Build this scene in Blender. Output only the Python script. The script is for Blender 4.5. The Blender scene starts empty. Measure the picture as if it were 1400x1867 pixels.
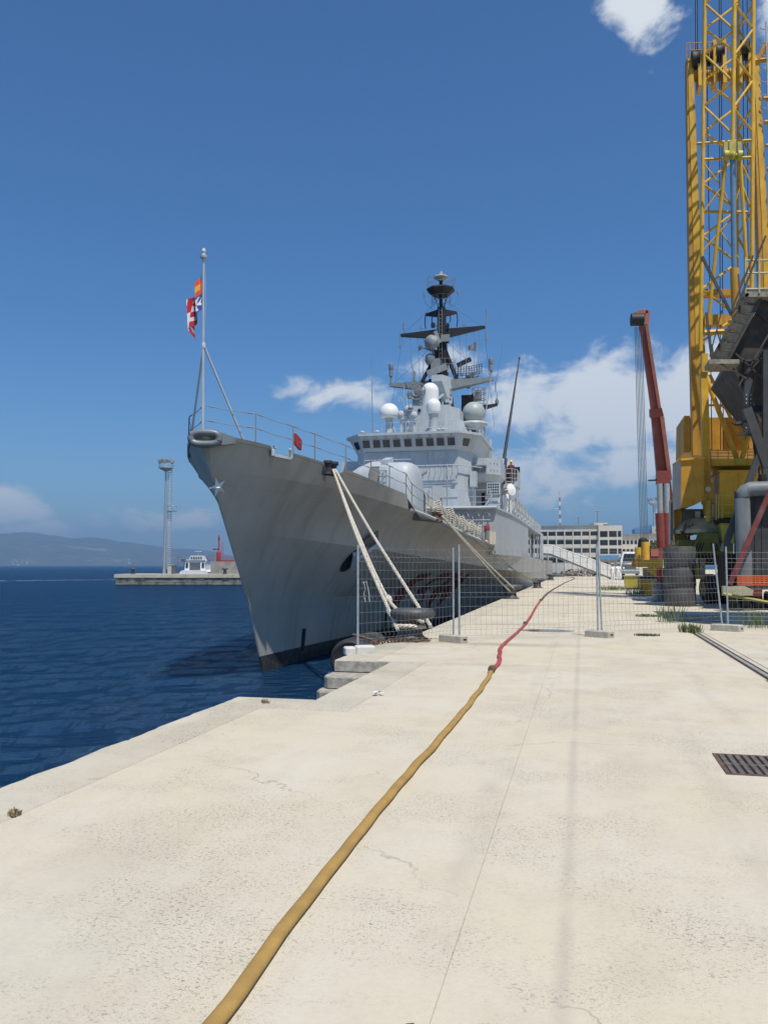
import bpy, math, random
import numpy as np
from mathutils import Vector, Matrix, noise

R = math.radians
random.seed(7)
scene = bpy.context.scene
col = scene.collection

# ------------------------------------------------------------------ camera
# world: +Y runs along the quay, +X inland, z = 0 is the quay top, sea at -1.95
CAM_H, YAW, PITCH = 1.65, R(13.5), math.atan(97 / 1500)
cam_data = bpy.data.cameras.new('camera')
cam = bpy.data.objects.new('camera', cam_data); col.objects.link(cam)
cam.location = (0, 0, CAM_H)
cam.rotation_euler = (math.pi / 2 + PITCH, 0, YAW)
cam_data.sensor_fit = 'VERTICAL'; cam_data.sensor_height = 36; cam_data.lens = 36 * 1500 / 1867
cam_data.clip_start = 0.1; cam_data.clip_end = 40000
scene.camera = cam

# ------------------------------------------------------------------ sun and sky
SUN_EL, SUN_DIR = R(65), Vector((0.60, -0.80, 0)).normalized()
to_sun = Vector((SUN_DIR.x * math.cos(SUN_EL), SUN_DIR.y * math.cos(SUN_EL), math.sin(SUN_EL)))
sun_data = bpy.data.lights.new('sun', 'SUN'); sun_data.energy = 4.6; sun_data.angle = R(0.55); sun_data.color = (1, 0.94, 0.84)
sun = bpy.data.objects.new('sun', sun_data); col.objects.link(sun)
sun.rotation_euler = (-to_sun).to_track_quat('-Z', 'Y').to_euler(); sun.location = (30, -30, 60)

world = bpy.data.worlds.new('World'); scene.world = world; world.use_nodes = True
nt = world.node_tree; nt.nodes.clear()
def N(tree, t, **kw):
    n = tree.nodes.new(t)
    for k, v in kw.items():
        if k.startswith('i_'): n.inputs[k[2:].replace('_', ' ')].default_value = v
        else: setattr(n, k, v)
    return n
def math_node(tree, op, a, b=None, c=None, clamp=False):
    n = tree.nodes.new('ShaderNodeMath'); n.operation = op; n.use_clamp = clamp
    for i, v in enumerate((a, b, c)):
        if v is None: continue
        if isinstance(v, (int, float)): n.inputs[i].default_value = v
        else: tree.links.new(v, n.inputs[i])
    return n.outputs[0]
def mix_col(tree, fac, a, b, mode='MIX'):
    n = tree.nodes.new('ShaderNodeMix'); n.data_type = 'RGBA'; n.blend_type = mode
    for s, v in ((0, fac), (6, a), (7, b)):
        if isinstance(v, (int, float)): n.inputs[s].default_value = v
        elif isinstance(v, tuple): n.inputs[s].default_value = (v + (1,))[:4]
        else: tree.links.new(v, n.inputs[s])
    return n.outputs[2]
def ramp(tree, fac, p0, p1, smooth=True):
    n = tree.nodes.new('ShaderNodeMapRange'); n.interpolation_type = 'SMOOTHSTEP' if smooth else 'LINEAR'
    n.inputs[1].default_value = p0; n.inputs[2].default_value = p1
    n.clamp = True
    tree.links.new(fac, n.inputs[0]); return n.outputs[0]
L = nt.links.new
sky = N(nt, 'ShaderNodeTexSky', sky_type='NISHITA', sun_disc=False)
sky.sun_elevation = SUN_EL; sky.sun_rotation = math.atan2(SUN_DIR.x, SUN_DIR.y)
sky.air_density = 1.0; sky.dust_density = 0.35; sky.ozone_density = 2.2; sky.altitude = 0
geo = N(nt, 'ShaderNodeNewGeometry')
dirv = geo.outputs['Incoming']      # points towards the viewer on the world: flip it
neg = N(nt, 'ShaderNodeVectorMath', operation='SCALE'); neg.inputs['Scale'].default_value = -1; L(dirv, neg.inputs[0])
sep = N(nt, 'ShaderNodeSeparateXYZ'); L(neg.outputs[0], sep.inputs[0])
az = math_node(nt, 'ARCTAN2', sep.outputs[0], sep.outputs[1])     # azimuth from the quay direction, + inland
el = math_node(nt, 'ARCSINE', sep.outputs[2])
comb = N(nt, 'ShaderNodeCombineXYZ'); L(az, comb.inputs[0]); L(el, comb.inputs[1])
# cumulus: noise in (azimuth, elevation), stretched flat, held inside cloud banks
def cloud_noise(sx, sy, seed, detail=7, rough=0.58):
    mp = N(nt, 'ShaderNodeMapping'); mp.inputs['Scale'].default_value = (sx, sy, 1); mp.inputs['Location'].default_value = (seed, seed * .37, seed * 1.3)
    L(comb.outputs[0], mp.inputs[0])
    nz = N(nt, 'ShaderNodeTexNoise', noise_dimensions='2D'); nz.inputs['Scale'].default_value = 1; nz.inputs['Detail'].default_value = detail; nz.inputs['Roughness'].default_value = rough
    nz.inputs['Distortion'].default_value = .25
    L(mp.outputs[0], nz.inputs['Vector']); return nz.outputs['Fac']
def bank(a0, e0, wa, we):          # a soft elliptical bank of cloud
    da = math_node(nt, 'DIVIDE', math_node(nt, 'SUBTRACT', az, a0), wa)
    de = math_node(nt, 'DIVIDE', math_node(nt, 'SUBTRACT', el, e0), we)
    r2 = math_node(nt, 'ADD', math_node(nt, 'MULTIPLY', da, da), math_node(nt, 'MULTIPLY', de, de))
    return math_node(nt, 'EXPONENT', math_node(nt, 'MULTIPLY', r2, -1.0))
banks = None
for (a0, e0, wa, we, amp) in [(.035, .185, .135, .085, 1.75), (.07, .115, .18, .060, 1.45), (-.305, .208, .13, .032, 1.40), (-.165, .232, .10, .045, 1.3), (.080, .592, .065, .060, 1.7),
                              (.235, .55, .04, .09, 1.6), (-.67, .066, .065, .030, 2.0), (-.64, .038, .08, .020, 1.4), (-.50, .054, .13, .026, 1.35), (-.05, .10, .14, .060, 1.4), (.14, .19, .13, .09, 1.75), (-.07, .195, .10, .070, 1.5)]:
    b = math_node(nt, 'MULTIPLY', bank(a0, e0, wa, we), amp)
    banks = b if banks is None else math_node(nt, 'MAXIMUM', banks, b)
# the same scattered cumulus belt all the way round, outside the view
belt = math_node(nt, 'MULTIPLY', bank(0, .17, 99, .09), math_node(nt, 'MULTIPLY', ramp(nt, math_node(nt, 'ABSOLUTE', math_node(nt, 'ADD', az, .22)), .75, 1.1), .9))
banks = math_node(nt, 'MAXIMUM', banks, belt)
n1 = cloud_noise(15, 23, 4.1, 9, .60)
dens = n1
dens = math_node(nt, 'ADD', dens, math_node(nt, 'MULTIPLY', math_node(nt, 'SUBTRACT', banks, 1.0), .62))
cover = ramp(nt, dens, .42, .78)
cover = math_node(nt, 'MULTIPLY', cover, ramp(nt, el, -.01, .05))
shade = cloud_noise(16, 30, 7.9, 4)
shade = ramp(nt, math_node(nt, 'ADD', math_node(nt, 'MULTIPLY', shade, .6), math_node(nt, 'MULTIPLY', dens, .55)), .36, .66)
bright = mix_col(nt, shade, (3.6, 4.5, 5.8), (7.8, 8.2, 8.5))
cover2 = math_node(nt, 'MULTIPLY', cover, .92)
tint = mix_col(nt, ramp(nt, el, -.02, .30), (.62, .86, 1.04), (0.39, 0.745, 1.08))      # clearer overhead, milkier towards the horizon
skyc = mix_col(nt, 1.0, sky.outputs[0], tint, 'MULTIPLY')
final = mix_col(nt, cover2, skyc, bright)
bg = N(nt, 'ShaderNodeBackground'); bg.inputs['Strength'].default_value = 0.10
out = N(nt, 'ShaderNodeOutputWorld')
world.cycles.sampling_method = 'MANUAL'; world.cycles.sample_map_resolution = 512
L(final, bg.inputs[0]); L(bg.outputs[0], out.inputs[0])

scene.view_settings.view_transform = 'Standard'; scene.view_settings.look = 'None'
scene.view_settings.exposure = 0.05; scene.view_settings.gamma = 1; scene.view_settings.use_curve_mapping = False
scene.cycles.use_denoising = True
scene.cycles.max_bounces = 6; scene.cycles.diffuse_bounces = 3; scene.cycles.glossy_bounces = 3; scene.cycles.volume_bounces = 0
scene.cycles.sample_clamp_indirect = 8

# ------------------------------------------------------------------ helpers
# sight(): where the line of sight through photo pixel (px, py) meets the plane Y = const (or X or Z)
_F = Vector((-math.sin(YAW) * math.cos(PITCH), math.cos(YAW) * math.cos(PITCH), math.sin(PITCH)))
_U = Vector((math.sin(YAW) * math.sin(PITCH), -math.cos(YAW) * math.sin(PITCH), math.cos(PITCH)))
_R = Vector((math.cos(YAW), math.sin(YAW), 0))
def sight(px, py, Y=None, X=None, Z=None, d=None):
    r = _F + _R * ((px - 700) / 1500) - _U * ((py - 933.5) / 1500)
    if Y is not None: t = Y / r.y
    elif X is not None: t = X / r.x
    elif Z is not None: t = (Z - CAM_H) / r.z
    else: t = d
    return Vector((0, 0, CAM_H)) + r * t

def tab(t, x):
    if x <= t[0][0]: return t[0][1]
    for (a, va), (b, vb) in zip(t, t[1:]):
        if x <= b: return va + (vb - va) * (x - a) / (b - a)
    return t[-1][1]

ORIGIN = {}
class MB:
    """collects geometry in world coordinates; build() links it as ONE mesh object"""
    def __init__(s): s.v = []; s.f = []; s.m = []; s.mi = 0
    def add(s, vs, fs):
        o = len(s.v); s.v += [tuple(v) for v in vs]
        for f in fs: s.f.append(tuple(i + o for i in f)); s.m.append(s.mi)
        return s
    def box(s, c, d, rz=0, M=None):
        x, y, z = d[0] / 2, d[1] / 2, d[2] / 2
        vs = [Vector((i * x, j * y, k * z)) for k in (-1, 1) for j in (-1, 1) for i in (-1, 1)]
        if rz: q = Matrix.Rotation(rz, 3, 'Z'); vs = [q @ v for v in vs]
        if M is not None: vs = [M @ v for v in vs]
        c = Vector(c)
        return s.add([v + c for v in vs], [(0, 2, 3, 1), (4, 5, 7, 6), (0, 1, 5, 4), (2, 6, 7, 3), (0, 4, 6, 2), (1, 3, 7, 5)])
    def span(s, a, b):
        return s.box([(a[i] + b[i]) / 2 for i in range(3)], [abs(a[i] - b[i]) for i in range(3)])
    def frame(s, p, q, up=(0, 0, 1)):
        d = (Vector(q) - Vector(p)); ln = d.length; d.normalize()
        u = Vector(up)
        if abs(d.dot(u)) > .98: u = Vector((0, 1, 0))
        a = d.cross(u).normalized(); b = a.cross(d).normalized()
        return d, a, b, ln
    def bar(s, p, q, w, h=None, up=(0, 0, 1), w2=None, h2=None):
        h = h or w; w2 = w2 or w; h2 = h2 or h
        d, a, b, ln = s.frame(p, q, up); p = Vector(p); q = Vector(q)
        vs = []
        for c, ww, hh in ((p, w, h), (q, w2, h2)):
            for i, j in ((-1, -1), (1, -1), (1, 1), (-1, 1)): vs.append(c + a * (i * ww / 2) + b * (j * hh / 2))
        return s.add(vs, [(3, 2, 1, 0), (4, 5, 6, 7), (0, 1, 5, 4), (1, 2, 6, 5), (2, 3, 7, 6), (3, 0, 4, 7)])
    def tube(s, p, q, r, n=8, r2=None, caps=True):
        r2 = r if r2 is None else r2
        d, a, b, ln = s.frame(p, q); p = Vector(p); q = Vector(q); vs = []
        for c, rr in ((p, r), (q, r2)):
            for i in range(n):
                t = 2 * math.pi * i / n; vs.append(c + a * (rr * math.cos(t)) + b * (rr * math.sin(t)))
        fs = [(i, (i + 1) % n, n + (i + 1) % n, n + i) for i in range(n)]
        if caps: fs += [tuple(range(n - 1, -1, -1)), tuple(range(n, 2 * n))]
        return s.add(vs, fs)
    def path(s, pts, r, n=6, closed=False, flat=1.0, radii=None):
        pts = [Vector(p) for p in pts]; k = len(pts); vs = []
        for i, p in enumerate(pts):
            if closed: d = pts[(i + 1) % k] - pts[i - 1]
            else: d = pts[min(i + 1, k - 1)] - pts[max(i - 1, 0)]
            d.normalize(); u = Vector((0, 0, 1))
            if abs(d.dot(u)) > .95: u = Vector((0, 1, 0)) if abs(d.y) < .9 else Vector((1, 0, 0))
            a = d.cross(u).normalized(); b = a.cross(d).normalized()
            rr = radii[i] if radii else r
            for j in range(n):
                t = 2 * math.pi * j / n; vs.append(p + a * (rr * math.cos(t)) + b * (rr * flat * math.sin(t)))
        fs = []
        for i in range(k if closed else k - 1):
            for j in range(n):
                i2 = (i + 1) % k
                fs.append((i * n + j, i * n + (j + 1) % n, i2 * n + (j + 1) % n, i2 * n + j))
        if not closed: fs += [tuple(range(n - 1, -1, -1)), tuple((k - 1) * n + j for j in range(n))]
        return s.add(vs, fs)
    def lathe(s, c, prof, n=24, axis=None, squash=1.0):
        """prof: (radius, height) list, about z (or axis) through c"""
        c = Vector(c); q = Vector(axis).to_track_quat('Z', 'Y').to_matrix() if axis is not None else Matrix.Identity(3)
        vs = []; fs = []
        for r, h in prof:
            for i in range(n):
                t = 2 * math.pi * i / n
                vs.append(c + q @ Vector((r * math.cos(t), r * math.sin(t) * squash, h)))
        for k in range(len(prof) - 1):
            for i in range(n): fs.append((k * n + i, k * n + (i + 1) % n, (k + 1) * n + (i + 1) % n, (k + 1) * n + i))
        if prof[0][0] > 1e-4: fs.append(tuple(range(n - 1, -1, -1)))
        if prof[-1][0] > 1e-4: fs.append(tuple((len(prof) - 1) * n + i for i in range(n)))
        return s.add(vs, fs)
    def prism(s, a, b):
        """two matching polygons joined"""
        n = len(a)
        return s.add(list(a) + list(b), [tuple(range(n - 1, -1, -1)), tuple(range(n, 2 * n))] + [(i, (i + 1) % n, n + (i + 1) % n, n + i) for i in range(n)])
    def poly_z(s, pts, z0, z1):
        return s.prism([(x, y, z0) for x, y in pts], [(x, y, z1) for x, y in pts])
    def grid(s, rows):
        """rows: list of equal-length point lists"""
        m = len(rows[0]); fs = []
        for i in range(len(rows) - 1):
            for j in range(m - 1): fs.append((i * m + j, i * m + j + 1, (i + 1) * m + j + 1, (i + 1) * m + j))
        return s.add([p for r in rows for p in r], fs)
    def build(s, name, mats, parent=None, base=None, smooth=35, fix=True):
        o0 = Vector(ORIGIN[parent.name]) if parent is not None else Vector(base if base is not None else (0, 0, 0))
        me = bpy.data.meshes.new(name)
        me.from_pydata([tuple(Vector(v) - o0) for v in s.v], [], s.f)
        if not isinstance(mats, (list, tuple)): mats = [mats]
        for m in mats: me.materials.append(m)
        if len(mats) > 1: me.polygons.foreach_set('material_index', s.m)
        me.validate()
        if fix:
            import bmesh
            bm = bmesh.new(); bm.from_mesh(me); bmesh.ops.recalc_face_normals(bm, faces=bm.faces); bm.to_mesh(me); bm.free()
        if smooth:
            me.polygons.foreach_set('use_smooth', [True] * len(me.polygons)); me.set_sharp_from_angle(angle=R(smooth))
        me.update()
        o = bpy.data.objects.new(name, me); col.objects.link(o)
        if parent is not None: o.parent = parent
        else: o.location = o0
        ORIGIN[o.name] = o0
        return o
def empty(name, loc):
    o = bpy.data.objects.new(name, None); col.objects.link(o); o.location = loc; o.empty_display_size = .3
    ORIGIN[o.name] = Vector(loc); return o
def tag(o, label=None, cat=None, group=None, kind=None):
    if label: o['label'] = label
    if cat: o['category'] = cat
    if group: o['group'] = group
    if kind: o['kind'] = kind
    return o
def copy_tree(o, loc, rz=0, label=None, parent=None):
    c = o.copy(); col.objects.link(c)
    if parent is None:
        c.location = loc; c.rotation_euler = (0, 0, rz)
        if label: c['label'] = label
    else: c.parent = parent
    for ch in [x for x in col.objects if x.parent == o]: copy_tree(ch, None, parent=c)
    return c

# ------------------------------------------------------------------ materials
def base_mat(name):
    m = bpy.data.materials.new(name); m.use_nodes = True
    t = m.node_tree; b = t.nodes['Principled BSDF']
    return m, t, b
def tex(t, scale, detail=4, rough=.55, vec=None, kind='ShaderNodeTexNoise', stretch=None, coord='Object'):
    c = t.nodes.new('ShaderNodeTexCoord')
    v = c.outputs[coord] if vec is None else vec
    if stretch:
        mp = t.nodes.new('ShaderNodeMapping'); mp.inputs['Scale'].default_value = stretch; t.links.new(v, mp.inputs[0]); v = mp.outputs[0]
    n = t.nodes.new(kind); n.inputs['Scale'].default_value = scale
    if kind == 'ShaderNodeTexNoise': n.inputs['Detail'].default_value = detail; n.inputs['Roughness'].default_value = rough
    t.links.new(v, n.inputs['Vector']); return n
def bump(t, b, h, strength, dist=.01):
    n = t.nodes.new('ShaderNodeBump'); n.inputs['Strength'].default_value = strength; n.inputs['Distance'].default_value = dist
    t.links.new(h, n.inputs['Height']); t.links.new(n.outputs[0], b.inputs['Normal'])
def mat(name, c, rough=.55, metal=0, var=.15, scale=2.0, dirt=None, dirt_amt=.3, dirt_scale=1.2, streak=False, bmp=0, bscale=20, spec=.5):
    m, t, b = base_mat(name)
    n = tex(t, scale, 5)
    a = tuple(max(0, x * (1 - var)) for x in c); d = tuple(min(1, x * (1 + var)) for x in c)
    colr = mix_col(t, ramp(t, n.outputs['Fac'], .3, .7), a, d)
    if dirt is not None:
        n2 = tex(t, dirt_scale, 7, .65, stretch=(3, 3, .45) if streak else None)
        colr = mix_col(t, math_node(t, 'MULTIPLY', ramp(t, n2.outputs['Fac'], .5, .72), dirt_amt), colr, dirt)
    t.links.new(colr, b.inputs['Base Color'])
    b.inputs['Roughness'].default_value = rough; b.inputs['Metallic'].default_value = metal; b.inputs['Specular IOR Level'].default_value = spec
    if bmp: bump(t, b, tex(t, bscale, 4).outputs['Fac'], bmp)
    return m
M = {}
M['navy'] = mat('navy_grey_paint', (.45, .485, .51), .5, var=.06, dirt=(.24, .22, .19), dirt_amt=.35, streak=True, dirt_scale=1.4)
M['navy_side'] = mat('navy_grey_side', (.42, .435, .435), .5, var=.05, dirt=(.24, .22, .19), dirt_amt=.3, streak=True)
M['deck'] = mat('deck_grey', (.16, .17, .17), .8, var=.15, scale=4)
M['gunwhite'] = mat('pale_grey_fibreglass', (.44, .475, .495), .5, var=.04, dirt=(.4, .4, .38), dirt_amt=.25, streak=True)
M['radome'] = mat('radome_white', (.78, .78, .76), .38, var=.03, dirt=(.55, .53, .48), dirt_amt=.2, streak=True)
M['radome_grey'] = mat('radome_grey', (.36, .39, .38), .45, var=.05)
M['black'] = mat('sooty_black', (.010, .0105, .012), .6, var=.3)
M['darkgrey'] = mat('dark_grey_paint', (.10, .11, .115), .6, var=.2)
M['midgrey'] = mat('mid_grey_paint', (.22, .24, .25), .55, var=.12)
M['glass'] = mat('dark_glass', (.012, .014, .016), .08, var=.3, spec=.6)
M['galv'] = mat('galvanised_steel', (.42, .45, .46), .45, .55, var=.15, scale=9)
M['wire'] = mat('galvanised_wire', (.26, .27, .26), .5, .3, var=.1)
M['rope'] = mat('pale_rope', (.60, .55, .45), .9, var=.25, scale=30, bmp=.6, bscale=60)
M['rope_dark'] = mat('weathered_rope', (.28, .27, .23), .9, var=.25, scale=30, bmp=.6, bscale=60)
M['iron'] = mat('bollard_iron', (.085, .085, .09), .55, .2, var=.25, scale=6, dirt=(.16, .09, .05), dirt_amt=.6, dirt_scale=5, bmp=.3)
M['rust'] = mat('rusty_iron', (.12, .075, .05), .85, var=.4, scale=12, bmp=.6, bscale=40)
M['rubber'] = mat('black_rubber', (.025, .026, .028), .75, var=.3, scale=5, dirt=(.09, .09, .085), dirt_amt=.5, bmp=.3)
M['yhose'] = mat('ochre_canvas_hose', (.37, .225, .060), .8, var=.12, scale=7, dirt=(.30, .18, .06), dirt_amt=.5, dirt_scale=4, bmp=.35, bscale=120)
M['rhose'] = mat('red_canvas_hose', (.38, .055, .06), .7, var=.18, scale=7, dirt=(.18, .06, .05), dirt_amt=.5, dirt_scale=3, bmp=.3, bscale=120)
M['dhose'] = mat('dark_rubber_hose', (.07, .06, .055), .7, var=.3, scale=7)
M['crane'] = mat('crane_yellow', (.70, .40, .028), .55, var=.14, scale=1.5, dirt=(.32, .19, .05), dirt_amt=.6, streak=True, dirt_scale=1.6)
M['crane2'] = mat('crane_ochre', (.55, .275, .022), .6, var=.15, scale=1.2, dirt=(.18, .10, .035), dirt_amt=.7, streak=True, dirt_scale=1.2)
M['olive'] = mat('olive_paint', (.16, .155, .03), .6, var=.2, dirt=(.06, .055, .02), dirt_amt=.6)
M['lime'] = mat('lime_yellow_paint', (.50, .43, .07), .55, var=.12, dirt=(.25, .2, .05), dirt_amt=.4)
M['bluecyl'] = mat('blue_grey_cylinder', (.20, .29, .38), .35, .2, var=.1)
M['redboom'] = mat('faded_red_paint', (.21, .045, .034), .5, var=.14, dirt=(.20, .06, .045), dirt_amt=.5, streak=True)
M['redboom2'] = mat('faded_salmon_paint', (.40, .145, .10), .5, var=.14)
M['red'] = mat('signal_red', (.36, .028, .03), .45, var=.12, dirt=(.25, .03, .03), dirt_amt=.4)
M['orange'] = mat('orange_plastic', (.80, .13, .03), .5, var=.08)
M['oldsteel'] = mat('dark_old_steel', (.060, .056, .050), .75, var=.35, scale=2.5, dirt=(.13, .085, .05), dirt_amt=.7, dirt_scale=2.5, bmp=.4)
M['oldsteel2'] = mat('blue_grey_old_steel', (.055, .060, .063), .6, var=.2, dirt=(.09, .065, .045), dirt_amt=.6)
M['tank'] = mat('grey_tank_steel', (.19, .21, .225), .5, var=.12, dirt=(.08, .065, .05), dirt_amt=.6, streak=True)
M['tread'] = mat('weathered_tread', (.30, .27, .22), .85, var=.25, scale=8, bmp=.5)
M['cream'] = mat('cream_paint', (.50, .46, .30), .6, var=.15, dirt=(.25, .16, .09), dirt_amt=.6)
M['white'] = mat('white_paint', (.78, .77, .74), .45, var=.05, dirt=(.5, .46, .4), dirt_amt=.3)
M['building'] = mat('pale_render', (.60, .56, .49), .85, var=.06, scale=.4, dirt=(.42, .38, .32), dirt_amt=.4, dirt_scale=.4, streak=True)
M['building2'] = mat('grey_render', (.44, .43, .40), .85, var=.08, scale=.4)
M['blueroof'] = mat('blue_sheet', (.10, .25, .45), .5, var=.1)
M['winglass'] = mat('far_window_glass', (.03, .035, .045), .15, var=.4, scale=.5)
M['skin'] = mat('skin', (.42, .24, .17), .55, var=.05)
M['cloth'] = mat('white_cotton', (.80, .80, .80), .85, var=.04)
M['leaf'] = mat('weed_green', (.10, .13, .035), .8, var=.4, scale=9)
M['dry'] = mat('dry_weed', (.33, .24, .14), .9, var=.3, scale=9)
M['tree'] = mat('tree_green', (.045, .075, .025), .8, var=.4, scale=2)
M['trunk'] = mat('bark', (.12, .09, .06), .9, var=.3)
M['paper'] = mat('white_litter', (.8, .79, .78), .8, var=.03)
M['blockwhite'] = mat('whitewashed_concrete', (.64, .62, .57), .9, var=.12, scale=12, dirt=(.38, .34, .28), dirt_amt=.6, dirt_scale=6, bmp=.6, bscale=30)
M['block'] = mat('grey_cast_concrete', (.46, .43, .36), .9, var=.14, scale=14, dirt=(.28, .25, .2), dirt_amt=.5, dirt_scale=6, bmp=.6, bscale=40)
M['wood'] = mat('grey_weathered_wood', (.36, .32, .27), .9, var=.25, scale=6, bmp=.4)
M['cap_black'] = mat('black_peak', (.02, .02, .02), .4, var=.1)
M['letter'] = mat('hull_letter_red', (.20, .03, .03), .5, var=.15)

def concrete(name, light, warm, pit=1.0, joints=True):
    m, t, b = base_mat(name)
    c = t.nodes.new('ShaderNodeNewGeometry'); pos = c.outputs['Position']
    sp = t.nodes.new('ShaderNodeSeparateXYZ'); t.links.new(pos, sp.inputs[0])
    big = tex(t, .45, 6, .6, pos); mid = tex(t, 2.2, 6, .62, pos); fine = tex(t, 26, 6, .65, pos); grit = tex(t, 150, 3, .6, pos)
    k = mix_col(t, ramp(t, big.outputs['Fac'], .32, .68), light, warm)
    k = mix_col(t, math_node(t, 'MULTIPLY', ramp(t, mid.outputs['Fac'], .45, .75), .35), k, tuple(x * .80 for x in warm))
    k = mix_col(t, math_node(t, 'MULTIPLY', ramp(t, fine.outputs['Fac'], .35, .75), .22), k, tuple(x * .72 for x in warm))
    # pitted patches: little dark hollows, gathered where the surface has worn
    pits = tex(t, 58, 3, .6, pos, stretch=(.7, 1.0, 1)); pits2 = tex(t, 130, 2, .6, pos, stretch=(.7, 1.0, 1)); patch = tex(t, .7, 7, .70, pos)
    pa_ = math_node(t, 'MAXIMUM', ramp(t, pits.outputs['Fac'], .565, .66), math_node(t, 'MULTIPLY', ramp(t, pits2.outputs['Fac'], .57, .68), .8))
    pm = math_node(t, 'MULTIPLY', pa_, math_node(t, 'ADD', .04, math_node(t, 'MULTIPLY', ramp(t, patch.outputs['Fac'], .42, .64), .96)))
    pm = math_node(t, 'MULTIPLY', pm, .95 * pit, clamp=True)
    k = mix_col(t, pm, k, (.225, .19, .15))
    # large worn and dirty areas, drips and wheel scuffs
    wear = tex(t, .28, 7, .68, pos, stretch=(1.5, .7, 1)); k = mix_col(t, math_node(t, 'MULTIPLY', ramp(t, wear.outputs['Fac'], .48, .72), .34), k, (.345, .315, .26))
    pale = tex(t, .55, 6, .66, pos, stretch=(1.8, .5, 1)); k = mix_col(t, math_node(t, 'MULTIPLY', ramp(t, pale.outputs['Fac'], .52, .70), .40), k, (.62, .59, .51))
    spots = tex(t, 3.4, 3, .5, pos); k = mix_col(t, math_node(t, 'MULTIPLY', ramp(t, spots.outputs['Fac'], .70, .76), .30), k, (.22, .20, .17))
    # hairline cracks
    wv = tex(t, 1.1, 5, .6, pos)
    wm = t.nodes.new('ShaderNodeVectorMath'); wm.operation = 'MULTIPLY_ADD'
    t.links.new(wv.outputs['Color'], wm.inputs[0]); wm.inputs[1].default_value = (.9, .9, .9); t.links.new(pos, wm.inputs[2])
    vo = t.nodes.new('ShaderNodeTexVoronoi'); vo.feature = 'DISTANCE_TO_EDGE'; vo.inputs['Scale'].default_value = .21; t.links.new(wm.outputs[0], vo.inputs['Vector'])
    crack = math_node(t, 'MULTIPLY', math_node(t, 'SUBTRACT', 1.0, ramp(t, vo.outputs['Distance'], .0004, .0022)), ramp(t, tex(t, .6, 3, .5, pos).outputs['Fac'], .47, .6))
    k = mix_col(t, math_node(t, 'MULTIPLY', crack, .42), k, (.20, .175, .14))
    if joints:
        # a dragged tyre stain that runs along the quay, and rain stains across it
        dx = math_node(t, 'ABSOLUTE', math_node(t, 'ADD', sp.outputs[0], .10))
        st = math_node(t, 'MULTIPLY', math_node(t, 'SUBTRACT', 1.0, ramp(t, dx, .0, .06)), ramp(t, tex(t, 1.0, 4, .6, pos).outputs['Fac'], .22, .60))
        k = mix_col(t, math_node(t, 'MULTIPLY', st, .26), k, (.24, .225, .20))
        for xo, amt in ((-.62, .16), (.95, .14), (1.55, .12)):
            dx2 = math_node(t, 'ABSOLUTE', math_node(t, 'SUBTRACT', math_node(t, 'ADD', sp.outputs[0], math_node(t, 'MULTIPLY', wv.outputs['Fac'], .25)), xo + .12))
            s2 = math_node(t, 'MULTIPLY', math_node(t, 'SUBTRACT', 1.0, ramp(t, dx2, .03, .16)), ramp(t, tex(t, .8, 6, .7, pos, stretch=(2, .6, 1)).outputs['Fac'], .40, .66))
            k = mix_col(t, math_node(t, 'MULTIPLY', s2, amt), k, (.20, .185, .165))
        rs = tex(t, 1.0, 5, .6, pos, stretch=(.18, .9, 1))
        far = ramp(t, sp.outputs[1], 8, 18)
        sm = math_node(t, 'MULTIPLY', ramp(t, rs.outputs['Fac'], .52, .68), math_node(t, 'MULTIPLY', far, .45))
        sm = math_node(t, 'MULTIPLY', sm, math_node(t, 'SUBTRACT', 1.0, ramp(t, sp.outputs[0], -1.4, .6)))
        k = mix_col(t, sm, k, (.26, .20, .11))
    t.links.new(k, b.inputs['Base Color']); b.inputs['Roughness'].default_value = .92; b.inputs['Specular IOR Level'].default_value = .25
    h = math_node(t, 'SUBTRACT', math_node(t, 'ADD', math_node(t, 'MULTIPLY', fine.outputs['Fac'], .5), math_node(t, 'MULTIPLY', grit.outputs['Fac'], .35)), math_node(t, 'MULTIPLY', pm, 1.1))
    h = math_node(t, 'SUBTRACT', h, crack)
    bump(t, b, h, .55, .006)
    return m
M['concrete'] = concrete('quay_concrete', (.600, .549, .442), (.596, .524, .392), .95)
M['coping'] = concrete('coping_stone', (.565, .515, .415), (.52, .465, .36), 1.3, False)
M['stone'] = mat('rough_quay_stone', (.36, .335, .285), .95, var=.25, scale=9, dirt=(.17, .16, .13), dirt_amt=.6, dirt_scale=3, bmp=1.0, bscale=22)
M['wetstone'] = mat('tide_stained_stone', (.16, .155, .13), .85, var=.35, scale=3, dirt=(.05, .055, .045), dirt_amt=.7, dirt_scale=1.2, bmp=1.0, bscale=10)

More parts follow.
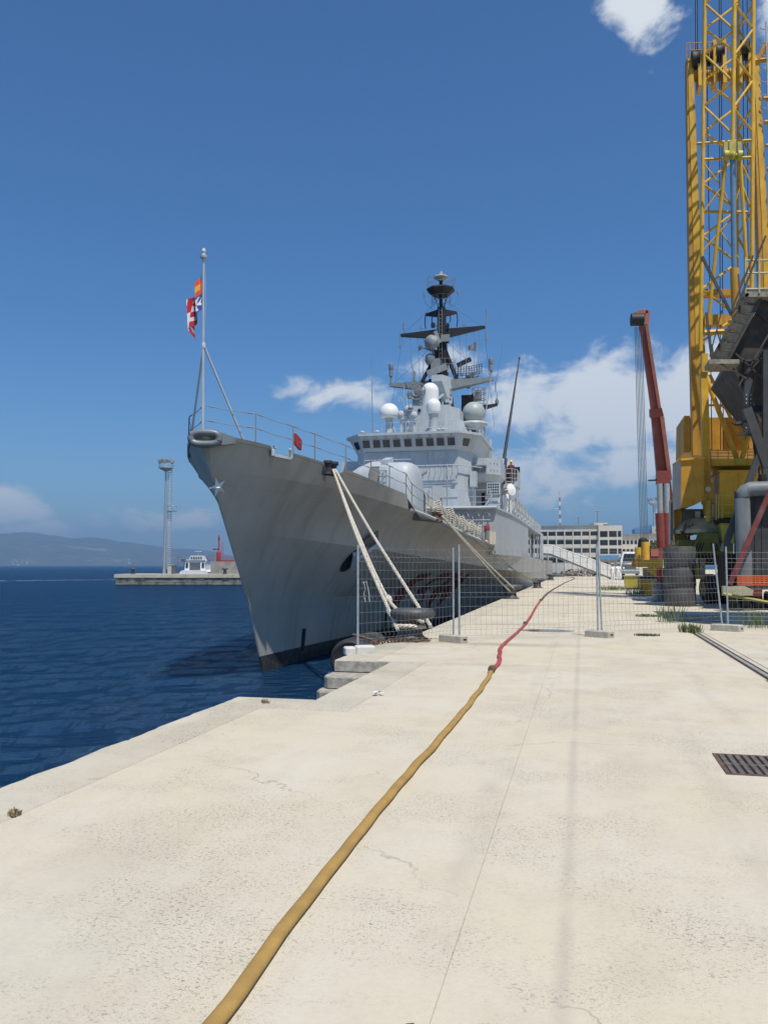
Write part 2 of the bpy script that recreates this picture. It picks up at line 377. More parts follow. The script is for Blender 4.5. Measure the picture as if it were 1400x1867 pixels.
def hull_mat():
    m, t, b = base_mat('hull_grey')
    c = t.nodes.new('ShaderNodeNewGeometry'); pos = c.outputs['Position']
    sp = t.nodes.new('ShaderNodeSeparateXYZ'); t.links.new(pos, sp.inputs[0])
    n = tex(t, .5, 4, .5, pos); k = mix_col(t, ramp(t, n.outputs['Fac'], .35, .65), (.375, .362, .325), (.425, .410, .370))
    # vertical runs of dirt and pale scuffs
    s1 = tex(t, 1.0, 6, .65, pos, stretch=(.5, 1.6, .22)); k = mix_col(t, math_node(t, 'MULTIPLY', ramp(t, s1.outputs['Fac'], .46, .70), .42), k, (.25, .225, .18))
    s2 = tex(t, 1.0, 6, .7, pos, stretch=(1.2, 2.2, .55)); low = math_node(t, 'SUBTRACT', 1.0, ramp(t, sp.outputs[2], .2, 2.6))
    k = mix_col(t, math_node(t, 'MULTIPLY', math_node(t, 'MULTIPLY', ramp(t, s2.outputs['Fac'], .60, .70), low), .5), k, (.50, .53, .52))
    # plate seams
    wy = math_node(t, 'ABSOLUTE', math_node(t, 'SUBTRACT', math_node(t, 'FRACT', math_node(t, 'DIVIDE', sp.outputs[1], 4.2)), .5))
    wz = math_node(t, 'ABSOLUTE', math_node(t, 'SUBTRACT', math_node(t, 'FRACT', math_node(t, 'DIVIDE', math_node(t, 'ADD', sp.outputs[2], math_node(t, 'MULTIPLY', sp.outputs[1], .03)), 1.9)), .5))
    seam = math_node(t, 'MAXIMUM', math_node(t, 'SUBTRACT', 1.0, ramp(t, wy, .0, .004)), math_node(t, 'SUBTRACT', 1.0, ramp(t, wz, .0, .008)))
    k = mix_col(t, math_node(t, 'MULTIPLY', seam, .22), k, (.17, .165, .15))
    # rust weeping from the hawse pipe and the chocks
    rs_ = tex(t, 1.0, 6, .7, pos, stretch=(.3, 5, .35)); 
    ry = math_node(t, 'SUBTRACT', 1.0, ramp(t, math_node(t, 'ABSOLUTE', math_node(t, 'SUBTRACT', sp.outputs[1], 33.2)), .4, 2.6)); rz_ = math_node(t, 'SUBTRACT', 1.0, ramp(t, sp.outputs[2], 1.2, 2.2))
    k = mix_col(t, math_node(t, 'MULTIPLY', math_node(t, 'MULTIPLY', ramp(t, rs_.outputs['Fac'], .5, .66), math_node(t, 'MULTIPLY', ry, rz_)), .45), k, (.20, .13, .075))
    # boot topping
    boot = math_node(t, 'SUBTRACT', 1.0, ramp(t, sp.outputs[2], -1.43, -1.41))
    sc = tex(t, 3, 5, .6, pos)
    k = mix_col(t, boot, k, mix_col(t, ramp(t, sc.outputs['Fac'], .4, .6), (.035, .035, .034), (.075, .07, .06)))
    t.links.new(k, b.inputs['Base Color']); b.inputs['Roughness'].default_value = .45; b.inputs['Specular IOR Level'].default_value = .28
    # slight dishing of the plates between frames
    d = tex(t, .9, 2, .4, pos); bump(t, b, math_node(t, 'ADD', d.outputs['Fac'], math_node(t, 'MULTIPLY', seam, -.06)), .35, .06)
    return m
M['hull'] = hull_mat()

def sea_mat():
    m, t, b = base_mat('sea_water'); t.nodes.remove(b)
    c = t.nodes.new('ShaderNodeNewGeometry'); pos = c.outputs['Position']
    rot = t.nodes.new('ShaderNodeMapping'); rot.inputs['Rotation'].default_value = (0, 0, -YAW - .12); t.links.new(pos, rot.inputs[0]); rp_ = rot.outputs[0]
    a = tex(t, 2.1, 5, .58, rp_, stretch=(.55, 1.6, 1)); f = tex(t, 8, 4, .6, rp_, stretch=(.6, 1.5, 1)); g = tex(t, .30, 3, .5, rp_, stretch=(.6, 1.8, 1))
    h = math_node(t, 'ADD', math_node(t, 'MULTIPLY', a.outputs['Fac'], .36), math_node(t, 'MULTIPLY', f.outputs['Fac'], .075))
    h = math_node(t, 'ADD', h, math_node(t, 'MULTIPLY', g.outputs['Fac'], .40))
    n2 = t.nodes.new('ShaderNodeBump'); n2.inputs['Strength'].default_value = .9; n2.inputs['Distance'].default_value = 1.0; t.links.new(h, n2.inputs['Height'])
    # deep water scatters blue; wavelets mask one another, so the sheen never reaches full mirror strength
    n = tex(t, .05, 4, .6, pos); k = mix_col(t, n.outputs['Fac'], (.0018, .021, .060), (.0028, .028, .073))
    df = t.nodes.new('ShaderNodeBsdfDiffuse'); t.links.new(k, df.inputs['Color']); t.links.new(n2.outputs[0], df.inputs['Normal'])
    gl = t.nodes.new('ShaderNodeBsdfGlossy'); gl.inputs['Roughness'].default_value = .09; gl.inputs['Color'].default_value = (.70, .87, 1, 1); t.links.new(n2.outputs[0], gl.inputs['Normal'])
    fr = t.nodes.new('ShaderNodeFresnel'); fr.inputs['IOR'].default_value = 1.33; t.links.new(n2.outputs[0], fr.inputs['Normal'])
    fac = math_node(t, 'MINIMUM', math_node(t, 'MULTIPLY', fr.outputs[0], .95), .56)
    mx_ = t.nodes.new('ShaderNodeMixShader'); t.links.new(fac, mx_.inputs[0]); t.links.new(df.outputs[0], mx_.inputs[1]); t.links.new(gl.outputs[0], mx_.inputs[2])
    t.links.new(mx_.outputs[0], t.nodes['Material Output'].inputs['Surface'])
    return m
M['sea'] = sea_mat()

# =================================================================== SETTING
SEA_Z = -1.95
# ---- sea: a fan of quads that grow with distance, real waves near by
def build_sea():
    radii = [3.0]
    while radii[-1] < 19000: radii.append(radii[-1] * 1.026 + .015)
    angs = [R(-110 + 200 * i / 420) for i in range(421)]
    rows = []; cu, su = math.cos(YAW + .12), math.sin(YAW + .12)
    for r in radii:
        row = []
        for a in angs:
            x, y = r * math.sin(a), r * math.cos(a)
            fade = max(0, 1 - r / 220)
            z = 0
            if fade > 0:
                u_, v_ = x * cu + y * su, -x * su + y * cu
                u2, v2 = u_ * .92 + v_ * .39, -u_ * .39 + v_ * .92; u3, v3 = u_ * .90 - v_ * .43, u_ * .43 + v_ * .90
                z = fade * (.10 * noise.noise(Vector((u_ * .22 + 5, v_ * .62, 0))) + .075 * noise.noise(Vector((u2 * .55, v2 * 1.35, 3.1))) + .06 * noise.noise(Vector((u3 * .8, v3 * 1.9, 8.4))) + .03 * noise.noise(Vector((u2 * 1.7, v2 * 3.9, 7))) + .022 * noise.noise(Vector((u3 * 2.9, v3 * 5.2, 11))))
            row.append((x, y, SEA_Z + z))
        rows.append(row)
    o = MB().grid(rows).build('sea', M['sea'], fix=False, smooth=180)
    return tag(o, kind='structure')
build_sea()

# ---- the quay: a mass of masonry with coping stones and concrete slabs on top
EDGE = [(-4.2, -12), (-4.2, 9.75), (-3.2, 9.75), (-3.2, 13.9), (-4.2, 13.9), (-4.2, 19.2), (-3.85, 19.2), (-3.85, 330)]
q = MB()
q.poly_z([(x + .06, y) for x, y in EDGE] + [(260, 330), (260, -12)], -6, -.055)
quay = tag(q.build('quay', M['wetstone'], smooth=0), kind='structure')
def slab(x0, y0, x1, y1, m, name, top=0.0, jag=0.0, thick=.16, seed=0, left=False):
    """one slab with slightly eased edges; jag roughens the seaward side"""
    rnd = random.Random(seed); e = .012 if jag else .0025
    ys = [y0 + .001, y1 - .001]
    if jag:
        n = max(3, int((y1 - y0) / .12)); ys = [y0 + .006 + (y1 - y0 - .012) * i / n for i in range(n + 1)]
    def pts(inset, z):
        lft = [(x0 + inset + (jag * noise.noise(Vector((yy * 2.3, seed * 3.1, 0))) * 1.0 + jag * .5 * noise.noise(Vector((yy * 9, seed, 5)))), min(max(yy, ys[0] + inset), ys[-1] - inset), z) for yy in ys]
        return lft + [(x1 - .001 - inset, y1 - .001 - inset, z), (x1 - .001 - inset, y0 + .001 + inset, z)]
    b = MB(); n = len(pts(0, 0))
    vs = pts(0, top - thick) + pts(0, top - e * 1.5) + pts(e * 1.3, top)
    fs = [tuple(range(2 * n, 3 * n))]
    for k in (0, 1): fs += [(k * n + i, k * n + (i + 1) % n, (k + 1) * n + (i + 1) % n, (k + 1) * n + i) for i in range(n)]
    b.add(vs, fs)
    return b.build(name, m, quay, smooth=0)
k = 0
def lane(x0, x1, y0, y1, step, m, name, jag=0, top=0.0, seed0=0):
    y = y0; i = 0; rnd = random.Random(seed0)
    while y < y1 - .01:
        ye = min(y1, y + step * rnd.uniform(.8, 1.2))
        if y1 - ye < step * .4: ye = y1
        slab(x0, y, x1, ye, m, name, top + rnd.uniform(-.003, .003), jag, seed=seed0 + i); y = ye; i += 1
lane(-4.22, -3.64, -12, 9.02, 2.6, M['coping'], 'coping_stone', .04, .004, 10)
slab(-4.22, 9.02, -3.2, 9.75, M['coping'], 'coping_stone', .004, .04, seed=31)
slab(-3.2, 9.02, -2.6, 11.6, M['coping'], 'coping_stone', .002, .0, seed=32)
slab(-3.2, 11.6, -2.6, 13.9, M['coping'], 'coping_stone', .004, .015, seed=33)
lane(-4.22, -3.5, 13.9, 19.2, 1.7, M['coping'], 'coping_stone', .018, .003, 40)
lane(-3.87, -3.15, 19.2, 120, 3.4, M['coping'], 'coping_stone', .015, .003, 60)
# concrete lanes
lane(-3.64, -.56, -12, 9.02, 30, M['concrete'], 'concrete_slab', 0, 0, 100)
slab(-2.6, 9.02, -.56, 13.9, M['concrete'], 'concrete_slab', 0, 0, seed=101)
slab(-3.5, 13.9, -.56, 19.2, M['concrete'], 'concrete_slab', 0, 0, seed=102)
lane(-3.15, -.56, 19.2, 330, 40, M['concrete'], 'concrete_slab', 0, 0, 103)
lane(-.56, 2.52, -12, 21.7, 45, M['concrete'], 'concrete_slab', 0, 0, 139)
lane(-.56, 2.86, 21.7, 330, 45, M['concrete'], 'concrete_slab', 0, 0, 140)
slab(2.86, -12, 40, 330, M['concrete'], 'concrete_slab', 0, 0, seed=141)
slab(40, -12, 259, 330, M['concrete'], 'concrete_slab', -.004, 0, seed=142)
# crane rail sunk between the lanes
r = MB()
r.span((2.52, -12, -.15), (2.86, 21.7, -.05))
r.build('rail_bed', M['rust'], quay, smooth=0)
r = MB(); r.span((2.655, -12, -.05), (2.725, 21.65, -.012)); r.build('rail', mat('worn_rail_steel', (.45, .42, .37), .4, .3, var=.2, scale=3), quay, smooth=0)
r = MB(); r.span((2.76, 13.6, -.05), (2.85, 21.65, -.006)); r.build('rail_infill', M['coping'], quay, smooth=0)
r = MB(); r.span((2.53, 13.0, -.05), (2.58, 21.65, -.01)); r.build('rail_infill', M['coping'], quay, smooth=0)
# landing steps in the notch: three rough slabs going down to the water
for i in range(6):
    rnd = random.Random(i + 3); b = MB()
    z = -.005 - .205 * i; y0 = 13.62 - .30 * i if i else 13.75
    y1 = 14.4 if i == 0 else y0 + .75
    lft = -4.24 - .035 * i
    pl = [(lft + .10, y0), (lft + .02, y0 + .09), (lft, y0 + .25), (lft, y1), (-3.0, y1), (-3.0, y0 + .01), (-3.5, y0 - .012 * (i % 2))]
    e = .02
    cx, cy = -3.6, (y0 + y1) / 2
    top = [(cx + (x - cx) * .98, cy + (y - cy) * .965) for x, y in pl]
    n = len(pl)
    if i == 0: continue
    b.add([(x, y, z - .19) for x, y in pl] + [(x, y, z - e) for x, y in pl] + [(x, y, z) for x, y in top],
          [tuple(range(2 * n, 3 * n)), tuple(range(n - 1, -1, -1))] + [(a * n + j, a * n + (j + 1) % n, (a + 1) * n + (j + 1) % n, (a + 1) * n + j) for a in (0, 1) for j in range(n)])
    b.build('step', M['stone'], quay, smooth=0)
# rough stone face under the first tread and the quay wall courses towards the sea
b = MB(); b.prism([(-4.22, 13.885, -.19), (-3.0, 13.885, -.19), (-3.0, 13.885, -.016), (-4.16, 13.885, -.016), (-4.22, 13.885, -.05)],
                  [(-4.22, 14.2, -.19), (-3.0, 14.2, -.19), (-3.0, 14.2, -.016), (-4.16, 14.2, -.016), (-4.22, 14.2, -.05)])
b.build('step', M['stone'], quay, smooth=0)

# drain grate
g = empty('drain_grate', (1.36, 7.45, 0))
gx0, gx1, gy0, gy1 = 1.08, 1.72, 7.06, 7.80
b = MB(); b.span((gx0, gy0, -.02), (gx1, gy0 + .035, .008)); b.span((gx0, gy1 - .035, -.02), (gx1, gy1, .008)); b.span((gx0, gy0 + .035, -.02), (gx0 + .035, gy1 - .035, .008)); b.span((gx1 - .035, gy0 + .035, -.02), (gx1, gy1 - .035, .008))
b.build('frame', M['rust'], g, smooth=0)
iron2 = mat('grate_iron', (.13, .105, .085), .8, var=.3, scale=12, bmp=.4, bscale=60)
nb = 9
for i in range(nb):
    x = gx0 + .035 + (gx1 - gx0 - .07) * (i + .5) / nb
    b = MB(); b.span((x - .019, gy0 + .035, -.015), (x + .019, gy1 - .035, .009)); b.build('bar', iron2, g, smooth=0)
b = MB(); b.span((gx0 + .035, (gy0 + gy1) / 2 - .02, -.012), (gx1 - .035, (gy0 + gy1) / 2 + .02, .0065)); b.build('cross_bar', iron2, g, smooth=0)
b = MB(); b.span((gx0 + .01, gy0 + .01, .0035), (gx1 - .01, gy1 - .01, .0045)); b.build('pit', M['black'], g, smooth=0)
tag(g, 'rusty iron drain grate set in the concrete at right', 'drain grate')

# ---- far shore: hills across the strait
def build_hills():
    rows = []
    crest = [(-160, .055), (-95, .055), (-78, .05), (-70, .047), (-60, .040), (-52, .0395), (-45, .042), (-40.0, .043), (-37.5, .0425), (-35, .038), (-31.5, .032), (-29.5, .030), (-27, .023), (-24, .013), (-18, .008), (-12, .004), (0, .001), (20, .0)]
    NA, ND = 330, 34
    for j in range(ND):
        t = j / (ND - 1); row = []
        for i in range(NA):
            a = -100 + 112 * i / (NA - 1)
            d = 13200 + 4600 * t
            h = tab(crest, a) * 13400
            prof = math.sin(min(1, t * 1.45) * math.pi / 2) ** .75 * (1 if t < .7 else 1 - (t - .7) * 1.2)
            nz = noise.fractal(Vector((a * .32, t * 3.4, 2.2)), 1.0, 2.0, 5) * .17 + noise.fractal(Vector((a * 1.3, t * 9, 5.2)), 1.0, 2.0, 4) * .05
            z = h * prof * (1 + nz) + h * .10 * nz
            if j == 0: z = -30
            row.append((d * math.sin(R(a)), d * math.cos(R(a)), max(z, -30) + SEA_Z))
        rows.append(row)
    m, t, b = base_mat('far_hillside')
    c = t.nodes.new('ShaderNodeNewGeometry'); pos = c.outputs['Position']
    n = tex(t, .0035, 8, .65, pos); k = mix_col(t, ramp(t, n.outputs['Fac'], .40, .62), (.055, .068, .035), (.11, .10, .06))
    n2 = tex(t, .0012, 7, .7, pos); k = mix_col(t, math_node(t, 'MULTIPLY', ramp(t, n2.outputs['Fac'], .60, .68), .6), k, (.38, .31, .23))
    sp = t.nodes.new('ShaderNodeSeparateXYZ'); t.links.new(pos, sp.inputs[0])
    vo = t.nodes.new('ShaderNodeTexVoronoi'); vo.inputs['Scale'].default_value = .022; t.links.new(pos, vo.inputs['Vector'])
    town = math_node(t, 'MULTIPLY', math_node(t, 'SUBTRACT', 1.0, ramp(t, vo.outputs['Distance'], .22, .34)), ramp(t, tex(t, .0016, 4, .6, pos).outputs['Fac'], .44, .58))
    town = math_node(t, 'MULTIPLY', town, math_node(t, 'SUBTRACT', 1.0, ramp(t, sp.outputs[2], 60, 190)))
    k = mix_col(t, town, k, (.62, .55, .48))
    t.links.new(k, b.inputs['Base Color']); b.inputs['Roughness'].default_value = 1; b.inputs['Specular IOR Level'].default_value = 0
    o = MB().grid(rows).build('hills', m, fix=False, smooth=180)
    return tag(o, kind='structure')
build_hills()

# ---- mole across the harbour mouth (square to the line of sight)
def molep(px, py, d): return sight(px, py, d=d)
rx = Vector((math.cos(YAW), math.sin(YAW), 0)); fy = Vector((-math.sin(YAW), math.cos(YAW), 0))
def cam_xy(u, d): return rx * u + fy * d            # u metres right of the line of sight, d metres out
mole = empty('mole', cam_xy(-40, 152))
D0, D1 = 150.0, 162.0
def slice_box(b, u0, u1, d0, d1, z0, z1):
    b.prism([tuple(cam_xy(u, d)) [:2] + (z0,) for u, d in ((u0, d0), (u1, d0), (u1, d1), (u0, d1))],
            [tuple(cam_xy(u, d))[:2] + (z1,) for u, d in ((u0, d0), (u1, d0), (u1, d1), (u0, d1))])
    return b
u0, u1 = -48.6, -14
rubble = mat('mole_rubble_stone', (.21, .20, .165), .95, var=.45, scale=.9, dirt=(.07, .07, .055), dirt_amt=.7, dirt_scale=.35, bmp=1, bscale=3)
slice_box(MB(), u0, u1, D0, D1, -6, -.62).build('base', rubble, mole, smooth=0)
rnd = random.Random(5)
for row in range(3):
    z1 = -.62 - row * .42; u = u0 - .1
    while u < u1:
        w = rnd.uniform(1.0, 2.2)
        if not (-30.5 < u < -28.6 and row < 2): slice_box(MB(), u + .04, min(u + w, u1) - .03, D0 - .10 - rnd.uniform(0, .09), D0 + .3, z1 - .40, z1 - .02).build('stone', rubble, mole, smooth=0)
        u += w
u = u0 - .3
while u < u1:
    w = 4.3; slice_box(MB(), u, min(u + w, u1) - .05, D0 - .32, D1 + .2, -.62, .02).build('coping_stone', M['coping'], mole, smooth=0); u += w
b = slice_box(MB(), u0, u1, D0 - .06, D0 + .4, -2.3, -1.74); b.build('tide_band', M['black'], mole, smooth=0)
tag(mole, 'low stone mole with concrete coping across the harbour water', 'mole')
for i, (px, lab) in enumerate([(244, 'rusty bollard near the free end of the mole'), (411, 'rusty bollard on the mole in front of the concrete block')]):
    uu = (px - 700) / 1500 * 151; p = cam_xy(uu, 151); b = MB()
    b.lathe((p.x, p.y, .02), [(.42, 0), (.42, .12), (.26, .2), (.26, .75), (.55, .85), (.6, 1.0), (.5, 1.12), (0, 1.18)], 14)
    tag(b.build('bollard', M['iron'], base=(p.x, p.y, .02)), lab, 'bollard', 'bollards on the mole')
# red harbour beacon on a concrete block
p0 = cam_xy((412 - 700) / 1500 * 158, 158)
blk = MB(); ua, ub = (385 - 700) / 1500 * 156, -12
slice_box(blk, ua, ub, 156, 160.5, .02, 2.35)
tag(blk.build('concrete_block', mat('grey_block_concrete', (.26, .25, .225), .9, var=.15, scale=.8, dirt=(.15, .14, .12), dirt_amt=.5), base=p0), 'grey concrete block wall on the mole carrying the red beacon', 'concrete wall')
bc = empty('harbour_beacon', (p0.x, p0.y, 2.35)); uc = (399.5 - 700) / 1500 * 158; pc = cam_xy(uc, 158)
b = MB(); b.lathe((pc.x, pc.y, 2.35), [(.42, 0), (.42, 1.7), (.36, 1.85), (.24, 1.95), (0.12, 2.0), (.12, 4.1), (.2, 4.15), (.2, 4.7), (.08, 5.0), (.03, 5.2), (0, 5.25)], 16); b.build('tower', M['red'], bc)
b = MB(); slice_box(b, uc + .55, uc + 2.9, 157.4, 158.6, 2.36, 2.6); b.build('red_base', M['red'], bc, smooth=0)
b = MB(); slice_box(b, uc - 1.1, uc - .15, 157.7, 158.3, 4.55, 4.85); b.build('light_bracket', M['darkgrey'], bc, smooth=0)
b = MB()
for du in (-1.9, -1.4, -.9, 1.0, 1.5, 2.0, 2.6, 3.0):
    pp = cam_xy(uc + du, 156.9); b.tube((pp.x, pp.y, 2.35), (pp.x, pp.y, 3.35), .03, 5)
b.tube(tuple(cam_xy(uc - .7, 156.9))[:2] + (2.85,), tuple(cam_xy(uc + .8, 156.9))[:2] + (2.85,), .03, 5)
for zz in (2.85, 3.35):
    for ua_, ub_ in ((-1.9, -.7), (.8, 3.0)): b.tube(tuple(cam_xy(uc + ua_, 156.9))[:2] + (zz,), tuple(cam_xy(uc + ub_, 156.9))[:2] + (zz,), .03, 5)
b.build('railing', M['red'], bc)
b = MB()
for kx in (.55, .85): pp = cam_xy(uc + kx, 158); b.tube((pp.x, pp.y, 3.6), (pp.x, pp.y, 6.0), .03, 5)
for i in range(9): b.tube(tuple(cam_xy(uc + .15, 158))[:2] + (3.7 + i * .3,), tuple(cam_xy(uc + .85, 158))[:2] + (3.7 + i * .3,), .025, 5)
b.build('ladder', M['red'], bc)
tag(bc, 'red harbour light beacon with ladder on the mole', 'beacon')
# floodlight tower
def light_tower(u, d, h, label, group=None, r0=.30):
    p = cam_xy(u, d); e = empty('light_tower', (p.x, p.y, 0))
    b = MB(); b.tube((p.x, p.y, 0), (p.x, p.y, h * .93), r0, 12, r0 * .55); b.build('pole', M['galv'], e)
    b = MB(); side = rx * (r0 * 2.6)
    for sgn in (.55, 1.45):
        q0 = p + side * sgn; b.tube((q0.x, q0.y, 1), (q0.x, q0.y, h * .93), .075, 5)
    n = int(h / .45)
    for i in range(n):
        z = 1 + (h * .93 - 1) * i / n; qa = p + side * .55; qb = p + side * 1.45
        b.tube((qa.x, qa.y, z), (qb.x, qb.y, z), .065, 4)
    b.build('ladder', M['galv'], e)
    b = MB(); b.lathe((p.x, p.y, h * .93), [(.3, -.6), (1.35, 0), (1.35, .12), (0, .14)], 10)
    for i in range(10):
        t = 2 * math.pi * i / 10; b.tube((p.x + 1.35 * math.cos(t), p.y + 1.35 * math.sin(t), h * .93), (p.x + 1.35 * math.cos(t), p.y + 1.35 * math.sin(t), h * .93 + 1.0), .035, 4)
    for zz in (.5, 1.0): b.path([(p.x + 1.35 * math.cos(2 * math.pi * i / 16), p.y + 1.35 * math.sin(2 * math.pi * i / 16), h * .93 + zz) for i in range(16)], .035, 4, True)
    b.build('platform', M['galv'], e)
    b = MB(); q0 = p + side * 1.7; b.lathe((q0.x, q0.y, h * .55), [(.9, 0), (.9, .1), (0, .1)], 8)
    b.path([(q0.x + .9 * math.cos(2 * math.pi * i / 12), q0.y + .9 * math.sin(2 * math.pi * i / 12), h * .55 + 1) for i in range(12)], .035, 4, True)
    for i in range(6):
        t = i * math.pi / 3; b.tube((q0.x + .9 * math.cos(t), q0.y + .9 * math.sin(t), h * .55), (q0.x + .9 * math.cos(t), q0.y + .9 * math.sin(t), h * .55 + 1), .03, 4)
    b.build('rest_platform', M['galv'], e)
    for du, tl in ((-1.05, -.5), (-.1, -.2), (1.0, .7)):
        c = p + rx * du; b = MB()
        b.box((c.x, c.y, h * .93 + 1.35), (.95, .35, .62), YAW, Matrix.Rotation(tl * .8, 3, fy) @ Matrix.Rotation(-.5, 3, rx)); b.tube((c.x, c.y, h * .93 + .9), (c.x, c.y, h * .93 + 1.3), .05, 5)
        b.build('floodlight', M['darkgrey'], e, smooth=0)
    return tag(e, label, 'light tower', group)
light_tower((301 - 700) / 1500 * 156, 156, 21.6, 'tall floodlight tower with caged ladder standing on the mole', 'floodlight towers')
# cabinet, post and little lamp on the mole
p = cam_xy((313 - 700) / 1500 * 156, 156); b = MB(); b.box((p.x, p.y, .85), (1.1, .8, 1.65), YAW); b.box((p.x, p.y, 1.72), (1.25, .95, .1), YAW)
tag(b.build('electric_cabinet', M['building2'], base=(p.x, p.y, .02), smooth=0), 'pale electric cabinet at the foot of the mole light tower', 'cabinet')
p = cam_xy((315.5 - 700) / 1500 * 153.5 + .3, 153.5); b = MB(); b.box((p.x, p.y, .8), (.75, .7, 1.5), YAW); b.box((p.x, p.y, 1.58), (.85, .8, .08), YAW)
tag(b.build('dark_cabinet', M['darkgrey'], base=(p.x, p.y, .02), smooth=0), 'dark metal cabinet on the mole beside the pale one', 'cabinet')
p = cam_xy((325.5 - 700) / 1500 * 156, 156); b = MB(); b.tube((p.x, p.y, 0), (p.x, p.y, 3.1), .06, 6); qa = p + rx * .7; qb = p - rx * .4; b.bar((qb.x, qb.y, 3.1), (qa.x, qa.y, 3.1), .12, .08)
tag(b.build('lamp_post', M['darkgrey'], base=(p.x, p.y, 0)), 'thin short lamp post on the mole left of the white boat', 'lamp post')
# white ferry seen from astern beyond the mole
def boat():
    d = 205; uc = (354 - 700) / 1500 * d; p = cam_xy(uc, d); e = empty('passenger_boat', (p.x, p.y, SEA_Z))
    def P(u, f, z): v = cam_xy(uc + u, d + f); return (v.x, v.y, SEA_Z + z)
    b = MB(); b.prism([P(-3.1, 0, 0), P(3.1, 0, 0), P(3.4, 0, 1.5), P(3.5, 0, 1.9), P(2.9, 0, 2.3), P(-2.9, 0, 2.3), P(-3.5, 0, 1.9), P(-3.4, 0, 1.5)],
                      [P(-2.2, 14, 0), P(2.2, 14, 0), P(2.8, 14, 1.6), P(3.2, 14, 1.9), P(2.2, 14, 2.6), P(-2.2, 14, 2.6), P(-3.2, 14, 1.9), P(-2.8, 14, 1.6)]); b.build('hull', M['white'], e)
    b = MB(); b.prism([P(-2.6, 1.5, 2.3), P(2.6, 1.5, 2.3), P(2.35, 1.5, 4.7), P(-2.35, 1.5, 4.7)], [P(-2.4, 10, 2.3), P(2.4, 10, 2.3), P(2.1, 9, 4.7), P(-2.1, 9, 4.7)]); b.build('cabin', M['white'], e, smooth=0)
    b = MB(); b.prism([P(-1.9, 3, 4.72), P(1.9, 3, 4.72), P(1.5, 3, 6.0), P(-1.5, 3, 6.0)], [P(-1.7, 7.5, 4.72), P(1.7, 7.5, 4.72), P(1.2, 7, 6.0), P(-1.2, 7, 6.0)]); b.build('wheelhouse', M['white'], e, smooth=0)
    b = MB(); b.prism([P(-1.35, 1.45, 2.35), P(1.35, 1.45, 2.35), P(1.35, 1.45, 4.25), P(-1.35, 1.45, 4.25)], [P(-1.35, 1.49, 2.35), P(1.35, 1.49, 2.35), P(1.35, 1.49, 4.25), P(-1.35, 1.49, 4.25)]); b.build('stern_door', M['darkgrey'], e, smooth=0)
    for k_ in range(5):
        b = MB(); x_ = -1.2 + k_ * .6; b.prism([P(x_ - .22, 2.9, 5.15), P(x_ + .22, 2.9, 5.15), P(x_ + .2, 2.9, 5.75), P(x_ - .2, 2.9, 5.75)], [P(x_ - .22, 2.97, 5.15), P(x_ + .22, 2.97, 5.15), P(x_ + .2, 2.97, 5.75), P(x_ - .2, 2.97, 5.75)]); b.build('window', M['winglass'], e, smooth=0)
    for x_ in (-2.0, 2.0):
        b = MB(); b.prism([P(x_ - .3, 1.42, 2.9), P(x_ + .3, 1.42, 2.9), P(x_ + .28, 1.42, 4.2), P(x_ - .28, 1.42, 4.2)], [P(x_ - .3, 1.49, 2.9), P(x_ + .3, 1.49, 2.9), P(x_ + .28, 1.49, 4.2), P(x_ - .28, 1.49, 4.2)]); b.build('side_window', M['winglass'], e, smooth=0)
    b = MB(); b.prism([P(-2.55, 1.3, 4.72), P(2.55, 1.3, 4.72), P(2.55, 1.3, 4.86), P(-2.55, 1.3, 4.86)], [P(-2.4, 9.5, 4.72), P(2.4, 9.5, 4.72), P(2.4, 9.5, 4.86), P(-2.4, 9.5, 4.86)]); b.build('upper_deck', M['midgrey'], e, smooth=0)
    b = MB(); b.prism([P(-3.2, -.04, .5), P(3.2, -.04, .5), P(3.32, -.04, 1.0), P(-3.32, -.04, 1.0)], [P(-3.2, .1, .5), P(3.2, .1, .5), P(3.32, .1, 1.0), P(-3.32, .1, 1.0)]); b.build('rubbing_strake', M['darkgrey'], e, smooth=0)
    for sgn in (-1, 1):
        b = MB(); b.tube(P(sgn * 2.2, 2, 4.6), P(sgn * 2.2, 3.4, 4.6), .45, 10); b.build('life_raft', M['white'], e)
    b = MB(); b.tube(P(0, 5, 6), P(0, 5, 8.6), .07, 6); b.tube(P(-.9, 5, 7.1), P(.9, 5, 7.1), .06, 5); b.tube(P(2.0, 4, 4.7), P(2.0, 4, 8), .03, 5); b.build('mast', M['galv'], e)
    b = MB(); b.box(P(-3.0, 2, 4.8), (1.2, .1, .7), YAW); b.tube(P(-2.9, 2, 2.3), P(-2.9, 2, 4.6), .05, 5); b.build('sign_board', M['darkgrey'], e, smooth=0)
    b = MB()
    for zz in (5.0, 5.4): b.tube(P(-2.3, 1.6, zz), P(2.3, 1.6, zz), .035, 4)
    for i in range(7): b.tube(P(-2.3 + i * .767, 1.6, 4.7), P(-2.3 + i * .767, 1.6, 5.4), .03, 4)
    b.build('railing', M['galv'], e)
    tag(e, 'white passenger boat seen from astern beyond the mole', 'boat')
boat()
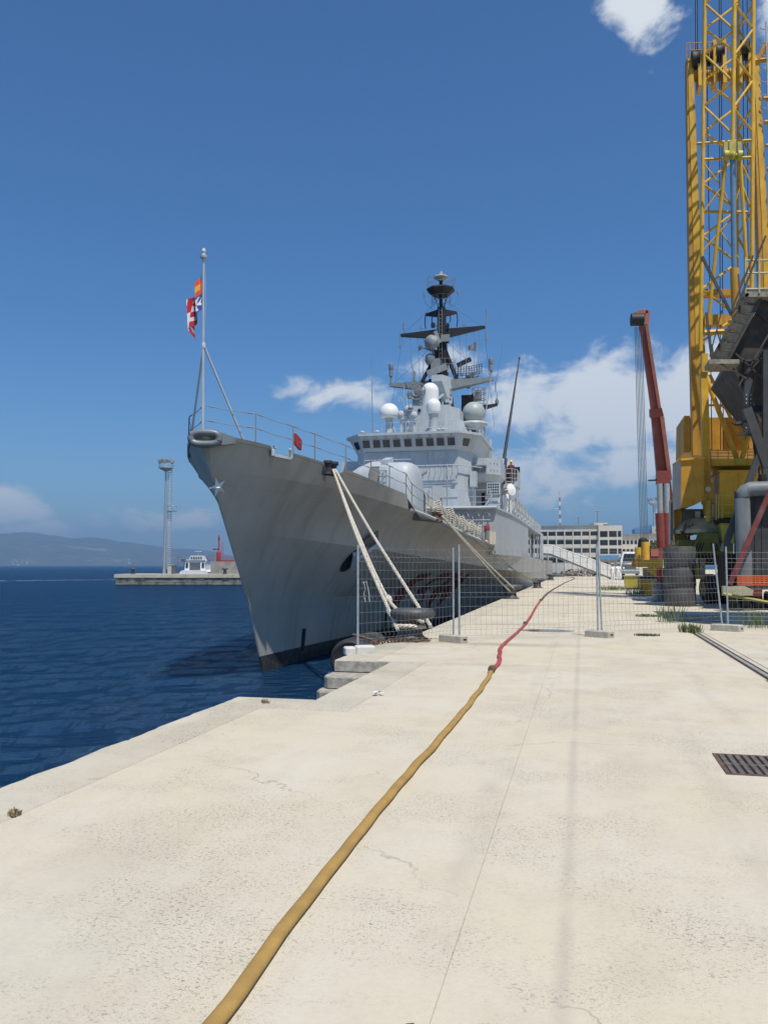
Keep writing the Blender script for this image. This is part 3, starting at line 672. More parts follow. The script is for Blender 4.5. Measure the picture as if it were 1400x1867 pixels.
# foam the boat leaves: a thin broken sheet on the water
m, t, bb = base_mat('wake_foam'); c = t.nodes.new('ShaderNodeNewGeometry')
n = tex(t, .5, 6, .7, c.outputs['Position'], stretch=(.6, 1, 1)); bb.inputs['Base Color'].default_value = (.75, .8, .82, 1); bb.inputs['Roughness'].default_value = .8
t.links.new(math_node(t, 'MULTIPLY', ramp(t, n.outputs['Fac'], .48, .64), .5), bb.inputs['Alpha'])
f = MB(); rows = []
for i in range(40):
    s = i / 39; uu = -52 - 60 * s; dd = 205 - 35 * s + 6 * math.sin(s * 5); w = 2.5 + 7 * s
    rows.append([tuple(cam_xy(uu, dd - w))[:2] + (SEA_Z + .05,), tuple(cam_xy(uu, dd + w))[:2] + (SEA_Z + .05,)])
f.grid(rows); tag(f.build('wake_foam', m, fix=False), 'thin pale line of foam on the water left of the mole', 'foam', kind='stuff')

# ---- harbour buildings
def harbour_building():
    Y0 = 190; e = empty('harbour_office', (3, Y0, 0))
    def X(px, y=Y0): return sight(px, 1000, Y=y).x
    def Z(py, y=Y0): return sight(1050, py, Y=y).z
    xa, xm, xb = X(940), X(1091), X(1134); ztop = Z(960)
    b = MB(); b.span((xa, Y0, 0), (xm, Y0 + 16, ztop)); b.build('main_wall', M['building'], e, smooth=0)
    b = MB(); b.span((xm, Y0 - .8, 0), (xb, Y0 + 16.5, Z(959))); b.build('stair_wing', M['building'], e, smooth=0)
    b = MB(); b.span((xa - .2, Y0 - .25, ztop), (xm - .05, Y0 + 16, ztop + .28)); rf = b.build('roof', M['midgrey'], e, smooth=0)
    b = MB(); b.span((X(1083), Y0 + 2, ztop + .3), (X(1108), Y0 + 9, Z(953))); b.build('roof_house', M['building'], rf, smooth=0)
    b = MB(); b.span((X(1074), Y0 + 2.2, ztop + .3), (X(1083) - .03, Y0 + 9, Z(954))); b.build('plant_room', M['midgrey'], rf, smooth=0)
    for px in (1103, 1107):
        b = MB(); b.span((X(px) - .22, Y0 + 1.93, Z(957.5)), (X(px) + .22, Y0 + 1.99, Z(955.8))); b.build('vent', M['darkgrey'], rf, smooth=0)
    rows = [(969, 976.5), (985, 992), (1000.5, 1007.5), (1016, 1026)]
    pitch = 15.3
    for ri, (t0, t1) in enumerate(rows):
        for i in range(10):
            px = 1082.5 - i * pitch
            if px < 945: break
            b = MB(); w = 6.6; b.span((X(px - w), Y0 - .03, Z(t1)), (X(px + w), Y0 + .4, Z(t0)))
            wn = b.build('window', M['winglass'], e, smooth=0)
        for (pa, pb) in ((1093.5, 1107.5), (1110, 1124), (1126, 1132.2)):
            b = MB(); b.span((X(pa), Y0 - .83, Z(t1 + (2.5 if ri else 3))), (X(pb), Y0 - .4, Z(t0))); b.build('window', M['winglass'], e, smooth=0)
    for i in range(11):
        px = 1090.5 - i * pitch
        if px < 940: break
        b = MB(); b.span((X(px) - .13, Y0 - .16, 0), (X(px) + .13, Y0 - .002, Z(966))); b.build('pilaster', M['building'], e, smooth=0)
    for py in (980.5, 996):
        b = MB(); b.span((xa, Y0 - .1, Z(py + 2.7)), (xm - .02, Y0 - .003, Z(py - 2.2))); b.build('spandrel', M['building'], e, smooth=0)
    tag(e, 'long pale three storey harbour office with rows of dark windows', 'building')
    # low wing to the right
    e = empty('low_building', (X(1165), Y0 + 8, 0)); Y1 = Y0 + 10
    xa, xb = sight(1134, 1000, Y=Y1).x, sight(1262, 1000, Y=Y1).x; z1 = sight(1165, 976, Y=Y1).z
    b = MB(); b.span((xa, Y1, 0), (xb, Y1 + 14, z1)); b.build('wall', M['building'], e, smooth=0)
    b = MB(); b.span((xa, Y1 - .4, z1), (xb + .3, Y1 + 14, z1 + .35)); b.build('roof', M['midgrey'], e, smooth=0)
    for py0, py1 in ((985, 992), (1001, 1009)):
        for i in range(12):
            px = 1137 + i * 7.2; b = MB(); b.span((sight(px - 2.5, 1000, Y=Y1).x, Y1 - .04, sight(px, py1, Y=Y1).z), (sight(px + 2.5, 1000, Y=Y1).x, Y1 + .3, sight(px, py0, Y=Y1).z)); b.build('window', M['winglass'], e, smooth=0)
    tag(e, 'low pale building with small square windows beside the harbour office', 'building')
    Y2 = 240
    e = empty('blue_roof_shed', (sight(1175, 1000, Y=Y2).x, Y2, 0)); xa, xb = sight(1159, 1000, Y=Y2).x, sight(1189, 1000, Y=Y2).x
    za, zb = sight(1175, 971, Y=Y2).z, sight(1175, 962, Y=Y2).z
    b = MB(); b.span((xa, Y2, 0), (xb, Y2 + 12, za)); b.build('wall', M['building2'], e, smooth=0)
    b = MB(); b.prism([(xa - .3, Y2 - .3, za), (xb, Y2 - .3, za), (xb, Y2 - .3, zb + .9), (xa - .3, Y2 - .3, zb - .2)], [(xa - .3, Y2 + 12, za), (xb, Y2 + 12, za), (xb, Y2 + 12, zb + .9), (xa - .3, Y2 + 12, zb - .2)]); b.build('roof', M['blueroof'], e, smooth=0)
    tag(e, 'shed with a blue sheet roof behind the low building', 'shed')
    e = empty('concrete_tower_block', (sight(1198, 1000, Y=Y2).x, Y2 - 2, 0)); xa, xb = sight(1188.5, 1000, Y=Y2 - 2).x, sight(1215, 1000, Y=Y2 - 2).x
    b = MB(); b.span((xa, Y2 - 2, 0), (xb, Y2 + 8, sight(1198, 960, Y=Y2).z)); b.build('wall', M['building2'], e, smooth=0)
    b = MB(); b.span((xa + .9, Y2 - 2.04, sight(1195, 968, Y=Y2).z), (xa + 1.6, Y2 - 1.9, sight(1195, 966, Y=Y2).z)); b.build('vent', M['darkgrey'], e, smooth=0)
    tag(e, 'plain grey block behind the red crane boom', 'building')
harbour_building()
def mast_on_roof(px, py0, py1, Y, label, red=False, bar=0):
    a = sight(px, py1, Y=Y); c = sight(px, py0, Y=Y); e = empty('antenna_mast', a)
    if red:
        n = 7; h = c.z - a.z
        for i in range(n):
            b = MB(); z0 = a.z + h * i / n; z1 = a.z + h * (i + 1) / n
            for k in range(3):
                t = k * 2.094; q0 = Vector((a.x + .2 * math.cos(t), a.y + .2 * math.sin(t), z0)); t2 = (k + 1) * 2.094; q1 = Vector((a.x + .2 * math.cos(t2), a.y + .2 * math.sin(t2), z1))
                b.tube(q0, (q0.x, q0.y, z1), .05, 5); b.tube(q0, q1, .03, 4)
            b.build('mast_section', M['red'] if i % 2 == 0 else M['white'], e)
        b = MB(); b.tube((a.x, a.y, c.z), (a.x, a.y, c.z + 1.4), .05, 5); b.tube((a.x - 1.2, a.y, a.z + h * .62), (a.x, a.y, a.z + h * .62), .05, 5); b.build('aerial', M['galv'], e)
    else:
        b = MB(); b.tube(a, c, .11, 6); b.build('pole', M['midgrey'], e)
        if bar: b = MB(); b.tube((c.x - bar, c.y, c.z), (c.x + bar, c.y, c.z), .12, 6); b.build('crossbar', M['midgrey'], e)
    tag(e, label, 'antenna mast')
mast_on_roof(1020.5, 907, 961, 192, 'red and white lattice antenna mast above the harbour office', True)
mast_on_roof(1089, 932, 954, 196, 'T shaped aerial on the roof house of the harbour office', bar=.9)
mast_on_roof(1054, 942, 960, 194, 'thin short aerial on the flat roof of the harbour office', bar=.25)
u_ = sight(1192, 1000, d=230); v_ = (u_ - Vector((0, 0, CAM_H))); 
light_tower(v_.dot(rx), 230, 20.2, 'distant floodlight tower seen between the crane ropes and red boom', 'floodlight towers', .34)
# trees by the buildings: trunk and a crown of leaf faces
def tree(p, h, rad, label, seed):
    e = empty('tree', p); rnd = random.Random(seed); p = Vector(p)
    b = MB(); b.path([p, p + Vector((.1, 0, h * .3)), p + Vector((-.1, .1, h * .6))], .2, 7, radii=[.22, .16, .1])
    for i in range(5):
        t = i * 1.3; b.path([p + Vector((0, 0, h * (.3 + .05 * i))), p + Vector((rad * .5 * math.cos(t), rad * .5 * math.sin(t), h * (.55 + .05 * i)))], .06, 5, radii=[.09, .03])
    b.build('trunk', M['trunk'], e)
    b = MB()
    clumps = [(rad * .6 * rnd.uniform(.2, 1) * math.cos(a), rad * .6 * rnd.uniform(.2, 1) * math.sin(a), h * rnd.uniform(.42, .88)) for a in [rnd.uniform(0, 6.28) for _ in range(16)]]
    for i in range(1300):
        cx, cy, cz = rnd.choice(clumps); v = Vector((rnd.gauss(0, 1), rnd.gauss(0, 1), rnd.gauss(0, .8))).normalized() * rad * .42 * rnd.uniform(.3, 1.05) ** .6
        c = p + Vector((cx, cy, cz)) + v; s_ = rnd.uniform(.14, .3)
        a = Vector((rnd.gauss(0, 1), rnd.gauss(0, 1), rnd.gauss(0, 1))).normalized(); d = a.orthogonal().normalized()
        b.add([c - a * s_, c + d * s_ * .5, c + a * s_, c - d * s_ * .5], [(0, 1, 2, 3)])
    b.build('crown', M['tree'], e, smooth=0, fix=False)
    tag(e, label, 'tree')
pt = sight(1194, 1030, Y=170); tree((pt.x, 170, 0), 6.2, 2.6, 'small dark green tree between the red boom and the low building', 4)


# =================================================================== THE SHIP
XS, Y_BOW = -10.6, 21.72
ship = empty('frigate', (XS, 70, SEA_Z))
def mir(x): return 2 * XS - x
STEM = [(-3.6, 27.1), (-1.93, 26.5), (-.02, 25.54), (2.07, 23.99), (3.97, 22.5), (5.08, 21.8), (5.5, 21.66)]
B_TOP = [(0, .2), (.4, .52), (1, .98), (2.2, 1.58), (3.2, 1.95), (4.9, 2.45), (6.2, 2.8), (8, 3.2), (11, 3.72), (14, 4.39)]
Z_TOP = [(0, 5.45), (.8, 5.39), (1.78, 5.30), (1.9, 5.10), (2.6, 5.02), (2.72, 5.19), (4.36, 5.07), (4.5, 4.74), (5.1, 4.70), (5.7, 4.98), (8.66, 4.70), (11.0, 4.52)]
B1 = [(0, .05), (1, .7), (2, 1.22), (4, 1.95), (6.2, 2.6), (8, 3.06), (11, 3.72), (14, 4.39), (19, 5.2), (26, 5.92), (32, 6.2), (40, 6.36), (100, 6.36), (122, 5.2)]
Z1 = [(0, 4.45), (5, 4.30), (11, 3.95), (14, 3.65), (19, 3.11), (26, 2.74), (63, 2.23), (122, 2.4)]
BK = [(0, .03), (2, .62), (5, 1.45), (10, 2.72), (15, 3.85), (20, 4.82), (25, 5.52), (30, 5.98), (40, 6.3), (50, 6.34), (100, 6.34), (122, 5.0)]
ZK = [(0, 2.75), (10, 2.25), (17, 1.88), (30, 1.36), (50, 1.05), (122, 1.0)]
BM = [(0, .03), (2, .20), (5, .50), (10, 1.15), (15, 2.0), (20, 2.95), (25, 3.85), (30, 4.7), (40, 5.95), (50, 6.3), (100, 6.3), (122, 4.8)]
ZM = [(0, .35), (122, .2)]
BW = [(0, .03), (2, .16), (5, .38), (10, .85), (15, 1.5), (20, 2.3), (25, 3.2), (30, 4.1), (40, 5.45), (50, 6.15), (60, 6.3), (100, 6.2), (122, 4.2)]
ZW = [(0, -1.95), (122, -1.95)]
BB = [(a, b * .82) for a, b in BW]; ZB = [(0, -3.5), (122, -3.5)]
LEV = [(B1, Z1), (BK, ZK), (BM, ZM), (BW, ZW), (BB, ZB)]
S_AFT = 45
def ystem(z): return tab(STEM, z)
def lev_y(Zt, s):
    y0 = ystem(tab(Zt, 0)); off = y0 - Y_BOW
    return Y_BOW + s + off * max(0, 1 - s / S_AFT)
def lev_pt(j, s, side=1):
    Bt, Zt = LEV[j]; y = lev_y(Zt, s); y0 = ystem(tab(Zt, 0))
    return Vector((XS + side * tab(Bt, y - y0), y, tab(Zt, s)))
def smooth_tab(pts, n=4):
    """rounds a table by Catmull-Rom sampling"""
    out = []
    for i in range(len(pts) - 1):
        p0 = pts[max(i - 1, 0)]; p1 = pts[i]; p2 = pts[i + 1]; p3 = pts[min(i + 2, len(pts) - 1)]
        m1 = (p2[1] - p0[1]) / max(1e-6, p2[0] - p0[0]); m2 = (p3[1] - p1[1]) / max(1e-6, p3[0] - p1[0]); h = p2[0] - p1[0]
        for k in range(n):
            t = k / n; a = 2 * t**3 - 3 * t * t + 1; b = t**3 - 2 * t * t + t; c = -2 * t**3 + 3 * t * t; d = t**3 - t * t
            out.append((p1[0] + t * h, a * p1[1] + b * h * m1 + c * p2[1] + d * h * m2))
    return out + [pts[-1]]
LEV = [(smooth_tab(b), smooth_tab(z)) for b, z in LEV]; B_TOPS = smooth_tab(B_TOP)
STATIONS = [0, .15, .4, .8, 1.3, 1.78, 1.9, 2.25, 2.6, 2.72, 3.5, 4.36, 4.5, 5.1, 5.7, 7, 8.66, 10, 11, 12.5, 14, 15.3, 17, 19, 21, 23, 26, 29, 32, 36, 40, 45, 52, 60, 63, 75, 90, 105, 116]
def top_pt(s, side=1):
    z = tab(Z_TOP, s); return Vector((XS + side * tab(B_TOPS, s), Y_BOW + s, z))
h = MB()
for side in (1, -1):
    for j0, j1 in ((0, 1), (1, len(LEV) - 1)):
      rows = []
      for s in STATIONS:
        row = []
        for j in range(j0, j1):
            a = lev_pt(j, s, side); b_ = lev_pt(j + 1, s, side)
            nsub = 7 if j == 0 else 4
            for k in range(nsub):
                t = k / nsub; p = a.lerp(b_, t)
                # sections stay a little hollow between the knuckle and the waterline
                if j in (1, 2): p.x -= side * .03 * math.sin(math.pi * t)
                # and the flare above the knuckle sweeps out towards the deck
                if j == 0: p.x -= side * .30 * math.sin(math.pi * t) ** .8 * tab([(0, 0), (3, .5), (8, 1), (18, .8), (30, .15), (40, 0)], s)
                row.append(p)
        row.append(lev_pt(j1, s, side)); rows.append(row)
      h.grid(rows)
    rows = []
    for s in [x for x in STATIONS if x <= 11]:
        a = top_pt(s, side); b_ = lev_pt(0, s, side); rows.append([a.lerp(b_, k / 3) for k in range(4)])
    h.grid(rows)
    # the step where the forecastle plating ends
    a = top_pt(11, side); b_ = lev_pt(0, 11, side); n1 = Vector((a.x - side * .34, a.y + .25, 4.46)); n0 = Vector((a.x - side * .34, a.y + .25, 3.9))
    h.add([a, b_, n0, n1], [(0, 1, 2, 3)])
    rows = []
    for s, zt in ((11.25, 4.46), (12.5, 4.22), (14, 3.93), (15.6, 3.62)):
        b_ = lev_pt(0, s, side); rows.append([Vector((b_.x - side * .34, Y_BOW + s, zt)), Vector((b_.x - side * .34, Y_BOW + s, b_.z - .05))])
    h.grid(rows)
# the stem bar closes the two sides
st_ = [(top_pt(0, 1), top_pt(0, -1))] + [(lev_pt(j, 0, 1), lev_pt(j, 0, -1)) for j in range(len(LEV))]
for (a, c), (a2, c2) in zip(st_, st_[1:]):
    f_ = Vector((0, -.03, 0)); h.add([a, a.lerp(c, .5) + f_, a2.lerp(c2, .5) + f_, a2, c, c2], [(0, 1, 2, 3), (1, 4, 5, 2)])
pa, pb = [], []
for j in range(len(LEV)): pa.append(lev_pt(j, 116, 1)); pb.append(lev_pt(j, 116, -1))
h.add(pa + pb[::-1], [tuple(range(len(pa) * 2))])
hull = h.build('hull', M['hull'], ship, smooth=24, fix=False)
def hull_x(y, z):
    """port side of the hull at (y, z)"""
    pts = []
    for j in range(len(LEV)):
        Bt, Zt = LEV[j]; y0 = ystem(tab(Zt, 0)); s = y - Y_BOW
        for _ in range(4): s -= lev_y(Zt, s) - y
        pts.append((tab(Zt, max(0, s)), XS + tab(Bt, max(0, y - y0))))
    s = y - Y_BOW
    if s < 11: pts.insert(0, (tab(Z_TOP, s), XS + tab(B_TOPS, s)))
    pts.sort()
    return tab(pts, z)
def hull_hit(px, py, ya=22.5, yb=110):
    lo, prev = ya, None; y = ya
    while y < yb:
        p = sight(px, py, Y=y); d = p.x - hull_x(y, p.z)
        if prev is not None and prev[1] > 0 >= d or (prev is not None and prev[1] < 0 <= d): return p
        prev = (y, d); y += .05
    return p
def hull_poly(b, yz, off=.012):
    n = len(yz)
    o = [(hull_x(y, z) + off, y, z) for y, z in yz]; i = [(hull_x(y, z) - .03, y, z) for y, z in yz]
    b.prism(i, o)
# deck
rows = []
for s in [x for x in STATIONS if x <= 15.3]:
    if s <= 11: a = top_pt(s, 1); zt = min(a.z, 5.4 - s * .085) - .05
    else: a = lev_pt(0, s, 1); zt = 3.55
    w = a.x - XS - .02
    rows.append([Vector((XS + w * k / 4, Y_BOW + s, zt + .06 * (1 - (k / 4) ** 2))) for k in range(-4, 5)])
MB().grid(rows).build('foredeck', M['deck'], ship, smooth=60, fix=False)
rows = []
for s in [x for x in STATIONS if x >= 11]:
    a = lev_pt(0, s, 1); w = a.x - XS - .02; rows.append([Vector((XS + w * k / 2, a.y, a.z - .02)) for k in range(-2, 3)])
MB().grid(rows).build('main_deck', M['deck'], ship, smooth=60, fix=False)
# pale rounded lip along the ledge
for side in (1, -1):
    b = MB(); b.path([lev_pt(0, s, side) + Vector((side * -.03, 0, .02)) for s in [11.2, 12.5, 14, 15.3, 17, 19, 21, 23, 26]], .085, 7); b.build('ledge_lip', M['navy'], ship)
# ---- marks on the hull
def strokes(ch):
    return {'F': [(0, 0, .22, 1), (0, .8, 1, 1), (0, .42, .75, .6)], '5': [(0, .8, 1, 1), (0, .42, .24, .82), (0, .42, 1, .6), (.76, .12, 1, .5), (0, 0, 1, .2)],
            '7': [(0, .8, 1, 1), (.5, 0, .76, .82)], '1': [(.38, 0, .64, 1), (.1, .72, .4, .86)]}[ch]
y = 39.2
for ch in 'F 571':
    if ch == ' ': y += .9; continue
    b = MB()
    for (a0, b0, a1, b1) in strokes(ch):
        z0, z1 = -.62 + 1.85 * b0, -.62 + 1.85 * b1; w = 1.25; nn = 3
        for k in range(nn):
            ya, yb = y + w * (a0 + (a1 - a0) * k / nn), y + w * (a0 + (a1 - a0) * (k + 1) / nn)
            hull_poly(b, [(ya, z0), (yb, z0), (yb, (z0 + z1) / 2), (yb, z1), (ya, z1), (ya, (z0 + z1) / 2)], .014)
    y += 1.75; b.build('hull_letter' if ch == 'F' else 'hull_digit', M['letter'], hull, smooth=0)
for px, pya, pyb in ((555, 1146, 1186), (703, 1118, 1168), (782, 1106, 1150)):
    a = hull_hit(px, pya); c = hull_hit(px - 4, pyb); b = MB()
    nn = 5; w = .12
    pts = [(a.y + (c.y - a.y) * k / nn, a.z + (c.z - a.z) * k / nn) for k in range(nn + 1)]
    hull_poly(b, [(yy - w, zz) for yy, zz in pts] + [(yy + w, zz) for yy, zz in pts[::-1]], .016); b.build('dark_rubbing_strip', M['black'], hull, smooth=0)
# dark diamond plate above the hawse and the anchor
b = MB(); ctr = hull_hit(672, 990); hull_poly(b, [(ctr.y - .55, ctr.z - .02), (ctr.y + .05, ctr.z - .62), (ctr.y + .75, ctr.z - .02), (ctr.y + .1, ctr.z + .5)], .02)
b.build('anchor_plate', mat('anchor_plate_grey', (.15, .15, .145), .5, var=.1), hull, smooth=0)
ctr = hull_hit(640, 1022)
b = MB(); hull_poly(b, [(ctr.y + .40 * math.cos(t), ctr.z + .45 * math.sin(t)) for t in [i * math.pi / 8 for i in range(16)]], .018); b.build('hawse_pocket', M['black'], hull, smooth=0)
an = MB(); X0 = lambda y, z, o: (hull_x(y, z) + o, y, z)
an.bar(X0(ctr.y + .9, ctr.z + .75, .16), X0(ctr.y, ctr.z, .16), .13, .13)
an.bar(X0(ctr.y - .30, ctr.z + .25, .16), X0(ctr.y + .28, ctr.z - .30, .16), .24, .2)
for t in (-1, 1):
    base = Vector(X0(ctr.y + t * .26, ctr.z - t * .26, .18)); an.bar(base, base + Vector((.14, .62 + .0 * t, .42)), .2, .12, w2=.04, h2=.05)
anc = an.build('anchor', M['navy'], hull, smooth=30)
# star on the stem
def star(c, n, up, R0, r0, depth):
    n = Vector(n).normalized(); up = (Vector(up) - n * n.dot(Vector(up))).normalized(); sd = n.cross(up); c = Vector(c); b = MB(); vs = [c + n * depth]
    for i in range(10):
        t = i * math.pi / 5; rr = R0 if i % 2 == 0 else r0; vs.append(c + up * (rr * math.cos(t)) + sd * (rr * math.sin(t)))
    vs.append(c - n * .05); b.add(vs, [(0, i + 1, (i + 1) % 10 + 1) for i in range(10)] + [(11, (i + 1) % 10 + 1, i + 1) for i in range(10)]); return b
sp_ = sight(390, 890, X=XS + .06)
star((XS + .20, sp_.y - .02, sp_.z + .02), (.86, -.46, -.24), (.35, .62, .72), .31, .12, .10).build('bow_star', M['white'], hull, smooth=0)
# bullring at the stem head
ring = MB(); pts = []
cN = Vector((XS + .10, Y_BOW - .05, 5.30)); u_ax = Vector((.955, .29, 0)).normalized()
for i in range(28):
    t = 2 * math.pi * i / 28; pts.append(cN + u_ax * (.40 * math.copysign(abs(math.cos(t)) ** .7, math.cos(t))) + Vector((0, 0, .17 * math.copysign(abs(math.sin(t)) ** .7, math.sin(t)))))
ring.path(pts, .105, 8, True)
ring.prism([cN + u_ax * .38 + Vector((0, 0, z)) for z in (-.2, .2)] + [cN + u_ax * .38 + Vector((0, .2, .2)), cN + u_ax * .38 + Vector((0, .2, -.2))],
           [cN + u_ax * .80 + Vector((0, .16, z)) for z in (-.12, .06)] + [cN + u_ax * .80 + Vector((0, .26, .06)), cN + u_ax * .80 + Vector((0, .26, -.12))])
ring.build('bullring', mat('worn_bullring_grey', (.17, .19, .20), .4, var=.12), ship, smooth=50)
# starboard anchor lip seen past the stem
b = MB()
for z in (3.1, 1.2): b.path([(mir(hull_x(26 + k * .3, z)) - .03, 26 + k * .3, z + .1 * k) for k in range(3)], .06, 6)
b.build('rubbing_lip', M['midgrey'], ship)
# closed chocks in the bulwark
b = MB()
for s0, s1 in ((1.88, 2.06), (2.62, 2.42)):
    a = top_pt(s0); b.path([(a.x, a.y, 5.0), (a.x, a.y, 5.16), (a.x, Y_BOW + (s0 + s1) / 2, 5.28), (a.x + .05, Y_BOW + s1, 5.24)], .045, 7, radii=[.06, .06, .045, .02])
a = top_pt(2.25); c_ = top_pt(1.92); d_ = top_pt(2.6); b.bar((c_.x - .05, c_.y, 5.03), (d_.x - .05, d_.y, 5.0), .16, .09)
b.build('open_chock', M['navy'], ship)
b = MB()
for s_ in (4.60, 4.95):
    a = top_pt(s_); b.lathe((a.x - .02, Y_BOW + s_, 4.66), [(.13, 0), (.16, .05), (.10, .12), (.10, .34), (.17, .42), (.15, .5), (0, .52)], 12)
b.build('roller_fairlead', M['rubber'], ship)
# ---- railings
def railing(parent, pts, hgt=1.0, step=1.6, rails=(1.0, .5), r=.02, wire=.012, m='galv', name='railing', sag=0):
    b = MB(); pts = [Vector(p) for p in pts]
    for a, c in zip(pts, pts[1:]):
        n = max(1, round((c - a).length / step))
        for i in range(n):
            p = a.lerp(c, i / n); b.tube(p, p + Vector((0, 0, hgt)), r, 6)
        for k in rails: b.tube(a + Vector((0, 0, hgt * k)), c + Vector((0, 0, hgt * k)), wire, 5)
    b.tube(pts[-1], pts[-1] + Vector((0, 0, hgt)), r, 6)
    return b.build(name, M[m], parent)
for side in (1, -1):
    pts = [Vector((XS + side * .05, Y_BOW + .05, 5.42))]
    b = MB(); posts = [1.3, 2.78, 3.9, 5.75, 7.6, 9.3, 11.0, 12.4, 13.8, 15.2]
    prev = Vector((XS + side * .03, Y_BOW + .1, 5.42)); hts = (.86, .43)
    for s in posts:
        a = top_pt(s, side) if s <= 11 else Vector((lev_pt(0, s, side).x - side * .34, Y_BOW + s, tab([(11, 4.5), (14, 3.93), (15.6, 3.62)], s)))
        a.x -= side * .05; b.tube(a, a + Vector((0, 0, .88)), .022, 6)
        for k, hh in enumerate(hts):
            q0 = prev + Vector((0, 0, hh)); q1 = a + Vector((0, 0, hh)); mid = q0.lerp(q1, .5) - Vector((0, 0, .025)); b.path([q0, mid, q1], .011, 5)
            for f_ in (.12, .88): c_ = q0.lerp(q1, f_); b.path([c_ - (q1 - q0).normalized() * .09, c_ + (q1 - q0).normalized() * .09], .022, 5)
        prev = a
    b.build('guard_rail', M['midgrey'], ship)
# red canvas cover on the forward rail
a = top_pt(2.8); b = MB(); z = 5.5
b.prism([(a.x - .06, a.y + .05, z - .02), (a.x - .06, a.y + .5, z - .14), (a.x - .06, a.y + .5, z + .2), (a.x - .06, a.y + .05, z + .34)],
        [(a.x + .03, a.y + .03, z - .04), (a.x + .06, a.y + .46, z - .16), (a.x + .06, a.y + .5, z + .18), (a.x + .03, a.y + .05, z + .33)])
b.build('canvas_cover', M['red'], ship, smooth=60)
# ---- jackstaff with its flag
js = MB(); js.tube((XS - .01, Y_BOW + .02, 5.4), (XS, Y_BOW - .1, 10.62), .042, 8, .028)
js.lathe((XS, Y_BOW - .1, 10.55), [(.03, 0), (.10, .06), (.11, .12), (.05, .16), (.05, .22), (.07, .24), (.05, .32), (0, .36)], 10)
js.tube((XS, Y_BOW, 8.02), (XS + .78, Y_BOW + 1.12, 5.40), .034, 8); js.tube((XS, Y_BOW, 8.02), (XS - .88, Y_BOW + 1.0, 5.42), .034, 8)
js.lathe((XS, Y_BOW - .02, 7.95), [(.06, 0), (.06, .14), (.045, .16)], 8)
js.path([(XS + .03, Y_BOW - .08, 10.45), (XS + .075, Y_BOW - .06, 9.4), (XS + .05, Y_BOW - .05, 8.6), (XS - .03, Y_BOW - .02, 7.6), (XS + .05, Y_BOW, 6.1)], .006, 4)
staff = js.build('jackstaff', M['navy'], ship)
def naval_jack():
    def side_col(u, v):       # u 0..1 from hoist, v 0..1 from top; four quarters
        q = (u >= .5, v >= .5); a = (u % .5) / .5; c = (v % .5) / .5
        if not q[0] and not q[1]: return 0 if not (.3 < a < .75 and .3 < c < .7) else 1      # orange red with gold device
        if q[0] and not q[1]: return 3 if abs(a - .5) < .11 or abs(c - .5) < .11 else 2        # white, red cross
        if not q[0] and q[1]:                                                               # blue, white eight pointed cross
            x, y = a - .5, c - .5; ax, ay = abs(x), abs(y)
            m1, m2 = max(ax, ay), min(ax, ay)
            return 2 if (m1 < .42 and m2 < m1 * .52 and not (m1 > .3 and m2 < (m1 - .3) * .9)) else 4
        return 2 if (abs(a - .5) < .13 or abs(c - .5) < .13) else 3                           # red, white cross
    b = MB(); nu, nv = 36, 44; rows = []; Wd, Ht = 1.35, 1.05
    # hoisted along the pole, hanging limp: the fly falls and folds
    for i in range(nu + 1):
        u = i / nu; row = []
        for j in range(nv + 1):
            v = j / nv
            x = XS - .05 - .30 * u ** .8 - .05 * math.sin(u * 9 + v * 2) * u
            yy = Y_BOW - .12 + .20 * math.sin(u * 13 + v * 1.5) * (.3 + u) - .1 * u
            z = 10.15 - v * Ht * (1 - .12 * u) - 1.05 * u ** 1.1
            row.append((x, yy, z))
        rows.append(row)
    m_ = nv + 1
    b.v = [p for r_ in rows for p in r_]
    for i in range(nu):
        for j in range(nv):
            b.f.append((i * m_ + j, i * m_ + j + 1, (i + 1) * m_ + j + 1, (i + 1) * m_ + j)); b.m.append(side_col((i + .5) / nu, (j + .5) / nv))
    ms = [mat('flag_orange_red', (.72, .11, .03), .8, var=.05), mat('flag_gold', (.8, .45, .05), .8, var=.05), mat('flag_white', (.8, .79, .78), .8, var=.03), mat('flag_red', (.55, .03, .05), .8, var=.05), mat('flag_blue', (.05, .07, .32), .8, var=.05)]
    fl = b.build('flag', ms, staff, smooth=60, fix=False)
    fl['label'] = 'limp naval jack in four quarters, orange red, white, blue and red'
    return fl
naval_jack()

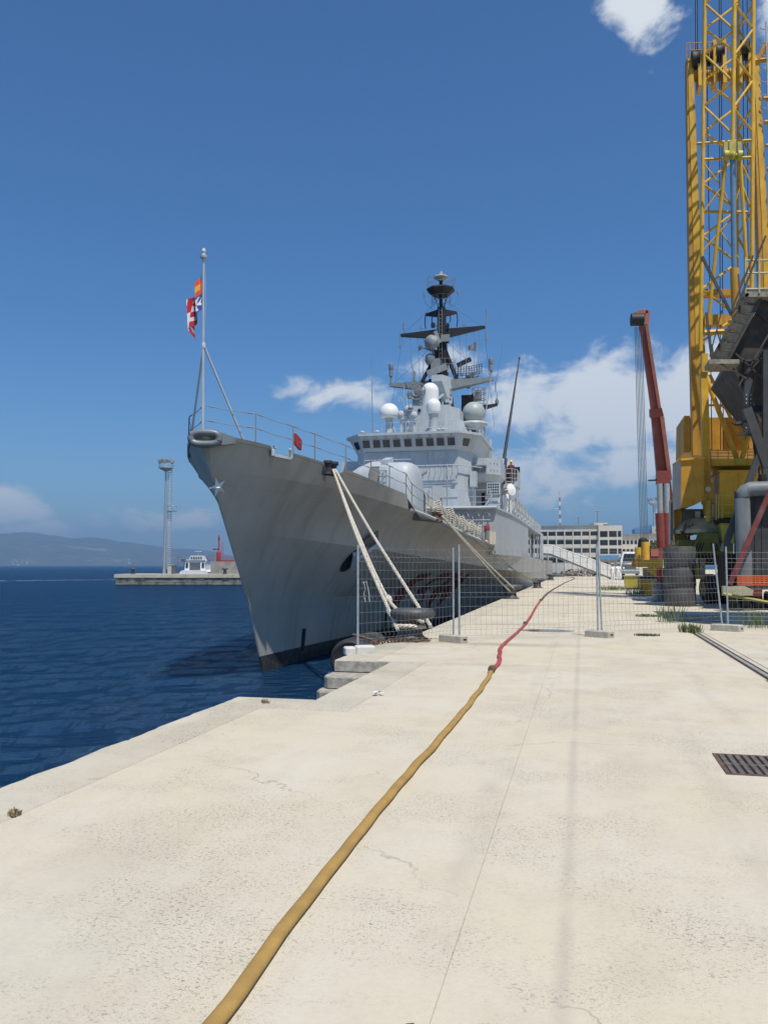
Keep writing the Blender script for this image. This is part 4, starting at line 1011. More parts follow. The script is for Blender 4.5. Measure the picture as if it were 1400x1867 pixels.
# ---- gun turret on the foredeck
gt = Vector((-9.5, 43.2, 3.5))
def turret():
    b = MB(); prof = []
    n = 22; rings = [(0, 1.06, 1.0), (1.2, 1.03, 1.0), (2.2, .97, .97), (2.95, .90, .90), (3.35, .80, .80), (3.55, .66, .66), (3.62, .4, .4), (3.63, .02, .02)]
    vs = []; fs = []
    for z, kx, ky in rings:
        for i in range(n):
            t = 2 * math.pi * i / n; ex = .50
            x = math.copysign(abs(math.cos(t)) ** ex, math.cos(t)) * 1.08 * kx; yy = math.copysign(abs(math.sin(t)) ** ex, math.sin(t)) * 1.75 * ky
            vs.append(gt + Vector((x + .12, yy, z)))
    for k in range(len(rings) - 1):
        for i in range(n): fs.append((k * n + i, k * n + (i + 1) % n, (k + 1) * n + (i + 1) % n, (k + 1) * n + i))
    b.add(vs, fs); t_ = b.build('gun_turret', M['gunwhite'], ship, smooth=50)
    # the raised middle housing with the ladder
    b = MB(); c = gt + Vector((-.55, -1.62, 0))
    b.prism([c + Vector((-.32, -.14, 1.0)), c + Vector((.32, -.14, 1.0)), c + Vector((.32, .5, 1.0)), c + Vector((-.32, .5, 1.0))], [c + Vector((-.26, .34, 3.35)), c + Vector((.26, .34, 3.35)), c + Vector((.26, .9, 3.6)), c + Vector((-.26, .9, 3.6))])
    b.prism([c + Vector((-.22, .5, 3.4)), c + Vector((.22, .5, 3.4)), c + Vector((.22, 1.6, 3.6)), c + Vector((-.22, 1.6, 3.6))], [c + Vector((-.2, .5, 3.72)), c + Vector((.2, .5, 3.72)), c + Vector((.2, 1.6, 3.98)), c + Vector((-.2, 1.6, 3.98))])
    b.build('housing', M['gunwhite'], t_, smooth=30)
    b = MB()
    for sx in (-.2, .2): b.tube(c + Vector((sx, -.28, .9)), c + Vector((sx * .9, .12, 3.1)), .022, 5)
    for i in range(8): k_ = i / 7; b.tube(c + Vector((-.2, -.28 + .4 * k_, .9 + 2.2 * k_)), c + Vector((.2, -.28 + .4 * k_, .9 + 2.2 * k_)), .018, 5)
    b.build('ladder', M['midgrey'], t_)
    # gun shield lobe to starboard with the brown canvas port and the long sloping shroud
    b = MB(); g0 = gt + Vector((-1.75, .0, 0))
    vs = []; fs = []
    secs = [(0.95, 1.1, 1.0, 3.78), (0.3, 1.15, .9, 3.74), (-.45, 1.05, .7, 3.45), (-1.1, .8, .5, 3.05), (-1.7, .45, .4, 2.6)]
    for dx, wy, zb, zt in secs:
        for i in range(14):
            t = 2 * math.pi * i / 14
            vs.append(g0 + Vector((dx, math.copysign(abs(math.cos(t)) ** .6, math.cos(t)) * wy, (zb + zt) / 2 + math.copysign(abs(math.sin(t)) ** .7, math.sin(t)) * (zt - zb) / 2)))
    for k in range(len(secs) - 1):
        for i in range(14): fs.append((k * 14 + i, k * 14 + (i + 1) % 14, (k + 1) * 14 + (i + 1) % 14, (k + 1) * 14 + i))
    fs += [tuple(range(14)), tuple((len(secs) - 1) * 14 + i for i in range(14))]
    b.add(vs, fs); b.build('shield_lobe', M['gunwhite'], t_, smooth=50)
    canvas = mat('brown_grey_canvas', (.30, .27, .24), .85, var=.15, scale=4)
    b = MB(); c2 = g0 + Vector((.66, -1.10, 2.75)); b.box(c2, (.52, .16, 1.15)); b.build('canvas_port', canvas, t_, smooth=0)
    b = MB(); b.path([c2 + Vector((-.28, -.06, -.6)), c2 + Vector((-.28, -.06, .45)), c2 + Vector((-.18, -.06, .6)), c2 + Vector((.28, -.06, .6))], .035, 6); b.build('port_frame', M['midgrey'], t_)
    return t_
turret()

# ---- deckhouse across the beam
def plan_box(b, port, z0, z1):
    pts = port + [(mir(x), y) for x, y in port[::-1]]; b.poly_z(pts, z0, z1); return b
port = [(-4.70, 46.6), (-4.42, 52), (-4.27, 58), (-4.25, 68), (-4.25, 68.2), (-6.2, 68.2), (-6.2, 98)]
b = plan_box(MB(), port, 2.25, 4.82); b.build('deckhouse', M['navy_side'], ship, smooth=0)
port = [(-4.62, 46.45), (-4.34, 52), (-4.2, 58), (-4.18, 92), (-4.6, 96)]
b = plan_box(MB(), port, 4.822, 4.95); b.build('upper_deck', M['navy'], ship, smooth=0)
b = MB(); b.path([(mir(-4.62), 46.4, 4.90), (-4.62, 46.4, 4.90)], .10, 8); b.build('deck_lip', M['gunwhite'], ship)
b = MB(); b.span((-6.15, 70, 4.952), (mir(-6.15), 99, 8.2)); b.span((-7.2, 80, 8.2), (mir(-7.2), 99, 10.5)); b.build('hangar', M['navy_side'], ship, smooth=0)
for yy in (74, 80, 86, 91):
    b = MB(); b.tube((-4.45, yy, 2.2), (-4.45, yy, 4.82), .07, 8); b.build('deck_pillar', M['navy'], ship)
b = MB(); b.tube((-4.9, 83, 2.3), (-4.9, 83, 4.7), .16, 8); b.path([(-4.9, 83, 4.6), (-4.5, 83, 4.3), (-4.3, 83, 3.9)], .06, 6); b.box((-4.7, 83, 4.4), (.5, .5, .3)); b.build('davit', M['darkgrey'], ship)
b = MB(); b.span((-4.22, 88, 2.25), (-4.05, 90.4, 5.0)); b.build('side_port_frame', M['navy'], ship)
railing(ship, [(-5.0, 46.9, 4.95), (-8.6, 46.9, 4.95)], 1.0, .9, (1.0, .62, .3), .018, .014, 'gunwhite')
railing(ship, [(-8.6, 46.9, 4.95), (-8.6, 51.9, 4.95)], 1.0, 1.2, (1.0, .5), .018, .014, 'gunwhite')
railing(ship, [(-4.45, 54.5, 4.95), (-4.35, 92, 4.95)], 1.05, 1.2, (1.0, .66, .33), .028, .02, 'gunwhite')
# pipes and lockers on the deckhouse front
b = MB()
for x0 in (-8.0, -7.1, -6.6, -6.0, -5.4):
    b.path([(x0, 46.5, 3.3), (x0, 46.5, 4.45), (x0 + .1, 46.45, 4.62), (x0 + .3, 46.45, 4.62), (x0 + .38, 46.45, 4.42)], .035, 6)
b.path([(-8.3, 46.48, 4.2), (-5.0, 46.48, 4.2)], .03, 6); b.path([(-7.9, 46.48, 3.9), (-5.2, 46.48, 3.9), (-5.2, 46.48, 3.0)], .03, 6)
b.build('pipework', M['navy'], ship)
b = MB(); b.lathe((-5.15, 46.15, 3.0), [(.26, 0), (.26, .08), (.2, .1)], 12); b.build('buoy_base', M['red'], ship)
b = MB(); b.lathe((-5.15, 46.15, 3.08), [(.13, 0), (.13, .55), (.14, .56)], 12); bm_ = b.build('marker_buoy', M['midgrey'], ship)
b = MB(); b.lathe((-5.15, 46.15, 3.62), [(.155, 0), (.16, .12), (.12, .24), (.05, .29), (0, .3)], 12); b.build('red_cap', M['red'], bm_)
b = MB(); rnd = random.Random(2)
for i in range(16):
    c = Vector((-4.95 - rnd.uniform(0, .9), 45.6 + rnd.uniform(-1, .6), 2.85)); rr = rnd.uniform(.12, .24)
    b.path([c + Vector((rr * math.cos(t), rr * math.sin(t), .035 * rnd.random() + .05 * (i % 4))) for t in [k * math.pi / 6 for k in range(12)]], .03, 5, True)
for i in range(4): b.tube((-4.85 + .05 * i, 45.0 + i * .3, 2.8), (-4.85 + .05 * i, 45.0 + i * .3, 3.5), .07, 7)
b.build('rope_coils', M['rope'], ship)
# scramble nets drying over the side rail, five sagging panels
for k in range(5):
    y0 = 35.4 + k * 1.85; b = MB(); y1 = y0 + 1.75
    def npt(u, v):
        yy = y0 + (y1 - y0) * u; s = yy - Y_BOW; xx = lev_pt(0, s).x - .35; zb = tab(Z1, s) + .06
        top = 1.05 - .16 * k * .3 - .18 * math.sin(math.pi * u)
        return Vector((xx + .10 * math.sin(v * 3.1) + .03 * math.sin(u * 20 + v * 7), yy, zb + top * (1 - v)))
    for i in range(11):
        v = i / 10; b.path([npt(u / 8, v) + Vector((0, 0, .03 * math.sin(u * 2.4 + i))) for u in range(9)], .019, 4)
    for j in range(4): b.path([npt(j / 3, v / 8) for v in range(9)], .022, 4)
    b.build('scramble_net', M['rope'], ship)
b = MB()
for s in (13.6, 15.4, 17.3, 19.1, 21.0, 22.9):
    p = lev_pt(0, s); b.tube((p.x - .35, Y_BOW + s, tab(Z1, s)), (p.x - .35, Y_BOW + s, tab(Z1, s) + 1.1), .03, 6)
b.build('net_posts', M['darkgrey'], ship)
b = MB()
for s_ in (14.3, 14.75): p = lev_pt(0, s_); b.lathe((p.x - .12, Y_BOW + s_, p.z), [(.16, 0), (.2, .06), (.13, .14), (.13, .3), (.2, .38), (0, .42)], 12)
b.build('mooring_bitts', M['rust'], ship)
b = MB()
for i in range(9):
    p = lev_pt(0, 15.2 + i * 1.0); b.path([p + Vector((-.12, -.5, .12)), p + Vector((-.05, .1, .16)), p + Vector((-.12, .6, .1))], .05, 5)
b.build('mooring_hawser', M['rope_dark'], ship)

# ---- bridge
BX0, BX1 = -13.85, -7.62            # front wall
base_pl = [(BX0, 52.0), (BX1, 52.0), (-6.92, 53.05), (-6.92, 67), (-14.55, 67), (-14.55, 53.05)]
b = MB(); b.poly_z(base_pl, 4.952, 9.0); bridge = b.build('bridge', M['navy'], ship, smooth=0)
top_pl = [(-13.98, 51.42), (-7.48, 51.42), (-6.38, 52.85), (-6.38, 60), (-15.08, 60), (-15.08, 52.85)]
base2 = [(BX0, 51.99), (BX1, 51.99), (-6.9, 53.05), (-6.9, 60), (-14.57, 60), (-14.57, 53.05)]
b = MB(); b.prism([(x, y, 9.003) for x, y in base2], [(x, y, 10.02) for x, y in top_pl]); b.build('window_band', M['navy'], bridge, smooth=0)
rp = [(-14.05, 51.22), (-7.42, 51.22), (-6.2, 52.75), (-6.2, 60.1), (-15.26, 60.1), (-15.26, 52.75)]
b = MB(); b.poly_z(rp, 10.022, 10.17); b.build('roof_visor', M['gunwhite'], bridge, smooth=0)
b = MB(); b.span((BX0 + .1, 51.93, 8.93), (BX1 - .02, 51.985, 8.995)); b.build('string_course', M['navy'], bridge, smooth=0)
def slant_window(x, w, z0, z1):
    def Y_(z): return 51.99 + (51.42 - 51.99) * (z - 9.003) / (10.02 - 9.003)
    b = MB(); e = .018
    b.prism([(x - w / 2, Y_(z0) - e, z0), (x + w / 2, Y_(z0) - e, z0), (x + w / 2, Y_(z1) - e, z1), (x - w / 2, Y_(z1) - e, z1)],
            [(x - w / 2, Y_(z0) + .1, z0), (x + w / 2, Y_(z0) + .1, z0), (x + w / 2, Y_(z1) + .1, z1), (x - w / 2, Y_(z1) + .1, z1)])
    wn = b.build('window', M['glass'], bridge, smooth=0)
    return wn
for i, px in enumerate([668, 687, 704.5, 723.5, 744, 764.5, 784, 803, 822.5]):
    x = sight(px, 812, Y=51.7).x; slant_window(x, .47, 9.32, 9.76)
# frames round the panes, wipers above them: one part each
b = MB()
for i, px in enumerate([668, 687, 704.5, 723.5, 744, 764.5, 784, 803, 822.5]):
    x = sight(px, 812, Y=51.7).x; Yf = lambda z: 51.99 + (51.42 - 51.99) * (z - 9.003) / 1.017 - .03
    for a, c in (((x - .26, 9.29), (x + .26, 9.29)), ((x + .26, 9.29), (x + .26, 9.79)), ((x + .26, 9.79), (x - .26, 9.79)), ((x - .26, 9.79), (x - .26, 9.29))):
        b.bar((a[0], Yf(a[1]), a[1]), (c[0], Yf(c[1]), c[1]), .035, .035)
    b.box((x + .02, Yf(9.88) - .04, 9.88), (.1, .08, .06))
b.build('window_frames', M['navy'], bridge, smooth=0)
for lo0, lo1, hi0, hi1, u0, u1 in (((-7.62, 51.99), (-6.9, 53.05), (-7.48, 51.42), (-6.38, 52.85), .26, .62), ((-13.85, 51.99), (-14.57, 53.05), (-13.98, 51.42), (-15.08, 52.85), .3, .72)):
    def cp_(u, z):
        w = (z - 9.003) / 1.017; a_ = Vector((lo0[0] + (lo1[0] - lo0[0]) * u, lo0[1] + (lo1[1] - lo0[1]) * u, 0)); c_ = Vector((hi0[0] + (hi1[0] - hi0[0]) * u, hi0[1] + (hi1[1] - hi0[1]) * u, 0))
        p_ = a_.lerp(c_, w); p_.z = z; return p_
    nrm = (cp_(1, 9.5) - cp_(0, 9.5)).cross(Vector((0, 0, 1))).normalized()
    if nrm.y > 0: nrm = -nrm
    q_ = [cp_(u0, 9.30), cp_(u1, 9.30), cp_(u1, 9.76), cp_(u0, 9.76)]; b = MB(); b.prism([p_ + nrm * .03 for p_ in q_], [p_ - nrm * .1 for p_ in q_]); b.build('window', M['glass'], bridge, smooth=0)
# horizontal grab rails round the front wall
for z in (8.02,):
    b = MB(); yv = 51.62
    b.tube((-10.9, yv, z), (-7.6, yv, z), .035, 6); b.tube((-7.6, yv, z), (-6.9, 52.6, z), .035, 6); b.tube((-6.9, 52.6, z), (-6.3, 53.6, z), .035, 6)
    b.tube((-10.9, yv, z - .32), (-7.6, yv, z - .32), .018, 6)
    for i in range(10): xx = -10.9 + i * .366; b.path([(xx, yv, z), (xx, yv + .1, z - .28), (xx, 51.99, z - .38)], .02, 5)
    b.build('grab_rail', M['navy'], bridge)
b = MB(); b.tube((-13.7, 51.55, 8.45), (-10.6, 51.55, 8.45), .03, 6)
for i in range(8): xx = -13.7 + i * .44; b.path([(xx, 51.55, 8.45), (xx, 51.99, 8.3)], .018, 5)
b.build('grab_rail', M['navy'], bridge)
for zz in (6.0, 6.9):
    b = MB(); b.span((-13.8, 51.955, zz), (-7.65, 51.995, zz + .04)); b.build('wall_stiffener', M['navy'], bridge, smooth=0)
b = MB(); b.span((-6.95, 52.6, 6.7), (-6.55, 53.4, 7.7)); b.build('junction_box', M['navy'], bridge, smooth=0)
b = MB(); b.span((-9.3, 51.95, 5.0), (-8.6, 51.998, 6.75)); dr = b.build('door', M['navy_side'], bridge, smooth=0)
b = MB(); b.lathe((-8.72, 51.94, 5.9), [(.06, 0), (.06, .03), (0, .03)], 8, axis=(0, -1, 0)); b.build('door_handle', M['darkgrey'], dr)
for x0, z0, w_, h_ in ((-12.9, 7.2, .5, .35), (-11.6, 7.3, .3, .3), (-10.3, 6.2, .35, .5), (-8.0, 6.9, .25, .35)):
    b = MB(); b.span((x0, 51.86, z0), (x0 + w_, 51.996, z0 + h_)); b.build('vent_box', M['navy'], bridge, smooth=0)
b = MB(); b.path([(-10.0, 51.93, 4.97), (-10.0, 51.93, 7.6), (-9.6, 51.93, 7.8), (-9.6, 51.93, 8.9)], .03, 6); b.path([(-8.3, 51.93, 5.0), (-8.3, 51.93, 8.9)], .025, 6); b.build('conduit', M['navy'], bridge)
# starboard wing stub
b = MB(); b.span((-16.0, 54, 7.3), (-14.55, 58, 8.75)); b.span((-15.6, 53.9, 7.7), (-14.8, 54.0, 8.2)); b.build('starboard_wing', M['navy'], bridge, smooth=0)
# port wing: chamfered box with a sloping underside
wp = [(-6.92, 54.0), (-5.98, 54.0), (-5.22, 55.2), (-5.22, 58.5), (-6.92, 58.5)]
wl = [(-6.92, 54.4), (-6.15, 54.4), (-5.6, 55.4), (-5.6, 58.4), (-6.92, 58.4)]
b = MB(); b.prism([(x, y, 7.66) for x, y in wp], [(x, y, 8.72) for x, y in wp]); b.prism([(x, y, 7.25) for x, y in wl], [(x, y, 7.655) for x, y in wp]); wing = b.build('port_wing', M['navy'], bridge, smooth=0)
b = MB(); b.prism([(-6.9, 53.97, 8.18), (-6.0, 53.97, 8.18), (-6.0, 53.97, 8.26), (-6.9, 53.97, 8.32)], [(-6.9, 53.6, 8.20), (-6.0, 53.6, 8.20), (-6.0, 53.6, 8.26), (-6.9, 53.6, 8.26)]); b.build('eyebrow', M['gunwhite'], wing, smooth=0)
b = MB(); b.span((-6.85, 53.975, 7.75), (-6.48, 53.99, 8.12)); b.span((-6.42, 53.975, 7.75), (-6.05, 53.99, 8.12)); b.build('recess_panel', M['midgrey'], wing, smooth=0)
b = MB(); dd = Vector((.76, 1.2, 0)).normalized(); nn_ = Vector((1.2, -.76, 0)).normalized()
for i in range(3):
    for z in (7.95, 8.4): c = Vector((-5.98, 54, z)) + dd * (.35 + .36 * i) + nn_ * .02; b.box(c, (.05, .05, .08))
b.build('rivet_pads', M['midgrey'], wing, smooth=0)
# lookout platform aft of the wing
b = MB(); b.poly_z([(-5.9, 58.6), (-4.7, 58.6), (-4.4, 59.4), (-4.4, 62), (-5.9, 62)], 7.3, 7.4); b.prism([(-5.9, 58.6, 6.9), (-5.4, 58.9, 6.9), (-5.4, 62, 6.9), (-5.9, 62, 6.9)], [(-5.9, 58.6, 7.298), (-4.7, 58.6, 7.298), (-4.45, 62, 7.298), (-5.9, 62, 7.298)])
b.build('lookout_platform', M['navy'], bridge, smooth=0)
railing(bridge, [(-5.2, 58.65, 7.4), (-4.75, 58.65, 7.4), (-4.42, 59.4, 7.4), (-4.42, 61.9, 7.4)], 1.1, .5, (1.0, .7, .4, .15), .022, .018, 'gunwhite')
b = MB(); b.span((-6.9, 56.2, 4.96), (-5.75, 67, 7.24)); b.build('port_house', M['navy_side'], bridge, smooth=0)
b = MB(); b.span((-6.62, 56.15, 5.75), (-6.38, 56.19, 6.6)); b.build('side_light', M['black'], bridge, smooth=0)
# decoy launcher: twenty tubes in a box
lx, ly, lz = -5.42, 52.3, 6.52
b = MB(); b.span((lx - .40, ly, lz - .37), (lx + .40, ly + .7, lz + .37)); lau = b.build('decoy_launcher', M['gunwhite'], ship, smooth=0)
for i in range(5):
    for j in range(4):
        b = MB(); b.tube((lx - .29 + i * .145, ly - .012, lz - .255 + j * .17), (lx - .29 + i * .145, ly + .12, lz - .255 + j * .17), .058, 12); b.build('tube', M['black'], lau)
b = MB()
for sx in (-.36, .36):
    b.bar((lx + sx, ly + .1, 4.95), (lx + sx, ly + .3, lz - .37), .07, .07); b.bar((lx + sx, ly - .3, 4.95), (lx + sx * .9, ly + .3, lz - .5), .05, .05)
b.bar((lx - .5, ly - .1, 5.9), (lx + .5, ly - .1, 5.9), .05); b.bar((lx - .5, ly - .1, 5.5), (lx + .5, ly - .1, 5.5), .05); b.bar((lx - .8, ly - .4, 4.95), (lx - .05, ly, 6.1), .05); b.span((lx - .3, ly, 5.2), (lx + .3, ly + .5, 5.9))
b.build('mount', M['navy'], lau, smooth=0)
# stowed gear, white dish and inflatable liferafts along the port side
for i, yy in enumerate([59.5, 62.5, 65.5, 69.5, 73.5, 78, 83]):
    b = MB(); b.tube((-4.95, yy - .72, 5.95), (-4.95, yy + .72, 5.95), .40, 14)
    rf = b.build('life_raft', M['radome'], ship, smooth=40)
    b = MB()
    for dy in (-.45, 0, .45): b.lathe((-4.95, yy + dy, 5.95), [(.415, -.03), (.415, .03)], 14, axis=(0, 1, 0))
    b.build('raft_strap', M['darkgrey'], rf)
    b = MB(); b.bar((-4.6, yy - .5, 4.95), (-5.0, yy - .5, 5.7), .07); b.bar((-4.6, yy + .5, 4.95), (-5.0, yy + .5, 5.7), .07); b.bar((-5.3, yy - .5, 4.95), (-5.2, yy - .5, 5.7), .07); b.bar((-4.55, yy + .75, 5.6), (-4.65, yy + .85, 6.5), .10, .05)
    b.build('raft_cradle', M['midgrey'], rf)
b = MB(); b.lathe((-4.82, 58.5, 6.98), [(0, -.08), (.30, -.05), (.42, .02), (.44, .06), (.3, .1), (0, .14)], 20, axis=(.75, -.6, .15)); b.tube((-4.86, 58.55, 4.95), (-4.86, 58.55, 6.85), .06, 8); b.build('small_dish', M['radome'], ship)
b = MB(); b.tube((-6.2, 66, 6.4), (-5.8, 66, 10.2), .16, 10, .12); b.tube((-5.95, 66.0, 10.2), (-4.66, 66, 18.25), .15, 10, .045); b.lathe((-4.66, 66, 18.2), [(.09, 0), (.09, .15), (0, .16)], 8); b.build('tall_whip_aerial', M['darkgrey'], ship)

# ---- on the bridge roof
def radome(c, rad, body, ped, label=None, m='radome', flat=1.0, collar=.0):
    b = MB(); pr = [(rad * .78, -body)] if body else []
    if body: pr += [(rad * .93, -body + .06), (rad, -body + .3 * rad), (rad, 0)]
    else: pr = [(rad * .5, -rad * .86)]
    k0 = 0 if body else -60
    for i in range(13):
        t = R(k0 + (90 - k0) * i / 12); pr.append((max(rad * math.cos(t), 0.0005), rad * math.sin(t) * flat))
    b.lathe(c, pr, 28); o = b.build('radome', M[m], ship, smooth=60)
    return o
c = Vector((-12.6, 54.0, 11.98)); o = radome(c, .67, .36, 0)
b = MB(); b.lathe((c.x, c.y, 10.17), [(.36, 0), (.30, .2), (.24, .9), (.27, 1.4), (.5, 1.5)], 16); b.bar((c.x + .65, c.y - .2, 10.17), (c.x + .2, c.y - .1, 11.3), .07); b.build('pedestal', M['navy'], o)
c = Vector((-9.72, 55, 12.55)); o = radome(c, .50, .56, 0)
b = MB(); b.lathe((c.x, c.y, 10.17), [(.46, 0), (.44, .5), (.5, .55), (.5, .6), (.33, .65), (.31, 1.6), (.4, 1.85)], 18); b.build('pedestal', M['navy'], o)
c = Vector((-10.5, 58, 14.2)); o = radome(c, .63, 1.5, 0)
b = MB(); b.lathe((c.x, c.y, 12.4), [(.5, 0), (.5, .25), (.56, .3)], 16); b.build('pedestal', M['navy'], o)
c = Vector((-7.6, 60, 12.85)); o = radome(c, .84, 0, 0, m='radome_grey')
b = MB(); b.lathe((c.x, c.y, 12.0), [(.55, -.32), (1.0, -.08), (1.05, 0), (1.0, .12), (.75, .2), (.5, .22)], 20); b.tube((c.x + .55, c.y, 9.2), (c.x + .55, c.y, 11.8), .09, 8); b.tube((c.x + .75, c.y + .3, 9.2), (c.x + .75, c.y + .3, 11.8), .07, 8); b.tube((c.x - .5, c.y + .2, 9.2), (c.x - .5, c.y + .2, 11.8), .09, 8); b.build('pedestal', M['navy'], o)
# director block behind the radomes
b = MB(); b.poly_z([(-12.05, 56.6), (-11.4, 56.0), (-9.1, 56.0), (-8.3, 57.6), (-8.3, 62.5), (-12.3, 62.5), (-12.3, 57.2)], 10.172, 12.78); db = b.build('director_house', M['navy'], ship, smooth=0)
b = MB(); b.prism([(-8.3, 57.6, 10.2), (-8.3, 62.4, 10.2), (-8.3, 62.4, 12.4), (-8.3, 57.6, 12.0)], [(-7.4, 58.6, 10.2), (-7.4, 62.4, 10.2), (-7.9, 62.4, 11.4), (-7.9, 58.6, 11.2)]); b.build('side_fairing', M['navy'], db, smooth=0)
b = MB(); b.lathe((-10.9, 55.98, 12.45), [(.12, 0), (.12, .06), (0, .06)], 10, axis=(0, -1, 0)); b.build('port_light', M['black'], db)
# signal lamps, directors, ladders on the roof
b = MB()
for x0, y0, hh in ((-11.6, 53.2, 1.3), (-11.2, 53.6, 1.7), (-10.7, 53.2, 1.2)):
    b.tube((x0, y0, 10.17), (x0, y0, 10.17 + hh), .10, 8); b.box((x0, y0, 10.17 + hh), (.4, .4, .25)); b.lathe((x0, y0 - .1, 10.4 + hh), [(.22, -.15), (.22, .12), (.1, .2), (0, .2)], 10, axis=(.2, -1, .2))
b.build('signal_lamps', M['navy'], ship)
b = MB(); b.lathe((-11.0, 53.4, 12.05), [(.16, 0), (.20, .1), (.13, .25), (.05, .35)], 10); b.path([(-11.3, 53.3, 11.6), (-11.1, 53.2, 11.9), (-10.9, 53.2, 11.9), (-10.7, 53.3, 11.6)], .05, 6); b.build('gyro_repeater', M['midgrey'], ship)
# tracking director: round cage antenna beside the tall radome
b = MB(); c = Vector((-11.35, 57.4, 14.15))
for rr in (.62, .35): b.path([c + Vector((rr * math.cos(t), -.02, rr * math.sin(t))) for t in [i * math.pi / 12 for i in range(24)]], .03, 5, True)
for i in range(6): t = i * math.pi / 6; b.tube(c + Vector((.62 * math.cos(t), 0, .62 * math.sin(t))), c - Vector((.62 * math.cos(t), 0, .62 * math.sin(t))), .018, 4)
b.lathe(c + Vector((0, .1, 0)), [(.2, 0), (.3, .25), (.22, .6)], 10, axis=(0, 1, 0)); b.span((c.x - .4, c.y + .3, 12.8), (c.x + .3, c.y + .9, 13.9)); b.span((c.x - .75, c.y + .1, 13.7), (c.x - .45, c.y + .5, 14.1))
b.build('tracking_director', M['midgrey'], ship)
b = MB()
for i in range(10):
    t = -.6 + i * .43; b.path([(-12.2 + .12 * math.cos(t) + 0, 55.6, 13.15 + .2 * math.sin(t)), (-12.2 + .12 * math.cos(t + .43), 55.6, 13.15 + .2 * math.sin(t + .43))], .045, 5)
b.tube((-12.05, 56.2, 12.8), (-12.05, 56.2, 14.2), .03, 5); b.tube((-11.9, 56.4, 12.8), (-11.9, 56.4, 13.6), .05, 5); b.build('horn_cluster', M['gunwhite'], ship)
railing(ship, [(-13.5, 53.3, 10.17), (-12.1, 52.3, 10.17), (-8.0, 52.3, 10.17), (-6.6, 53.6, 10.17), (-6.5, 59.8, 10.17)], .85, .95, (1.0, .5), .02, .014, 'navy', 'roof_railing')
railing(ship, [(-14.5, 53.3, 10.17), (-13.7, 52.6, 10.17)], .35, .5, (1.0, .5), .02, .014, 'navy', 'roof_railing')
railing(ship, [(-6.4, 60.2, 9.0), (-6.1, 62, 9.0), (-6.1, 66, 9.0)], 1.0, .8, (1.0, .66, .33), .02, .014, 'navy', 'roof_railing')
b = MB(); b.span((-7.0, 60.2, 8.9), (-5.9, 66, 9.0)); b.tube((-6.55, 61, 9.0), (-6.55, 61, 11.0), .14, 8); b.span((-7.0, 60.6, 9.0), (-6.7, 61, 10.8)); b.build('aft_platform', M['navy'], ship, smooth=30)
# mushroom vents and small fittings along the visor
b = MB()
for x0 in (-14.0, -13.0, -8.9, -8.6):
    b.tube((x0, 52.2, 10.17), (x0, 52.2, 10.42), .08, 8); b.lathe((x0, 52.2, 10.4), [(.16, 0), (.16, .05), (.08, .12), (0, .13)], 10)
b.build('mushroom_vents', M['gunwhite'], ship)
# whip aerials
for i, (x0, y0, z0, x1, z1, rr) in enumerate([(-14.75, 58, 10.2, -14.9, 17.0, .035), (-12.45, 62, 15.9, -12.85, 18.0, .05), (-6.3, 63.2, 15.0, -5.6, 19.4, .02)]):
    b = MB(); b.tube((x0, y0, z0), (x0, y0, z0 + .8), rr * 2.2, 7); b.tube((x0, y0, z0 + .6), (x1, y0, z1), rr, 6, rr * .35); b.build('whip_aerial', M['midgrey'], ship)
# fallen stay pole down to the wing
b = MB(); b.tube((-7.25, 61, 10.4), (-6.55, 63, 16.6), .05, 6); b.build('aerial_pole', M['galv'], ship)
b = MB(); b.poly_z([(-6.0, 64.5), (-4.6, 64.5), (-4.9, 68), (-6.0, 68)], 8.9, 9.3); b.prism([(-5.9, 64.8, 8.3), (-5.2, 64.8, 8.3), (-5.2, 67, 8.3), (-5.9, 67, 8.3)], [(-6.0, 64.5, 8.9), (-4.6, 64.5, 8.9), (-4.9, 68, 8.9), (-6.0, 68, 8.9)]); b.build('funnel_cap', M['black'], ship, smooth=0)

# ---- masts
mx, my = -10.5, 63.0
b = MB(); b.prism([(mx - .95, my - 1.2, 10.2), (mx + 1.25, my - 1.2, 10.2), (mx + 1.25, my + 1.5, 10.2), (mx - .95, my + 1.5, 10.2)], [(mx - .42, my - .45, 16.35), (mx + .62, my - .45, 16.35), (mx + .62, my + .7, 16.35), (mx - .42, my + .7, 16.35)])
tower = b.build('lower_mast', M['midgrey'], ship, smooth=0)
b = MB()
for z in (12.9, 13.7, 14.5, 15.3): b.span((mx - .6, my - .98 + (z - 12.9) * .13, z), (mx + .9, my - .80 + (z - 12.9) * .13, z + .12))
for i in range(8): b.box((mx + .75 - .04 * i, my - 1.05 + i * .07, 12.6 + i * .42), (.32, .3, .22))
b.tube((mx + .2, my - 1.1, 12.5), (mx + .2, my - .6, 16.2), .09, 8); b.bar((mx - .3, my - 1.4, 14.2), (mx + .35, my - 1.2, 14.75), .25, .18); b.build('mast_fittings', M['navy'], tower, smooth=0)
b = MB(); b.prism([(mx - .5, my - 1.6, 15.7), (mx + .3, my - 1.6, 15.7), (mx + .9, my - .3, 13.6), (mx + .5, my - .3, 13.6)], [(mx - .5, my - 1.6, 16.2), (mx + .3, my - 1.6, 16.2), (mx + .9, my - .3, 16.2), (mx + .5, my - .3, 16.2)]); b.build('mast_bracket', M['navy'], tower, smooth=0)
def yard(z, xl, xr, w0, w1, y, m, drop=0, parent=tower, name='yard'):
    b = MB()
    for xe in (xl, xr):
        b.prism([(mx, y - w0, z - .12), (mx, y + w0, z - .12), (mx, y + w0, z + .16), (mx, y - w0, z + .16)][::1],
                [(xe, y - w1, z + drop), (xe, y + w1, z + drop), (xe, y + w1, z + drop + .12), (xe, y - w1, z + drop + .12)])
    return b.build(name, M[m], parent, smooth=0)
b = MB()
